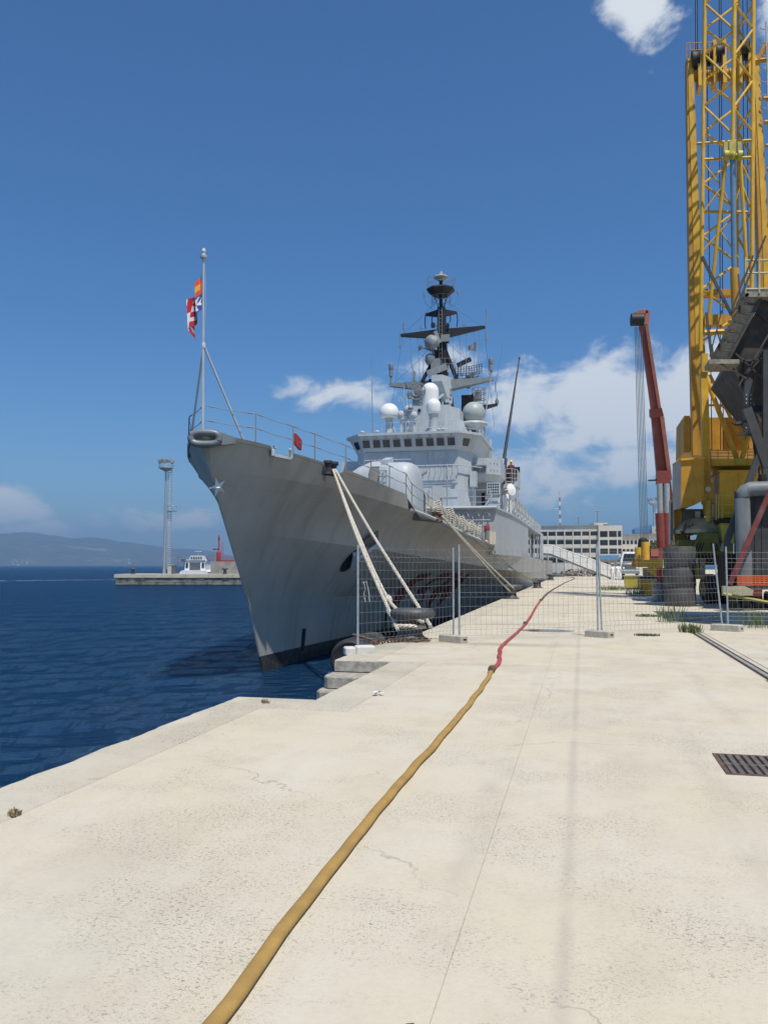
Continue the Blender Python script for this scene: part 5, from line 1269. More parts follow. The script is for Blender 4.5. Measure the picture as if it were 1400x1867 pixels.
for xe, z in ((-14.65, 15.93), (-6.42, 16.0)):
    sgn = 1 if xe > mx else -1
    b.prism([(mx + sgn * .5, my - .5, 15.25), (mx + sgn * .5, my + .5, 15.25), (mx + sgn * .5, my + .5, 16.05), (mx + sgn * .5, my - .5, 16.05)], [(xe, my - .2, z - .10), (xe, my + .2, z - .10), (xe, my + .2, z + .12), (xe, my - .2, z + .12)])
b.build('lower_yard', M['midgrey'], tower, smooth=0)
for xe in (-14.55, -6.62):
    b = MB(); b.lathe((xe, my, 16.1), [(.09, 0), (.07, .5), (.15, .55), (.17, .95), (.13, 1.0), (.19, 1.1), (.19, 1.5), (.12, 1.55)], 12); b.build('drum_aerial', M['midgrey'], tower)
# black upper mast
b = MB(); b.prism([(mx - .32, my - .35, 16.3), (mx + .5, my - .35, 16.3), (mx + .5, my + .45, 16.3), (mx - .32, my + .45, 16.3)], [(mx - .26, my - .28, 21.9), (mx + .32, my - .28, 21.9), (mx + .32, my + .3, 21.9), (mx - .26, my + .3, 21.9)])
b.tube((mx, my, 21.8), (mx, my, 24.1), .16, 10, .13)
b.bar((mx - .25, my - .1, 18.4), (mx - 1.35, my - .9, 15.9), .24, .24); b.bar((mx + .35, my, 18.4), (mx + 1.25, my + .5, 15.9), .24, .24)
um = b.build('upper_mast', M['black'], ship, smooth=30)
b = MB(); n = 8
ptsl = [(mx - .02 + .62 * math.cos(2 * math.pi * (i + .5) / n), my + .62 * math.sin(2 * math.pi * (i + .5) / n), 22.85) for i in range(n)]
ptsu = [(mx - .02 + 1.15 * math.cos(2 * math.pi * (i + .5) / n), my + 1.15 * math.sin(2 * math.pi * (i + .5) / n), 23.3) for i in range(n)]
b.prism(ptsl, ptsu); b.prism([(x, y, 23.3) for x, y, z in ptsu], [(mx + (x - mx) * .97, my + (y - my) * .97, 23.42) for x, y, z in ptsu])
for sx in (-.6, .6): b.tube((mx + sx * .9, my, 22.9), (mx + sx * .3, my, 21.9), .035, 6)
b.build('top_platform', M['black'], um, smooth=0)
b = MB(); b.lathe((mx, my, 24.05), [(.2, 0), (.28, .08), (.6, .28), (.52, .38), (.3, .5), (.14, .56), (.12, .78), (0, .8)], 16); b.build('mast_head_aerial', M['radome_grey'], um)
b = MB()
for xe, z in ((-13.75, 19.9), (-7.05, 20.12)):
    sgn = 1 if xe > mx else -1
    b.prism([(mx + sgn * .2, my - .24, 19.45), (mx + sgn * .2, my + .24, 19.45), (mx + sgn * .2, my + .24, 20.15), (mx + sgn * .2, my - .24, 20.15)], [(xe, my - .12, z - .10), (xe, my + .12, z - .10), (xe, my + .12, z + .10), (xe, my - .12, z + .10)])
    b.prism([(mx + sgn * .2, my - .2, 21.2), (mx + sgn * .2, my + .2, 21.2), (mx + sgn * .2, my + .2, 21.75), (mx + sgn * .2, my - .2, 21.75)], [(mx + sgn * 1.25, my - .1, 21.35), (mx + sgn * 1.25, my + .1, 21.35), (mx + sgn * 1.25, my + .1, 21.5), (mx + sgn * 1.25, my - .1, 21.5)])
    for kx, l0, l1 in ((1.25, 21.4, 20.3), (.7, 21.3, 20.7)): b.path([(mx + sgn * kx, my, l0), (mx + sgn * (kx + .05), my, (l0 + l1) / 2), (mx + sgn * kx, my, l1)], .04, 5)
b.build('upper_yard', M['black'], um, smooth=0)
b = MB()
for xe, z0, z1 in ((-13.85, 20.1, 18.85), (-6.95, 21.35, 19.0)):
    b.tube((xe, my, z0), (xe, my, z1), .035, 5)
    for i in range(4): t = i * 1.57 + .4; b.tube((xe, my, z1 + .1), (xe + .22 * math.cos(t), my + .22 * math.sin(t), z1 + .18), .018, 4)
b.tube((-6.95, my, 21.2), (-6.95, my, 21.5), .06, 6); b.tube((-13.5, my, 20), (-13.5, my, 20.4), .04, 6); b.tube((-13.5, my, 20.4), (-13.5, my, 20.85), .075, 8)
for xe in (-12.1, -8.7):
    b.tube((xe, my, 20), (xe, my, 20.75), .03, 5); b.tube((xe - .25, my, 20.45), (xe + .25, my, 20.35), .025, 4); b.tube((xe, my - .2, 20.4), (xe, my + .2, 20.5), .025, 4)
for sx in (-1.35, 1.35): b.tube((mx + sx, my, 22.95), (mx + sx, my, 23.2), .08, 8); b.path([(mx + sx, my, 22.95), (mx + sx * .95, my, 22.4), (mx + sx * .5, my, 21.8)], .012, 4)
b.build('yard_aerials', M['midgrey'], um)
# halyards
b = MB()
for xa, xb, zb in ((-13.0, -12.8, 15.9), (-12.4, -12.2, 15.95), (-11.9, -11.95, 15.95), (-11.3, -11.45, 16), (-9.6, -9.5, 16), (-9.0, -9.0, 16), (-8.5, -8.6, 16), (-7.9, -7.95, 16), (-7.5, -7.7, 16), (-9.3, -8.1, 16)):
    b.path([(xa, my - .05, 19.85), ((xa + xb) / 2 + .03, my - .1, 17.9), (xb, my - .15, zb)], .016, 4)
b.build('halyards', M['midgrey'], um)
rnd = random.Random(21)
for i in range(26):
    z = 12.6 + rnd.random() * 8.6; fz = (z - 10.2) / 11.7; w = .95 * (1 - fz) + .3 * fz; sgn = rnd.choice((-1, 1)); b = MB()
    c = Vector((mx + sgn * (w + rnd.uniform(-.05, .25)), my - rnd.uniform(.2, .9) * (1.2 - fz), z)); s_ = rnd.uniform(.12, .3)
    if i % 3: b.box(c, (s_, s_, s_ * rnd.uniform(.7, 1.8)))
    else: b.lathe(c, [(s_ * .3, -s_), (s_ * .6, 0), (s_ * .35, s_), (0, s_ * 1.1)], 10)
    b.bar(c, (mx + sgn * w * .4, my, z - .1), .05, .05); b.build('mast_fitting', M[rnd.choice(('navy', 'midgrey', 'darkgrey', 'black'))], um, smooth=30)
b = MB()
for sx in (-.13, .13): b.tube((mx + sx, my - .42, 16.2), (mx + sx, my - .36, 21.8), .022, 5)
for i in range(18): z = 16.3 + i * .31; b.tube((mx - .13, my - .42 + .003 * i, z), (mx + .13, my - .42 + .003 * i, z), .018, 4)
b.build('mast_ladder', M['midgrey'], um)
for zz, rr, cx in ((22.95, 1.12, 0), (21.55, .75, 0), (16.35, 1.0, .1)):
    b = MB(); n_ = 10
    pts_ = [(mx + cx + rr * math.cos(2 * math.pi * i / n_), my + rr * .9 * math.sin(2 * math.pi * i / n_), zz + .45) for i in range(n_)]
    for hh in (.45, .85): b.path([(x, y, z + hh) for x, y, z in pts_], .014, 4, True)
    for x, y, z in pts_: b.tube((x, y, z), (x, y, z + .85), .014, 4)
    b.build('mast_railing', M['midgrey'], um)
b = MB()
for k_ in range(7):
    x0 = mx - .3 + k_ * .13; b.path([(x0, my - .5, 12.6), (x0 + rnd.uniform(-.1, .1), my - .55, 14.5), (mx + (x0 - mx) * .5, my - .46, 16.4), (mx + (x0 - mx) * .4, my - .36, 19.4)], .022, 4)
b.build('cable_run', M['black'], um)
b = MB(); 
for (xa, za, xb, zb) in ((-14.4, 16.0, mx, 19.6), (-6.7, 16.05, mx, 19.6), (-13.7, 19.9, mx, 22.8), (-7.1, 20.1, mx, 22.8), (-14.9, 12.0, -13.6, 19.8), (-6.4, 12.2, -7.1, 19.9)): b.path([(xa, my, za), ((xa + xb) / 2, my, (za + zb) / 2 - .1), (xb, my, zb)], .011, 4)
b.build('stays', M['darkgrey'], um)
# fire control radar lumps on the mast front
b = MB(); c = Vector((mx - .55, my - .9, 18.9))
b.lathe(c, [(.12, -.5), (.55, -.25), (.62, .15), (.4, .5), (.1, .62)], 14, axis=(-.5, -.75, .5)); b.bar(c + Vector((.2, 0, .9)), c + Vector((.5, .2, .0)), .22, .3); b.span((mx + .05, my - .55, 19.05), (mx + .75, my - .4, 19.6)); b.lathe((mx - .75, my - .8, 17.5), [(.25, -.3), (.42, 0), (.38, .4), (.2, .55)], 12); b.box((mx - .3, my - .7, 17.1), (.7, .7, 1.0)); b.lathe((mx - 1.45, my - .9, 18.6), [(.1, -.1), (.3, .1), (.05, .2)], 10, axis=(-.8, -.5, .1)); b.tube((mx - 1.4, my - .8, 18.6), (mx - .5, my - .5, 18.3), .05, 6)
b.bar((mx - .9, my - 1.2, 16.4), (mx + .6, my - .9, 17.0), .12, .5); b.build('fire_control_radar', M['midgrey'], ship, smooth=40)
# air search radar: open curved lattice
b = MB(); c = Vector((-8.55, 64.2, 16.55))
for j in range(5):
    z = .75 * (j / 4); b.path([c + Vector((-1.05 + 2.1 * i / 12, .30 * (1 - ((i - 6) / 6) ** 2) + .2 * z, .15 + z + .12 * (i / 12))) for i in range(13)], .022, 4)
for i in range(11):
    b.path([c + Vector((-1.05 + .21 * i, .30 * (1 - ((i - 5) / 5) ** 2) + .2 * z + .14 * math.sin(z * 4), .15 + z + .012 * i)) for z in (0, .25, .5, .75)], .035, 4)
for i in range(6): b.tube(c + Vector((-.7 + .28 * i, -.45, -.25)), c + Vector((-.9 + .36 * i, .2, .3)), .03, 5)
b.tube(c + Vector((-.9, -.45, -.25)), c + Vector((.9, -.45, -.1)), .05, 6); b.box(c + Vector((.35, -.4, 0)), (.3, .3, .4)); b.tube(c + Vector((0, 0, -.9)), c + Vector((0, 0, .1)), .16, 8); b.tube(c + Vector((-.85, -.1, .95)), c + Vector((.25, -.3, 1.35)), .19, 10)
b.build('search_radar', M['darkgrey'], ship)
# black uptake and its platform behind
b = MB(); b.prism([(-9.3, 65.5, 8.5), (-8.0, 65.5, 8.5), (-8.0, 68.5, 8.5), (-9.3, 68.5, 8.5)], [(-9.3, 65.5, 15.4), (-8.35, 65.5, 15.4), (-8.35, 68, 15.4), (-9.3, 68, 15.4)]); b.prism([(-8.3, 65.2, 14.0), (-8.3, 66.2, 14.0), (-8.3, 66.2, 14.35), (-8.3, 65.2, 14.35)], [(-6.4, 65.5, 14.45), (-6.4, 65.9, 14.45), (-6.4, 65.9, 14.6), (-6.4, 65.5, 14.6)]); b.build('uptake', M['black'], ship, smooth=0)
b = MB()
for z in (14.6, 15.0, 15.5, 15.9): b.path([(-7.9 + .55 * math.cos(t), 65.7 + .55 * math.sin(t), z) for t in [i * math.pi / 4 for i in range(8)]], .028, 4, True)
for i in range(8): t = i * math.pi / 4; b.tube((-7.9 + .55 * math.cos(t), 65.7 + .55 * math.sin(t), 14.4), (-7.9 + .55 * math.cos(t), 65.7 + .55 * math.sin(t), 15.9), .022, 4)
b.box((-7.9, 65.4, 15.3), (.5, .4, .8)); b.lathe((-6.45, 65.7, 14.6), [(.14, 0), (.16, .2), (.04, .5), (.02, .9)], 8); b.build('platform_cage', M['midgrey'], ship)
# courtesy flag on a halyard
b = MB(); rows = []
for i in range(9):
    u = i / 8; rows.append([(-7.75 - .62 * u, my - .1 + .07 * math.sin(u * 7), 18.95 - .25 * u - v * (.75 - .45 * u) + .05 * math.sin(u * 6)) for v in (0, .33, .66, 1)])
b.grid(rows); b.build('signal_flag', [mat('faded_flag', (.17, .18, .19), .85, var=.3, scale=3)], ship, smooth=60, fix=False)
tag(ship, 'grey naval frigate moored along the quay, bow towards the viewer', 'warship')

# =================================================================== ON THE QUAY
# ---- fire hose laid along the quay
def crom(pts, n=8):
    pts = [Vector(p) for p in pts]; out = []
    for i in range(len(pts) - 1):
        p0, p1, p2, p3 = pts[max(i - 1, 0)], pts[i], pts[i + 1], pts[min(i + 2, len(pts) - 1)]
        for k in range(n):
            t = k / n; out.append(.5 * ((2 * p1) + (p2 - p0) * t + (2 * p0 - 5 * p1 + 4 * p2 - p3) * t * t + (3 * p1 - p0 - 3 * p2 + p3) * t ** 3))
    return out + [pts[-1]]
hose = empty('fire_hose', (-1.33, 8, 0))
def hose_run(pts, r, m, name, flat=.66, jit=.010):
    c = crom(pts, 10); c = [p + Vector((jit * noise.noise(Vector((p.y * 1.7, 0, 3))) * 2, 0, 0)) for p in c]
    b = MB(); b.path(c, r, 14, flat=flat, radii=[r * (1 + .03 * noise.noise(Vector((p.y * 3.1, 2, 1)))) for p in c]); return b.build(name, m, hose, smooth=60)
zc = .025
hose_run([(-1.27, -1.5, zc), (-1.285, 1.5, zc), (-1.29, 2.8, zc), (-1.32, 3.33, zc), (-1.34, 4.53, zc), (-1.35, 5.63, zc), (-1.33, 7.29, zc), (-1.315, 9.1, zc), (-1.33, 11.22, zc), (-1.37, 12.75, zc)], .0355, M['yhose'], 'yellow_section')
hose_run([(-1.38, 12.98, zc), (-1.375, 13.6, zc), (-1.40, 14.3, zc), (-1.52, 15.6, zc), (-1.60, 17.0, zc), (-1.57, 19.11, zc), (-1.55, 21.5, zc), (-1.55, 23.0, zc)], .038, M['rhose'], 'red_section')
hose_run([(-1.55, 23.2, zc), (-1.62, 27, zc), (-1.78, 33, zc), (-1.88, 38.4, zc)], .040, M['rhose'], 'red_section')
hose_run([(-1.88, 38.7, zc), (-1.97, 50, zc), (-1.8, 65, zc), (-1.57, 79, zc), (-1.0, 100, zc), (-1.2, 112, zc), (-3.2, 122, zc)], .055, M['dhose'], 'dark_section')
for x, y, a in ((-1.375, 12.86, .05), (-1.55, 23.1, 0), (-1.88, 38.55, 0)):
    b = MB(); b.lathe((x, y - .13, .05), [(.04, 0), (.052, .02), (.052, .09), (.060, .10), (.060, .16), (.052, .17), (.052, .24), (.04, .26)], 14, axis=(a * -.5, 1, 0)); b.build('coupling', M['rust'], hose)
tag(hose, 'long fire hose, ochre near the viewer and red farther off, lying on the concrete', 'hose')

# ---- temporary fence
def fence_panel(p, q, label, hgt=2.0, lean0=(0, 0), lean1=(0, 0), z0=.10):
    p = Vector((p[0], p[1], z0)); q = Vector((q[0], q[1], z0)); e = empty('wire_fence', (p.x, p.y, 0))
    tp = p + Vector((lean0[0], lean0[1], hgt)); tq = q + Vector((lean1[0], lean1[1], hgt))
    for a, c in ((p, tp), (q, tq)):
        b = MB(); b.tube(a - Vector((0, 0, .05)), c, .0225, 8); b.build('post', M['galv'], e)
    d = (q - p); nrm = Vector((d.y, -d.x, 0)).normalized(); n = int(d.length / .125); b = MB()
    zs = [(.03, 0), (.16, 0), (.21, .045), (.26, 0), (.86, 0), (.91, .045), (.96, 0), (1.62, 0), (1.67, .045), (1.72, 0), (1.86, 0), (1.9, 0)]
    def pt(u, z, o): return p.lerp(q, u) .lerp(tp.lerp(tq, u), z / hgt) + nrm * o
    for i in range(1, n):
        u = i / n; b.path([pt(u, z, o) for z, o in zs], .0020, 4)
    for z in (.03, .16, .26, .46, .66, .86, .96, 1.12, 1.29, 1.46, 1.62, 1.72, 1.88):
        b.path([pt(i / 8, z - .012 * math.sin(i / 8 * math.pi), .005) for i in range(9)], .0026, 4)
    b.build('wire_mesh', M['wire'], e, smooth=0, fix=False)
    tag(e, label, 'fence', 'temporary fence panels across the quay'); return e
P = [(-4.10, 14.97), (-2.72, 17.75), (-2.60, 17.80), (.33, 19.69), (.42, 19.75), (3.42, 22.36), (3.56, 22.42), (7.2, 22.9)]
f1 = fence_panel(P[0], P[1], 'wire fence panel at the quay edge, in front of the big bollard', 1.93)
f2 = fence_panel(P[2], P[3], 'wire fence panel crossed by the red fire hose')
f3 = fence_panel(P[4], P[5], 'wire fence panel in front of the yellow bins', 2.1, (-.06, 0), (-.17, .02))
f4 = fence_panel(P[6], P[7], 'wire fence panel at the right edge, in front of the grey tank', 2.02)
b = MB(); a = sight(660, 1063, Y=15.3)
for k in range(2):
    b.path([a + Vector((.02 * k, 0, 0)), a + Vector((.04 + .05 * k, -.02, .03)), a + Vector((.07 + .06 * k, -.02, -.12)), a + Vector((.04 + .1 * k, -.01, -.2)), a + Vector((.07 + .08 * k, 0, -.36))], .006, 4)
b.build('tie_string', M['paper'], f1)
def foot(x, y, rz, m, label, dims=(.66, .24, .15), split=False):
    e = empty('fence_weight', (x, y, 0)); L_, W_, H_ = dims
    for k, (x0, x1) in enumerate([(-L_ / 2, L_ / 2)] if not split else [(-L_ / 2, -L_ * .14), (-L_ * .13, L_ / 2)]):
        b = MB(); c = .022; zz = .004
        Mx = Matrix.Translation((x, y, zz)) @ Matrix.Rotation(rz, 4, 'Z')
        def ring(i, z): return [Mx @ Vector(v) for v in ((x0 + i, -W_ / 2 + c + i, z), (x0 + c + i, -W_ / 2 + i, z), (x1 - c - i, -W_ / 2 + i, z), (x1 - i, -W_ / 2 + c + i, z), (x1 - i, W_ / 2 - c - i, z), (x1 - c - i, W_ / 2 - i, z), (x0 + c + i, W_ / 2 - i, z), (x0 + i, W_ / 2 - c - i, z))]
        hh = H_ - (.02 if split and k == 0 else 0); vs = ring(0, 0) + ring(0, hh - .02) + ring(.02, hh); n = 8
        b.add(vs, [tuple(range(7, -1, -1)), tuple(range(16, 24))] + [(a * n + i, a * n + (i + 1) % n, (a + 1) * n + (i + 1) % n, (a + 1) * n + i) for a in (0, 1) for i in range(n)])
        b.build('block', m, e, smooth=0)
    b = MB(); b.box(Mx @ Vector((x1 + .001, .0, .07)), (.012, .10, .03), rz); b.build('slot', M['black'], e, smooth=0)
    tag(e, label, 'fence weight', 'concrete feet of the fence')
foot(-4.06, 14.93, R(24), M['blockwhite'], 'whitewashed broken concrete foot at the quay edge', (.56, .3, .15), True)
foot(-2.72, 17.70, R(-33), M['block'], 'grey concrete fence foot between the bollard and the red hose')
foot(.36, 19.66, R(-36), M['block'], 'grey concrete fence foot right of the puddle')
foot(3.52, 22.30, R(-32), M['block'], 'grey concrete fence foot beside the rail and weeds', (.74, .3, .16))

# ---- bollards
def bollard(x, y, label, k=1.0, rz=0):
    e = empty('bollard', (x, y, 0)); b = MB()
    b.lathe((x, y, .0), [(.42 * k, 0), (.42 * k, .04), (.35 * k, .06), (.29 * k, .12), (.27 * k, .3), (.30 * k, .44), (.34 * k, .50)], 22); b.build('stem', M['iron'], e, smooth=50)
    b = MB(); vs = []
    prof = [(.30, .47), (.44, .475), (.50, .53), (.515, .60), (.48, .67), (.36, .70), (.0005, .71)]
    b.lathe((x + .06, y, 0), [(r_ * k, z) for r_, z in prof], 24, squash=.82); b.build('head', M['iron'], e, smooth=60)
    return tag(e, label, 'bollard', 'mooring bollards on the quay edge')
bollard(-3.72, 17.95, 'large iron bollard at the quay edge with thick pale ropes looped round it', .98)
bollard(-3.42, 41.0, 'dark iron bollard taking the two pale ropes amidships', .95)
bollard(-3.2, 61.0, 'iron bollard farther along taking the two thin grey ropes', .95)
bollard(-3.35, 92.0, 'farthest dark bollard at the quay edge below the gangway', 1.0)
# rope loop on the first bollard, and rusty chain round its foot
def twisted(name, pts, r, m, parent=None, base=None, n=3, pitch=.30, seg=.07, sag=0):
    pts = crom(pts, 16) if len(pts) > 2 else [Vector(pts[0]).lerp(Vector(pts[1]), i / 60) for i in range(61)]
    if sag:
        k = len(pts) - 1; pts = [p - Vector((0, 0, sag * 4 * (i / k) * (1 - i / k))) for i, p in enumerate(pts)]
    # resample
    out = [pts[0]]; acc = 0
    for a, c in zip(pts, pts[1:]):
        d = (c - a).length; t = seg - acc
        while t <= d: out.append(a.lerp(c, t / d)); t += seg
        acc = d - (t - seg)
    pts = out; b = MB()
    for s in range(n):
        q = []
        for i, p in enumerate(pts):
            d = (pts[min(i + 1, len(pts) - 1)] - pts[max(i - 1, 0)]).normalized(); a = d.cross(Vector((.1, .2, 1))).normalized(); c = a.cross(d)
            t = 2 * math.pi * (i * seg / pitch + s / n); q.append(p + a * (r * .5 * math.cos(t)) + c * (r * .5 * math.sin(t)))
        b.path(q, r * .56, 5)
    return b.build(name, m, parent, base, smooth=60)
fair = top_pt(4.78); fl = Vector((fair.x + .06, fair.y, 4.86))
bn = Vector((-3.72, 17.95, 0))
def neck(t, z, r=.33): return bn + Vector((r * math.cos(t), r * math.sin(t), z))
loop = [neck(R(a), .36) for a in (200, 230, 260, 290, 320, 350, 380)]
e1 = neck(R(195), .42, .36); e2 = neck(R(290), .42, .36); knot = sight(708, 1093, Y=18.9)
lines = empty('mooring_lines', (-3.9, 18, 0))
twisted('line', [fl, fl.lerp(e1, .5) - Vector((0, 0, .22)), e1, neck(R(215), .34), neck(R(245), .31), neck(R(280), .30)], .043, M['rope'], lines)
twisted('line', [fl + Vector((-.03, .05, .02)), fl.lerp(knot, .5) - Vector((0, 0, .16)), knot, neck(R(310), .46, .40), neck(R(330), .44, .38)], .043, M['rope'], lines)
twisted('line', [fl + Vector((.04, .08, .03)), fl.lerp(neck(R(330), .46), .5) + Vector((.10, 0, -.10)), neck(R(335), .48, .44), neck(R(355), .46, .36)], .043, M['rope'], lines)
twisted('line', [knot + Vector((0, 0, .03)), knot + Vector((.03, -.12, -.30)), e1 + Vector((.06, -.02, .05))], .043, M['rope'], lines)
twisted('loop', [neck(R(a), .33 - .02 * (a > 300), .35) for a in range(190, 361, 17)], .05, M['rope'], lines)
b = MB(); b.lathe(knot - Vector((0, 0, .06)), [(.03, -.06), (.09, 0), (.10, .06), (.07, .13), (.02, .17)], 10); b.build('knot', M['rope'], lines)
tag(lines, 'thick pale mooring ropes from the bow fairlead to the large bollard', 'mooring rope', 'mooring ropes')
st = lev_pt(0, 14.3) + Vector((.12, 0, .22)); en = Vector((-3.42, 41.0, .40))
lines = empty('mooring_lines', (-3.42, 41, 0))
twisted('line', [st, st.lerp(en, .5) - Vector((0, 0, .10)), en + Vector((-.05, -.30, 0)), en + Vector((.3, -.1, -.03))], .042, M['rope'], lines)
twisted('line', [st + Vector((.02, .12, .02)), st.lerp(en, .5) + Vector((.05, .1, -.02)), en + Vector((.22, -.26, .06))], .042, M['rope'], lines)
tag(lines, 'pair of pale ropes from the side deck to the bollard amidships', 'mooring rope', 'mooring ropes')
st = lev_pt(0, 17.6) + Vector((.05, 0, .1)); st2 = lev_pt(0, 21.2) + Vector((.05, 0, .15)); en = Vector((-3.2, 61.0, .40))
lines = empty('mooring_lines', (-3.2, 61, 0))
twisted('line', [st, st.lerp(en, .5) - Vector((0, 0, .25)), en + Vector((-.05, -.3, 0)), en + Vector((.28, -.1, 0))], .034, M['rope_dark'], lines, seg=.1)
twisted('line', [st2, st2.lerp(en, .5) - Vector((0, 0, .35)), en + Vector((.1, -.3, .05))], .034, M['rope_dark'], lines, seg=.1)
tag(lines, 'pair of thin grey ropes leading far aft to the second distant bollard', 'mooring rope', 'mooring ropes')
ch = empty('mooring_chain', (-4.0, 17.2, 0)); rnd = random.Random(8)
cp = crom([(-3.35, 17.75, .05), (-3.5, 17.45, .05), (-3.8, 17.35, .05), (-4.05, 17.1, .05), (-4.18, 16.6, .06), (-4.2, 16.1, .02)], 8)
for i in range(0, len(cp) - 1, 2):
    p = cp[i]; d = (cp[min(i + 2, len(cp) - 1)] - p).normalized(); sd = Vector((0, 0, 1)) if (i // 2) % 2 else d.cross(Vector((0, 0, 1))).normalized(); b = MB()
    b.path([p + d * (.075 * math.cos(t)) + sd * (.042 * math.sin(t)) for t in [k * math.pi / 6 for k in range(12)]], .017, 5, True); b.build('link', M['rust'], ch)
b = MB()
for i in range(26):
    c = Vector((-3.55 + rnd.uniform(-.35, .35), 17.45 + rnd.uniform(-.18, .2), .03)); a = rnd.uniform(0, 3.14); b.bar(c - Vector((math.cos(a), math.sin(a), 0)) * .1, c + Vector((math.cos(a), math.sin(a), rnd.uniform(0, .6))) * .1, .02, .02)
b.build('rope_scraps', M['rust'], ch, smooth=0)
tag(ch, 'rusty chain and scraps round the foot of the large bollard', 'chain')
# tyre fender hung on the quay wall
tf = empty('dock_fender', (-4.74, 17.4, -.35)); c = Vector((-4.68, 16.45, -.31)); b = MB()
b.lathe(c, [(.16, .06), (.30, .02), (.37, .0), (.42, .04), (.445, .12), (.445, 1.9), (.41, 2.0), (.2, 2.02)], 36, axis=(0, 1, 0)); b.build('rubber_roll', M['rubber'], tf, smooth=40)
b = MB(); b.lathe(c, [(.15, .10), (.155, .04), (.02, .05)], 16, axis=(0, 1, 0)); b.build('end_plate', M['black'], tf)
b = MB(); b.path([(-4.74, 16.9, .19), (-4.45, 16.9, .12), (-4.15, 16.95, .02)], .03, 6); b.build('lashing', M['rust'], tf)
tag(tf, 'big black cylindrical rubber fender between the hull and the quay edge', 'dock fender')

# ---- small things on the concrete
def blades(name, x, y, n, spread, hgt, m, label, cat='weed', group=None, z=0.0, seed=1, squash=1.0):
    rnd = random.Random(seed); b = MB()
    for i in range(n):
        a = rnd.uniform(0, 6.28); rr = spread * rnd.random() ** .6; c = Vector((x + rr * math.cos(a), y + squash * rr * math.sin(a), z)); h = hgt * rnd.uniform(.4, 1.1); t = rnd.uniform(0, 6.28); l = rnd.uniform(.1, .7) * h
        w = rnd.uniform(.004, .010); s_ = Vector((math.cos(t + 1.57), math.sin(t + 1.57), 0)) * w
        m1 = c + Vector((math.cos(t) * l * .4, math.sin(t) * l * .4, h * .6)); m2 = c + Vector((math.cos(t) * l, math.sin(t) * l, h))
        b.add([c - s_, c + s_, m1 + s_ * 1.6, m1 - s_ * 1.6, m2], [(0, 1, 2, 3), (3, 2, 4)])
    o = b.build(name, m, base=(x, y, z), smooth=0, fix=False)
    return tag(o, label, cat, group)
blades('weed_clump', 2.58, 21.6, 150, .28, .24, M['leaf'], 'green weed clump growing at the head of the sunk rail', group='weeds in the concrete', seed=2)
blades('weed_clump', 2.5, 25.4, 60, .42, .62, M['leaf'], 'tall thin weeds in front of the wooden pallet', group='weeds in the concrete', seed=3)
blades('weed_clump', 4.4, 23.7, 75, .5, .5, M['leaf'], 'tall weeds right of the last fence foot', group='weeds in the concrete', seed=4)
blades('weed_clump', 1.45, 20.3, 260, .30, .06, M['leaf'], 'flat patch of weeds filling a small square hole', group='weeds in the concrete', seed=5, squash=.6)
blades('weed_clump', 2.75, 46.6, 110, .5, .6, M['leaf'], 'weeds at the foot of the nearer yellow bin', group='weeds in the concrete', seed=6)
blades('weed_clump', 1.9, 57.0, 260, .9, .35, M['leaf'], 'low green growth left of the farther yellow bin', group='weeds in the concrete', seed=7)
blades('weed_clump', 2.0, 27.8, 160, .42, .10, M['leaf'], 'flat dark weeds on the concrete beyond the fence', group='weeds in the concrete', seed=12, squash=.5)
blades('dry_tuft', -3.66, 4.82, 40, .04, .05, M['dry'], 'small dry brown tuft in the coping joint at the left edge', 'dry tuft', 'dry tufts in the coping joint', seed=8)
blades('dry_tuft', -3.70, 9.35, 40, .04, .06, M['dry'], 'small dry brown tuft near the corner of the quay', 'dry tuft', 'dry tufts in the coping joint', seed=9)
b = MB(); c = Vector((-2.54, 10.26, .012)); rnd = random.Random(3)
for i in range(7):
    o = c + Vector((rnd.uniform(-.06, .06), rnd.uniform(-.05, .05), rnd.uniform(0, .02))); a = rnd.uniform(0, 3)
    b.add([o + Vector((.04 * math.cos(a + k * 1.57), .035 * math.sin(a + k * 1.57), rnd.uniform(0, .03))) for k in range(4)], [(0, 1, 2, 3)])
tag(b.build('paper_scrap', M['paper'], base=c, smooth=0, fix=False), 'crumpled white paper scrap near the landing steps', 'litter')
b = MB(); b.box((-.62, 2.98, .013), (.03, .012, .012), .4); tag(b.build('cigarette_butt', M['rust'], base=(-.62, 2.98, .01), smooth=0), 'tiny dark scrap on the concrete right of the hose', 'litter')
# puddle: a thin film of water in a hollow
pd = MB(); pts = []
for i in range(40):
    t = 2 * math.pi * i / 40; rr = 1 + .22 * noise.noise(Vector((math.cos(t) * 1.5, math.sin(t) * 1.5, 4))); pts.append((-.92 + .62 * rr * math.cos(t), 21.3 + .42 * rr * math.sin(t), .006))
pd.add(pts, [tuple(range(40))]); mw, t_, b_ = base_mat('puddle_water'); b_.inputs['Base Color'].default_value = (.10, .10, .095, 1); b_.inputs['Roughness'].default_value = .04
tag(pd.build('puddle', mw, base=(-.92, 21.3, 0), smooth=0), 'shallow puddle on the concrete beside the red hose', 'puddle')
# pallet
pal = empty('wooden_pallet', (3.45, 26.3, 0)); rz = R(-6)
Mp = Matrix.Translation((3.45, 26.3, 0)) @ Matrix.Rotation(rz, 4, 'Z')
for i in range(7):
    b = MB(); b.box(Mp @ Vector((-.55 + i * .183, 0, .135)), (.13, 1.15, .022), rz); b.build('slat', M['wood'], pal, smooth=0)
for j in (-.5, 0, .5):
    b = MB(); b.box(Mp @ Vector((0, j, .075)), (1.2, .09, .095), rz); b.build('bearer', M['wood'], pal, smooth=0)
tag(pal, 'flat weathered wooden pallet lying behind the fence', 'pallet')
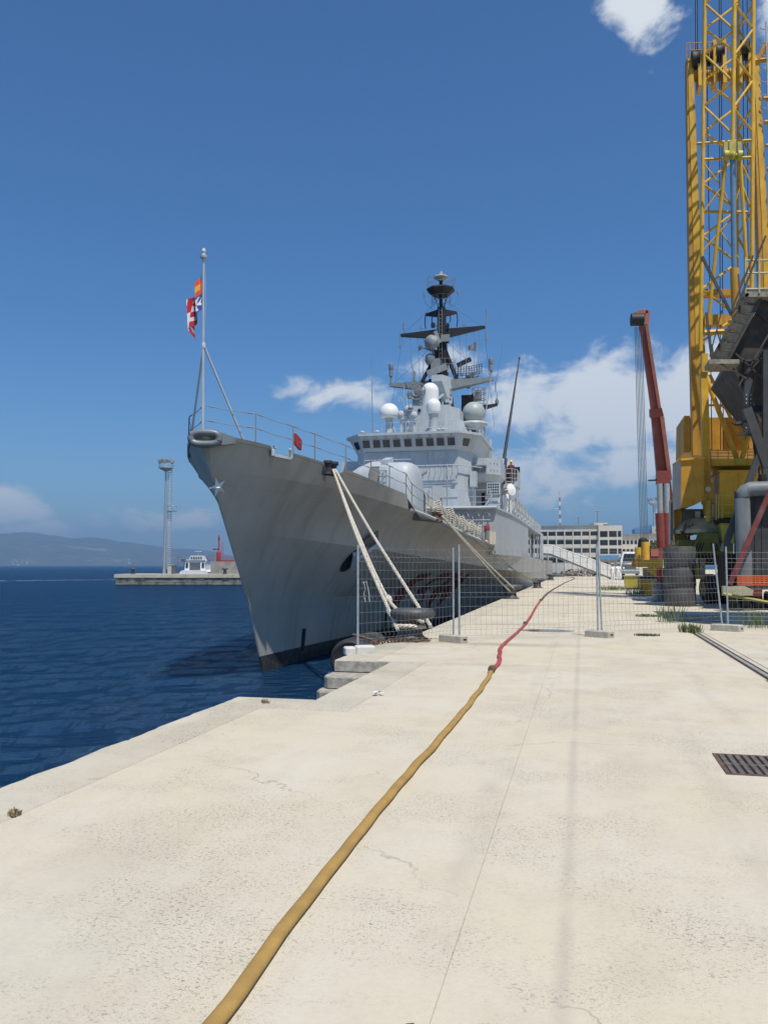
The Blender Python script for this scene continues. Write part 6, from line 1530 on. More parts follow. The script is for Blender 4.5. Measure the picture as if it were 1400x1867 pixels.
# bins
def skip(x, y, w, d, hgt, m, label):
    e = empty('yellow_bin', (x, y, 0)); b = MB()
    b.prism([(x - w * .43, y - d * .43, .08), (x + w * .43, y - d * .43, .08), (x + w * .43, y + d * .43, .08), (x - w * .43, y + d * .43, .08)], [(x - w / 2, y - d / 2, hgt), (x + w / 2, y - d / 2, hgt), (x + w / 2, y + d / 2, hgt), (x - w / 2, y + d / 2, hgt)]); b.build('tub', m, e, smooth=0)
    b = MB(); b.span((x - w / 2 - .06, y - d / 2 - .06, hgt), (x + w / 2 + .06, y + d / 2 + .06, hgt + .05)); b.build('rim', M['cream'], e, smooth=0)
    b = MB(); b.span((x - w * .4, y - d * .4, 0), (x + w * .4, y + d * .4, .078)); b.build('skid', M['iron'], e, smooth=0)
    tag(e, label, 'bin', 'yellow bins by the crane')
skip(3.5, 47.3, .95, .95, .85, M['crane'], 'small yellow steel bin nearest the fence')
skip(3.35, 60.0, 1.05, 1.05, .9, M['lime'], 'yellow green steel bin behind the nearer one')
# debris heap on the quay under the gangway
b = MB(); rnd = random.Random(14)
for i in range(420):
    u = rnd.uniform(-4, 4.2); v = rnd.uniform(-2.2, 2.2); hh = max(.1, 1.15 * (1 - (u / 4.6) ** 2) * (1 - (v / 2.8) ** 2)); c = Vector((-.1 + u, 128 + v, rnd.uniform(.05, hh))); L_ = rnd.uniform(.12, .5)
    b.box(c, (L_, rnd.uniform(.06, .3), rnd.uniform(.05, .22)), rnd.uniform(0, 3), Matrix.Rotation(rnd.uniform(-.6, .6), 3, 'X'))
tag(b.build('debris_heap', mat('mixed_debris', (.26, .24, .22), .9, var=.75, scale=1.7), base=(0, 128, 0), smooth=0), 'heap of grey debris on the quay seen below the gangway', 'debris heap', kind='stuff')
# gangway from the ship to the quay
gw = empty('gangway', (3.3, 99, 0)); Yg = 99.0
a0, a1 = sight(987, 1008, Y=Yg), sight(1003, 1009, Y=Yg); a2 = sight(1113, 1053, Y=Yg)
for yy, nm in ((Yg, 'side_panel'), (Yg + 1.2, 'side_panel')):
    b = MB(); hh = 1.05
    t0, t1, t2 = sight(987, 994, Y=Yg), sight(1003, 994, Y=Yg), sight(1113, 1032, Y=Yg)
    b.prism([(p.x, yy, p.z) for p in (a0, a1, a2, t2, t1, t0)], [(p.x, yy + .04, p.z) for p in (a0, a1, a2, t2, t1, t0)]); b.build(nm, M['white'], gw, smooth=0)
    b = MB(); b.path([(p.x, yy + .02, p.z + .03) for p in (t0, t1, t2)], .05, 6); b.build('handrail', M['white'], gw)
b = MB(); b.prism([(a1.x, Yg + .05, a1.z - .28), (a2.x, Yg + .05, a2.z - .2), (a2.x, Yg + .05, a2.z - .02), (a1.x, Yg + .05, a1.z - .02), (a0.x, Yg + .05, a0.z - .02), (a0.x, Yg + .05, a0.z - .28)], [(p[0], Yg + 1.15, p[2]) for p in ((a1.x, 0, a1.z - .28), (a2.x, 0, a2.z - .2), (a2.x, 0, a2.z - .02), (a1.x, 0, a1.z - .02), (a0.x, 0, a0.z - .02), (a0.x, 0, a0.z - .28))]); b.build('walkway', M['midgrey'], gw, smooth=0)
for k in range(9):
    p = t1.lerp(t2, (k + .5) / 9); q_ = a1.lerp(a2, (k + .5) / 9); b = MB(); b.tube((p.x, Yg - .02, p.z), (q_.x, Yg - .02, q_.z), .025, 5); b.build('stiffener', M['galv'], gw)
b = MB(); b.lathe((a2.x - .1, Yg + .1, .13), [(.13, -.06), (.13, .06)], 12, axis=(0, 1, 0)); b.lathe((a2.x - .1, Yg + 1.0, .13), [(.13, -.06), (.13, .06)], 12, axis=(0, 1, 0)); b.bar((a2.x, Yg + .1, a2.z - .1), (a2.x - .1, Yg + .1, .13), .08); b.build('roller', M['darkgrey'], gw)
tag(gw, 'white sided gangway sloping from the ship down to the quay', 'gangway')
# blue topped kiosk beyond the gangway
kx = sight(1110, 1040, Y=125); e = empty('kiosk', (kx.x, 125, 0))
b = MB(); b.span((kx.x - 1.2, 125, 0), (kx.x + 1.3, 127.5, 2.45)); b.build('wall', M['building2'], e, smooth=0)
b = MB(); b.span((kx.x - 1.35, 124.6, 2.45), (kx.x + 1.45, 127.7, 3.1)); b.build('blue_canopy', M['blueroof'], e, smooth=0)
b = MB(); b.span((kx.x - .9, 124.93, .9), (kx.x - .1, 124.99, 2.1)); b.build('window', M['winglass'], e, smooth=0)
b = MB(); b.span((kx.x + .2, 124.95, 0), (kx.x + .95, 124.99, 2.1)); b.build('door', M['cream'], e, smooth=0)
tag(e, 'small grey kiosk with a blue canopy beyond the gangway', 'kiosk')

# =================================================================== CRANES AND VEHICLES
def S(px, py, Y): return sight(px, py, Y=Y)
def quad_box(b, q, Y0, dy):
    """box whose front face is the photo quad q (pixels) in the plane Y0, dy deep"""
    f_ = [S(x, y, Y0) for x, y in q]; b.prism(f_, [p + Vector((0, dy, 0)) for p in f_]); return b
def rect(b, x0, y0, x1, y1, Y0, dy): return quad_box(b, [(x0, y0), (x1, y0), (x1, y1), (x0, y1)], Y0, dy)

# ---- the big yellow harbour crane
hc = empty('harbour_crane', (7.0, 40, 0))
YF, YR = 39.2, 41.2
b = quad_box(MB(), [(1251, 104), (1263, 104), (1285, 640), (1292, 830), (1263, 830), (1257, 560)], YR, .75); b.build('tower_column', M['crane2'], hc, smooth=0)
b = quad_box(MB(), [(1253, 106), (1262.5, 106), (1283, 640), (1268, 640), (1262, 400)], YR - .03, .02); b.build('lit_column_face', M['crane'], hc, smooth=0)  # brighter yellow sheet paints the sunlit front on the darker column
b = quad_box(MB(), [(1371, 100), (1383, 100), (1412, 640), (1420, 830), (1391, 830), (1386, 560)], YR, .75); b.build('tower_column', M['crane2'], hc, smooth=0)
b = quad_box(MB(), [(1372.5, 102), (1382, 102), (1411, 640), (1396, 640), (1388, 400)], YR - .03, .02); b.build('lit_column_face', M['crane'], hc, smooth=0)  # sunlit front of the right column, again put in as brighter colour
for i in range(12):
    py = 180 + i * 43; x = 1386 + (py - 100) * .055; b = MB(); b.tube(S(x, py, YR - .1), S(x + 26, py - 1, YR - .1), .10, 8); b.tube(S(x + 9, py + 3, YR - .1), S(x + 9, py - 5, YR - .1), .07, 6); b.build('ladder_arm', M['crane2'], hc)
b = MB(); b.tube(S(1411, -30, YR - .1), S(1424, 500, YR - .1), .05, 6); b.tube(S(1396, 40, YR - .1), S(1400, 240, YR - .1), .04, 6)
for i in range(8): b.path([S(1397 + 12 * math.cos(t), 50 + i * 24 + 4 * math.sin(t), YR - .1) for t in [k * math.pi / 5 for k in range(6)]], .025, 4)
b.build('ladder_cage', M['galv'], hc)
# head beam with its sheaves
b = MB(); b.tube(S(1263, 138, YR + .3), S(1374, 135, YR + .3), .30, 14); hb = b.build('head_beam', M['crane2'], hc)
b = rect(MB(), 1262, 96, 1292, 108, YR + .25, .4); b.build('beam_cap', M['crane'], hb, smooth=0)
for (x0, x1, y0, y1) in ((1271, 1277, 98, 155), (1299, 1305, 72, 150), (1316, 1323, 70, 150), (1345, 1351, 88, 150), (1363, 1369, 80, 150)):
    b = quad_box(MB(), [(x0, y0), (x1, y0), (x1 + 2, y1), (x0 + 2, y1)], YR - .15, .9); b.build('cheek_plate', M['crane'], hb, smooth=0)
for (x, y, r_) in ((1267, 112, .52), (1287, 106, .42), (1311, 98, .45), (1356, 92, .5)):
    b = MB(); c = S(x, y, YR + .2); b.lathe(c, [(r_ * .3, -.20), (r_, -.18), (r_ * .92, -.08), (r_ * .92, .08), (r_, .18), (r_ * .3, .2)], 20, axis=(1, 0, 0)); b.build('sheave', M['black'], hb)
for px0, px1, py0, py1, posts in ((1251, 1300, 79, 92, (1251, 1257, 1265, 1274, 1283, 1292, 1300)), (1328, 1345, 80, 92, (1328, 1336, 1345))):
    b = MB()
    for y_ in (py0, py1): b.tube(S(px0, y_, YR - .2), S(px1, y_ - 2, YR - .2), .022, 5)
    for x in posts: b.tube(S(x, py0 - 1, YR - .2), S(x, 108, YR - .2), .022, 5)
    b.build('head_railing', M['crane2'], hb)
b = MB(); b.path([S(1382, 110, YR), S(1388, 96, YR), S(1395, 82, YR), S(1402, 78, YR)], .13, 8); b.tube(S(1375, 112, YR), S(1402, 108, YR), .12, 8); b.build('head_arm', M['crane2'], hb)
# lattice boom, square in plan and turned thirty degrees
bm = empty('boom', (7.0, 39, 0)); bm.parent = hc; bm.location = Vector((7.0, 39, 0)) - Vector((7.0, 40, 0)); ORIGIN['boom'] = Vector((7.0, 39, 0))
YB = 39.0
cL0, cL1 = S(1285, -40, YB), S(1276.5, 640, YB)
cM0, cM1 = S(1338.5, -40, YB - .7), S(1335, 272, YB - .7)
cR0, cR1 = S(1373, -40, YB + .1), S(1369, 640, YB + .1)
cB0, cB1 = S(1346, -40, YB + .9), S(1343, 640, YB + .9)
for a, c, r_ in ((cL0, cL1, .088), (cM0, cM1, .094), (cR0, cR1, .094), (cB0, cB1, .06)):
    b = MB(); b.tube(a, c, r_, 10); b.build('chord', M['crane'], bm)
def on(a, c, py, ya=-40, yb=640): return a.lerp(c, (py - ya) / (yb - ya))
pyn = [-40 + i * 47.5 for i in range(15)]
for i in range(14):
    y0, y1 = pyn[i], pyn[i + 1]
    fL, fR, fB = on(cL0, cL1, y0), on(cR0, cR1, y0), on(cB0, cB1, y0); gL, gR, gB = on(cL0, cL1, y1), on(cR0, cR1, y1), on(cB0, cB1, y1)
    lac = []
    if y1 < 285:
        fM, gM = on(cM0, cM1, y0, -40, 272), on(cM0, cM1, y1, -40, 272); lac += [(fL, gM) if i % 2 else (fM, gL), (fM, gR) if i % 2 else (fR, gM)]
    lac += [(fL, gB) if i % 2 == 0 else (fB, gL), (fB, gR) if i % 2 == 0 else (fR, gB)]
    for a, c in lac:
        b = MB(); b.tube(a, c, .052, 7); b.build('lacing', M['crane'], bm)
for (xa, ya, xb, yb) in ((1270, 262, 1368, 256), (1283, 291, 1370, 287), (1281, 386, 1362, 387), (1283, 607, 1325, 604)):
    b = MB(); b.tube(S(xa, ya, YB), S(xb, yb, YB + .1), .07 if ya < 600 else .13, 8); b.build('cross_tube', M['crane'], bm)
b = MB()
for x in (1323, 1348): b.tube(S(x - 4, 284, YB - .75), S(x + 4, 284, YB - .75), .23, 14)
b.tube(S(1318, 284, YB - .75), S(1353, 283, YB - .75), .09, 10); b.lathe(S(1335, 284, YB - .75), [(.15, -.08), (.2, 0), (.15, .08)], 12, axis=(1, 0, 0)); rect(b, 1319, 258, 1326, 284, YB - .85, .3); rect(b, 1329, 256, 1341, 280, YB - .85, .3); rect(b, 1344, 258, 1351, 284, YB - .85, .3)
b.build('boom_hinge', M['lime'], bm, smooth=40)
for (xa, ya, xb, yb, w) in ((1322, 292, 1288, 610, .16), (1349, 292, 1362, 520, .16), (1314, 340, 1340, 392, .07), (1316, 340, 1283, 385, .07), (1339, 392, 1283, 455, .07), (1312, 420, 1345, 470, .07), (1350, 330, 1365, 372, .07), (1349, 340, 1338, 372, .07), (1284, 300, 1310, 335, .07), (1352, 300, 1366, 330, .07)):
    b = MB(); b.tube(S(xa, ya, YB - .6 + (ya - 280) * .002), S(xb, yb, YB - .6 + (yb - 280) * .002), w * .5, 8); b.build('boom_strut', M['crane'], bm)
# luffing cylinder
b = MB(); b.tube(S(1335, 292, YB - .6), S(1338, 520, YB - .35), .12, 14); b.build('piston_rod', M['bluecyl'], hc)
b = MB(); b.tube(S(1338, 490, YB - .38), S(1344, 668, YB - .2), .19, 14); b.build('luffing_cylinder', M['crane2'], hc)
# ropes
for (xa, xb) in ((1267, 1267), (1270.5, 1271), (1286, 1297), (1310, 1313), (1313.5, 1318), (1353, 1358), (1361, 1364)):
    b = MB(); b.tube(S(xa, -40, YR - .1), S(xb, 110 if xa < 1275 else 820, YR - .1), .022, 5); b.build('hoist_rope', M['black'], hc)
# cross beams of the tower
for (x0, y0, x1, y1, dy) in ((1281, 527, 1333, 538, .5), (1284, 573, 1332, 592, .5), (1288, 660, 1368, 673, .6), (1333, 674, 1348, 748, .45)):
    b = rect(MB(), x0, y0, x1, y1, YR - .2, dy); b.build('cross_beam', M['crane2'], hc, smooth=0)
# lower front leg
b = quad_box(MB(), [(1279, 644), (1290.5, 644), (1290.5, 678), (1279, 678)], YF - .5, .5); b.build('leg_bracket', M['crane'], hc, smooth=0)
b = quad_box(MB(), [(1277, 679), (1290, 679), (1297, 940), (1284, 940)], YF - .4, .55); b.build('front_leg', M['crane'], hc, smooth=0)
b = quad_box(MB(), [(1282, 880), (1299, 880), (1302, 918), (1281, 918)], YF - .52, .6); b.build('leg_shoe', M['crane'], hc, smooth=0)
b = MB(); b.tube(S(1291, 912, YF - .55), S(1291, 952, YF - .55), .13, 12); b.build('leg_jack', M['lime'], hc)
b = MB(); b.lathe(S(1290, 892, YF - .56), [(.12, 0), (.12, .03), (0, .03)], 14, axis=(0, -1, 0)); b.build('round_sign', M['paper'], hc)
for (xa, ya, xb, yb, w, yy) in ((1287, 690, 1343, 838, .22, YF + .3), (1293, 683, 1358, 818, .15, YF + .6), (1352, 836, 1374, 762, .22, YF + .2), (1333, 705, 1315, 742, .15, YF + .5), (1291, 739, 1360, 739, .10, YF + .5)):
    b = MB(); b.tube(S(xa, ya, yy), S(xb, yb, yy), w * .5, 10); b.build('brace', M['crane'], hc)
# counterweight and houses
b = rect(MB(), 1258, 761, 1425, 822, 43.2, 3.2); b.build('counterweight', M['crane2'], hc, smooth=0)
b = quad_box(MB(), [(1247, 758), (1257, 758), (1258, 825), (1246, 825)], 42.6, 3.6); b.build('counterweight_plate', M['crane2'], hc, smooth=0)
b = rect(MB(), 1296, 836, 1425, 849, YF - .1, 2.4); b.build('platform_beam', M['crane'], hc, smooth=0)
b = rect(MB(), 1340, 838, 1354, 847, YF - .2, .08); b.build('beam_plate', M['lime'], hc, smooth=0)
b = MB()
for y_ in (821, 826, 832): b.tube(S(1294, y_, YF + .1), S(1345, y_, YF + .1), .022, 5); b.tube(S(1362, y_ - 2, YF), S(1400, y_ - 2, YF), .022, 5)
for x in (1295, 1308, 1327, 1345, 1362, 1374): b.tube(S(x, 818, YF + .05), S(x, 837, YF + .05), .022, 5)
b.build('platform_railing', M['crane'], hc)
def house_quad(b, Yc):
    fr = [S(1241, 838, Yc), S(1283, 835, Yc), S(1283, 912, Yc), S(1262, 921, Yc), S(1241, 926, Yc)]
    bk = [p + Vector((-.05, 3.0, 0)) for p in fr]; b.prism(fr, bk); return b
b = house_quad(MB(), 37.6); cab = b.build('operator_house', M['crane2'], hc, smooth=0)
fr = [S(1240.6, 838, 37.6), S(1240.6, 926, 37.6)]; bk = [S(1225.5, 848, 38.4), S(1226, 930, 38.4)]
b = MB(); b.prism([fr[0], fr[1], bk[1], bk[0]], [p + Vector((.05, .06, 0)) for p in (fr[0], fr[1], bk[1], bk[0])]); b.build('house_side', mat('pale_grey_side', (.40, .38, .34), .55, var=.1), cab, smooth=0)
b = MB(); b.prism([S(1225, 846, 38.4), S(1241, 836, 37.5), S(1284, 833, 37.5), S(1284, 833, 40.5), S(1225, 846, 40.5)], [p - Vector((0, 0, .08)) for p in (S(1225, 846, 38.4), S(1241, 836, 37.5), S(1284, 833, 37.5), S(1284, 833, 40.5), S(1225, 846, 40.5))]); b.build('house_roof', M['crane'], cab, smooth=0)
b = rect(MB(), 1311, 859, 1420, 944, 38.4, 2.8); mh = b.build('machinery_house', M['crane'], hc, smooth=0)
for x in (1346, 1384): b = rect(MB(), x, 862, x + .7, 942, 38.385, .01); b.build('panel_joint', M['crane2'], mh, smooth=0)
b = rect(MB(), 1309, 857.2, 1421, 859.2, 38.2, 3.1); b.build('roof_edge', M['lime'], mh, smooth=0)
b = rect(MB(), 1299, 850, 1425, 952, 41.6, 1.2); b.build('house_back', M['crane2'], hc, smooth=0)
b = MB()
for y_ in (902, 919, 935): b.tube(S(1309, y_, 37.6), S(1420, y_, 37.6), .025, 5)
for x in (1305, 1309, 1316, 1343, 1370): b.tube(S(x, 902, 37.6), S(x, 948, 37.6), .03, 5)
b.build('house_railing', M['lime'], mh)
b = rect(MB(), 1308, 946, 1420, 953, 37.5, 3.6); b.build('turntable_band', M['black'], hc, smooth=0)
b = quad_box(MB(), [(1312, 954), (1350, 954), (1346, 990), (1316, 990)], 37.7, 2); b.build('slew_housing', M['lime'], hc, smooth=0)
b = MB(); b.span((S(1228, 930, 39.5).x, 39.5, S(1228, 1000, 39.5).z), (S(1250, 930, 39.5).x, 40.5, S(1228, 930, 39.5).z)); b.build('engine_cover', M['crane'], hc, smooth=0)
b = rect(MB(), 1221, 912, 1227, 992, 39.0, .6); gr = b.build('radiator', M['building2'], hc, smooth=0)
for k in range(18):
    b = rect(MB(), 1222.5, 918 + k * 3.8, 1225.5, 920.2 + k * 3.8, 38.97, .02); b.build('louvre', M['black'], gr, smooth=0)
b = rect(MB(), 1243, 928, 1283, 955, 39.3, 1.5); b.build('under_deck', M['darkgrey'], hc, smooth=0)
b = rect(MB(), 1267, 932, 1276, 948, 39.1, .15); b.build('control_box', M['galv'], hc, smooth=0)
b = MB()
for (xa, ya, xb, yb) in ((1238, 990, 1250, 955), (1250, 992, 1262, 955), (1240, 968, 1258, 985), (1256, 958, 1256, 990), (1232, 975, 1262, 975)): b.bar(S(xa, ya, 38.6), S(xb, yb, 38.6), .07)
b.build('stair_frame', M['rust'], hc, smooth=0)
b = MB(); c = S(1285, 968, 38.8); b.lathe((c.x, 39.6, S(1285, 972, 38.8).z), [(1.35, 0), (1.35, .15), (.85, .62), (.7, .7)], 24); b.build('turntable', M['cream'], hc)
b = quad_box(MB(), [(1238, 984), (1336, 984), (1336, 1012), (1228, 1012)], 38.2, 3.4); b.build('chassis', M['olive'], hc, smooth=0)
b = quad_box(MB(), [(1274, 972), (1307, 972), (1314, 1008), (1262, 1008)], 37.6, .55); ob = b.build('chassis_nose', M['olive'], hc, smooth=0)
for k in range(3):
    x0 = 1264.5 + k * 5.2; b = quad_box(MB(), [(x0 + 7, 990), (x0 + 9.4, 990), (x0 + 2.2, 1006), (x0 - .2, 1006)], 37.585, .01); b.build('hazard_stripe', M['black'], ob, smooth=0)
    x0 = 1311.5 - k * 4.6; b = quad_box(MB(), [(x0 - 7.0, 990), (x0 - 9.0, 990), (x0 - 2.0, 1006), (x0, 1006)], 37.585, .01); b.build('hazard_stripe', M['black'], ob, smooth=0)
# running gear
for k, x in enumerate((1292, 1312, 1334, 1356)):
    for dy in (0, 3.0):
        c = S(x, 1063, 38.0 + dy); b = MB(); b.lathe((c.x, 38.0 + dy, .62), [(.2, -.25), (.52, -.25), (.62, -.18), (.62, .18), (.52, .25), (.2, .25)], 20, axis=(1, .25, 0)); wh = b.build('wheel', M['rubber'], hc, smooth=40)
        b = MB(); b.lathe((c.x, 38.0 + dy, .62), [(.3, -.27), (.3, .27)], 14, axis=(1, .25, 0)); b.build('rim', M['olive'], wh)
for x0, m_ in ((1262, 'crane'), (1275, 'crane2')):
    b = rect(MB(), x0, 1018, x0 + 10, 1056, 37.0, .5); b.build('outrigger_jack', M[m_], hc, smooth=0)
b = rect(MB(), 1262.4, 1018.5, 1271.6, 1027, 36.97, .02); b.build('white_label', M['paper'], hc, smooth=0)
b = rect(MB(), 1240, 1012, 1350, 1030, 38.6, 2.6); b.build('axle_beam', M['black'], hc, smooth=0)
b = MB(); rnd = random.Random(4)
for i in range(40):
    b.path([S(1278 + rnd.uniform(-2, 6), 1020 + rnd.uniform(0, 34), 36.9) for _ in range(4)], .02, 4)
b.build('hose_tangle', M['cream'], hc)
tag(hc, 'tall yellow harbour crane with lattice boom behind the fence', 'crane')

# ---- stack of rubber rings in front of it
st_ = empty('rubber_ring_stack', (3.85, 35.4, 0))
for k, (z0, z1, rr) in enumerate(((.0, .78, .60), (.782, 1.58, .615), (1.582, 2.40, .63))):
    b = MB(); b.lathe((3.85, 35.4, 0), [(rr * .975, z0), (rr, z0 + .025), (rr, z1 - .025), (rr * .975, z1), (rr * .6, z1)], 28); b.build('ring', mat('dark_grey_rubber', (.075, .077, .078), .7, var=.2, scale=3), st_, smooth=50)
tag(st_, 'stack of dark rubber rings standing behind the fence', 'rubber stack')
e = empty('oil_drum', (3.38, 39.5, 0)); b = MB(); b.lathe((3.38, 39.5, 0), [(.30, 0), (.31, .02), (.30, .3), (.315, .32), (.30, .34), (.30, .62), (.315, .64), (.30, .66), (.31, .9), (.29, .9), (.29, .87), (0, .87)], 22); b.build('body', M['tank'], e, smooth=40)
b = MB(); b.span((3.3, 39.45, .87), (3.5, 39.6, 1.5)); b.build('red_can', M['red'], e, smooth=0); tag(e, 'grey oil drum with a red can on it left of the rubber stack', 'drum')

# ---- old dark portal crane at the right edge
pc = empty('portal_crane', (8.6, 33, 0)); YP = 33.0
# stair flight: stringers and separate treads
A0, A1 = S(1297, 654, YP), S(1362, 536, YP); C0, C1 = S(1326, 658, YP + .2), S(1388, 540, YP + .2)
for a, c in ((A0, A1), (C0, C1)):
    b = MB(); b.bar(a, c, .10, .20, up=(0, 1, 0)); b.build('stringer', M['oldsteel'], pc, smooth=0)
nt_ = 7
for i in range(nt_):
    u0, u1 = (i + .08) / nt_, (i + .92) / nt_; p0, p1 = A0.lerp(A1, u0), C0.lerp(C1, u0); p2, p3 = C0.lerp(C1, u1), A0.lerp(A1, u1)
    up = Vector((0, .16, .0)); b = MB(); b.prism([p0, p1, p2 - up * .2, p3 - up * .2], [p + Vector((0, .06, .04)) for p in (p0, p1, p2, p3)]); b.build('stair_tread', M['tread'], pc, smooth=0)
    b = MB(); b.bar(A0.lerp(A1, i / nt_) - Vector((0, .05, 0)), C0.lerp(C1, i / nt_) - Vector((0, .05, 0)), .05, .07); b.build('tread_edge', M['oldsteel'], pc, smooth=0)
b = rect(MB(), 1292, 655, 1347, 663, YP - .2, 1.2); b.build('landing', M['tread'], pc, smooth=0)
b = rect(MB(), 1355, 529, 1440, 541, YP - .1, 1.6); pf = b.build('platform', M['tread'], pc, smooth=0)
b = MB()
for y_ in (475, 498, 527): b.tube(S(1357, y_, YP - .1), S(1440, y_ - 1, YP - .1), .035, 6)
for x in (1358, 1383, 1420): b.tube(S(x, 470, YP - .1), S(x, 535, YP - .1), .045, 6)
b.build('platform_railing', M['cream'], pf)
b = MB()
for (xa, ya, xb, yb, w) in ((1279, 468, 1332, 572, .10), (1331, 575, 1342, 560, .1), (1342, 560, 1395, 430, .07), (1330, 574, 1372, 466, .06), (1293, 650, 1315, 566, .04), (1287, 570, 1297, 655, .09), (1297, 655, 1322, 668, .06), (1322, 668, 1360, 690, .06), (1297, 628, 1300, 655, .06), (1345, 500, 1350, 560, .05), (1306, 600, 1320, 655, .04)):
    b.bar(S(xa, ya, YP - .15), S(xb, yb, YP - .15), w, w)
b.build('stair_handrail', M['oldsteel'], pc, smooth=0)
# hopper hanging above: sloping plates with ribs
top = [S(1392, 548, YP + .4), S(1392, 548, YP + .4) + Vector((6.0, 0, 0)), S(1392, 548, YP + .4) + Vector((6.0, 5.5, 0)), S(1392, 548, YP + .4) + Vector((0, 5.5, 0))]
mid = [S(1330, 660, YP + .6), S(1330, 660, YP + .6) + Vector((7.2, 0, 0)), S(1330, 660, YP + .6) + Vector((7.2, 5.0, 0)), S(1330, 660, YP + .6) + Vector((0, 5.0, 0))]
bot = [S(1385, 770, YP + 1.2), S(1385, 770, YP + 1.2) + Vector((3.4, 0, 0)), S(1385, 770, YP + 1.2) + Vector((3.4, 2.8, 0)), S(1385, 770, YP + 1.2) + Vector((0, 2.8, 0))]
b = MB(); b.prism(mid, top); b.prism(bot, [p - Vector((0, 0, .005)) for p in mid]); b.build('hopper', M['oldsteel'], pc, smooth=0)
b = MB()
for k in range(7):
    u = k / 6; b.bar(mid[0].lerp(mid[1], u) - Vector((0, .06, 0)), bot[0].lerp(bot[1], u) - Vector((0, .06, 0)), .09, .12)
    b.bar(mid[0].lerp(mid[1], u) - Vector((0, .06, 0)), top[0].lerp(top[1], u) - Vector((0, .06, 0)), .09, .12)
for (xa, ya, xb, yb) in ((1335, 640, 1400, 700), (1345, 705, 1400, 610), (1352, 690, 1400, 640), (1370, 560, 1400, 590), (1340, 660, 1400, 655), (1375, 745, 1400, 690)):
    b.bar(S(xa, ya, YP + .3), S(xb, yb, YP + .3), .10, .06)
b.build('hopper_rib', M['oldsteel'], pc, smooth=0)
b = quad_box(MB(), [(1357, 655), (1372, 655), (1372, 792), (1357, 792)], YP + .35, .35); lg = b.build('leg', M['oldsteel2'], pc, smooth=0)
b = MB()
for k in range(9):
    for x in (1360, 1368): b.lathe(S(x, 720 + k * 7.5, YP + .34), [(.022, 0), (.018, .012), (0, .014)], 8, axis=(0, -1, 0))
b.build('rivets', M['paper'], lg)
b = rect(MB(), 1354, 739, 1440, 751, YP + .2, .4); b.build('cross_beam', M['black'], pc, smooth=0)
for (xa, ya, xb, yb, w) in ((1360, 745, 1398, 852, .32), (1397, 640, 1397, 905, .30), (1391, 808, 1317, 1006, .24), (1340, 772, 1372, 765, .10), (1344, 792, 1380, 793, .08), (1372, 800, 1377, 835, .06), (1380, 812, 1384, 880, .05)):
    b = MB(); b.bar(S(xa, ya, YP - .1), S(xb, yb, YP - .1), w, w); b.build('strut', M['oldsteel2' if w > .2 else 'oldsteel'], pc, smooth=0)
b = MB(); b.path([S(1344 + 10 * math.cos(t), 770 + 5 * math.sin(t), YP - .1) for t in [k * math.pi / 6 for k in range(7)]], .03, 5); b.build('cable_loop', M['black'], pc)
b = MB(); b.path([S(1376, 795, YP - .15), S(1373, 815, YP - .15), S(1378, 838, YP - .15)], .03, 5); b.build('cable', M['black'], pc)
b = MB(); b.lathe(S(1389, 875, YP - .2), [(.12, -.2), (.16, 0), (.12, .2)], 10); b.build('cable_gland', M['black'], pc)
# great grey duct with an elbow, and the dark body behind it
b = MB(); rr = .27; c0 = S(1357, 1075, YP - .6); zt = S(1357, 892, YP - .6).z
pts = [(c0.x, YP - .6, .9), (c0.x, YP - .6, zt - .35), (c0.x + .03, YP - .6, zt - .2), (c0.x + .12, YP - .6, zt - .08), (c0.x + .28, YP - .6, zt), (c0.x + 1.6, YP - .6, zt + .02)]
b.path(pts, rr, 16); b.build('duct', M['tank'], pc, smooth=50)
b = rect(MB(), 1364, 884, 1440, 1075, YP - .35, 3.0); b.build('ballast_body', M['oldsteel2'], pc, smooth=0)
for x in (1375, 1388): b = rect(MB(), x, 900, x + 1.4, 1072, YP - .38, .02); b.build('body_seam', M['oldsteel'], pc, smooth=0)
b = rect(MB(), 1322, 1010, 1440, 1072, YP + 1.2, 2); b.build('bogie', M['black'], pc, smooth=0)
b = MB(); b.bar(S(1402, 898, YP - 1.2), S(1329, 1066, YP - 1.2), .17, .17); b.build('red_strut', mat('faded_dark_red', (.22, .05, .045), .6, var=.2, dirt=(.3, .2, .18), dirt_amt=.4), pc, smooth=0)
b = quad_box(MB(), [(1318, 1069), (1358, 1069), (1373, 1076), (1371, 1086), (1318, 1086)], YP - 1.3, .4); b.build('cream_beam', M['cream'], pc, smooth=0)
b = rect(MB(), 1371, 1075, 1389, 1087, YP - 1.1, .4); b.build('beam_end', M['redboom'], pc, smooth=0)
b = MB(); b.tube(S(1318, 1083, YP - 1.6), S(1440, 1106, YP - 1.9), .055, 8); b.build('yellow_tube', M['lime'], pc)
for k in range(4):
    c = S(1335 + k * 22, 1085, YP + .4); b = MB(); b.lathe((c.x, YP + .4, .33), [(.1, -.14), (.33, -.14), (.36, -.1), (.3, .1), (.3, .14), (.1, .14)], 18, axis=(1, 0, 0)); b.build('rail_wheel', M['oldsteel'], pc)
# unseen house added overhead to shade the ground, with its girders and legs
b = MB(); b.span((6.15, 21.0, 9.4), (15, 26.3, 13.2)); b.build('machinery_house', M['oldsteel2'], pc, smooth=0)
b = MB(); b.span((9.6, 26.3, 10.2), (10.2, 34.5, 10.8)); b.span((12.9, 26.3, 10.2), (13.5, 34.5, 10.8)); b.build('girder', M['oldsteel'], pc, smooth=0)
for x in (10.6, 14.4):
    for y_ in (24, 30.5): b = MB(); b.bar((x, y_, 0), (x, y_, 9.4), .5, .5); b.build('leg', M['oldsteel2'], pc, smooth=0)
tag(pc, 'old dark steel portal crane with stair, hopper and grey duct at the right edge', 'crane')
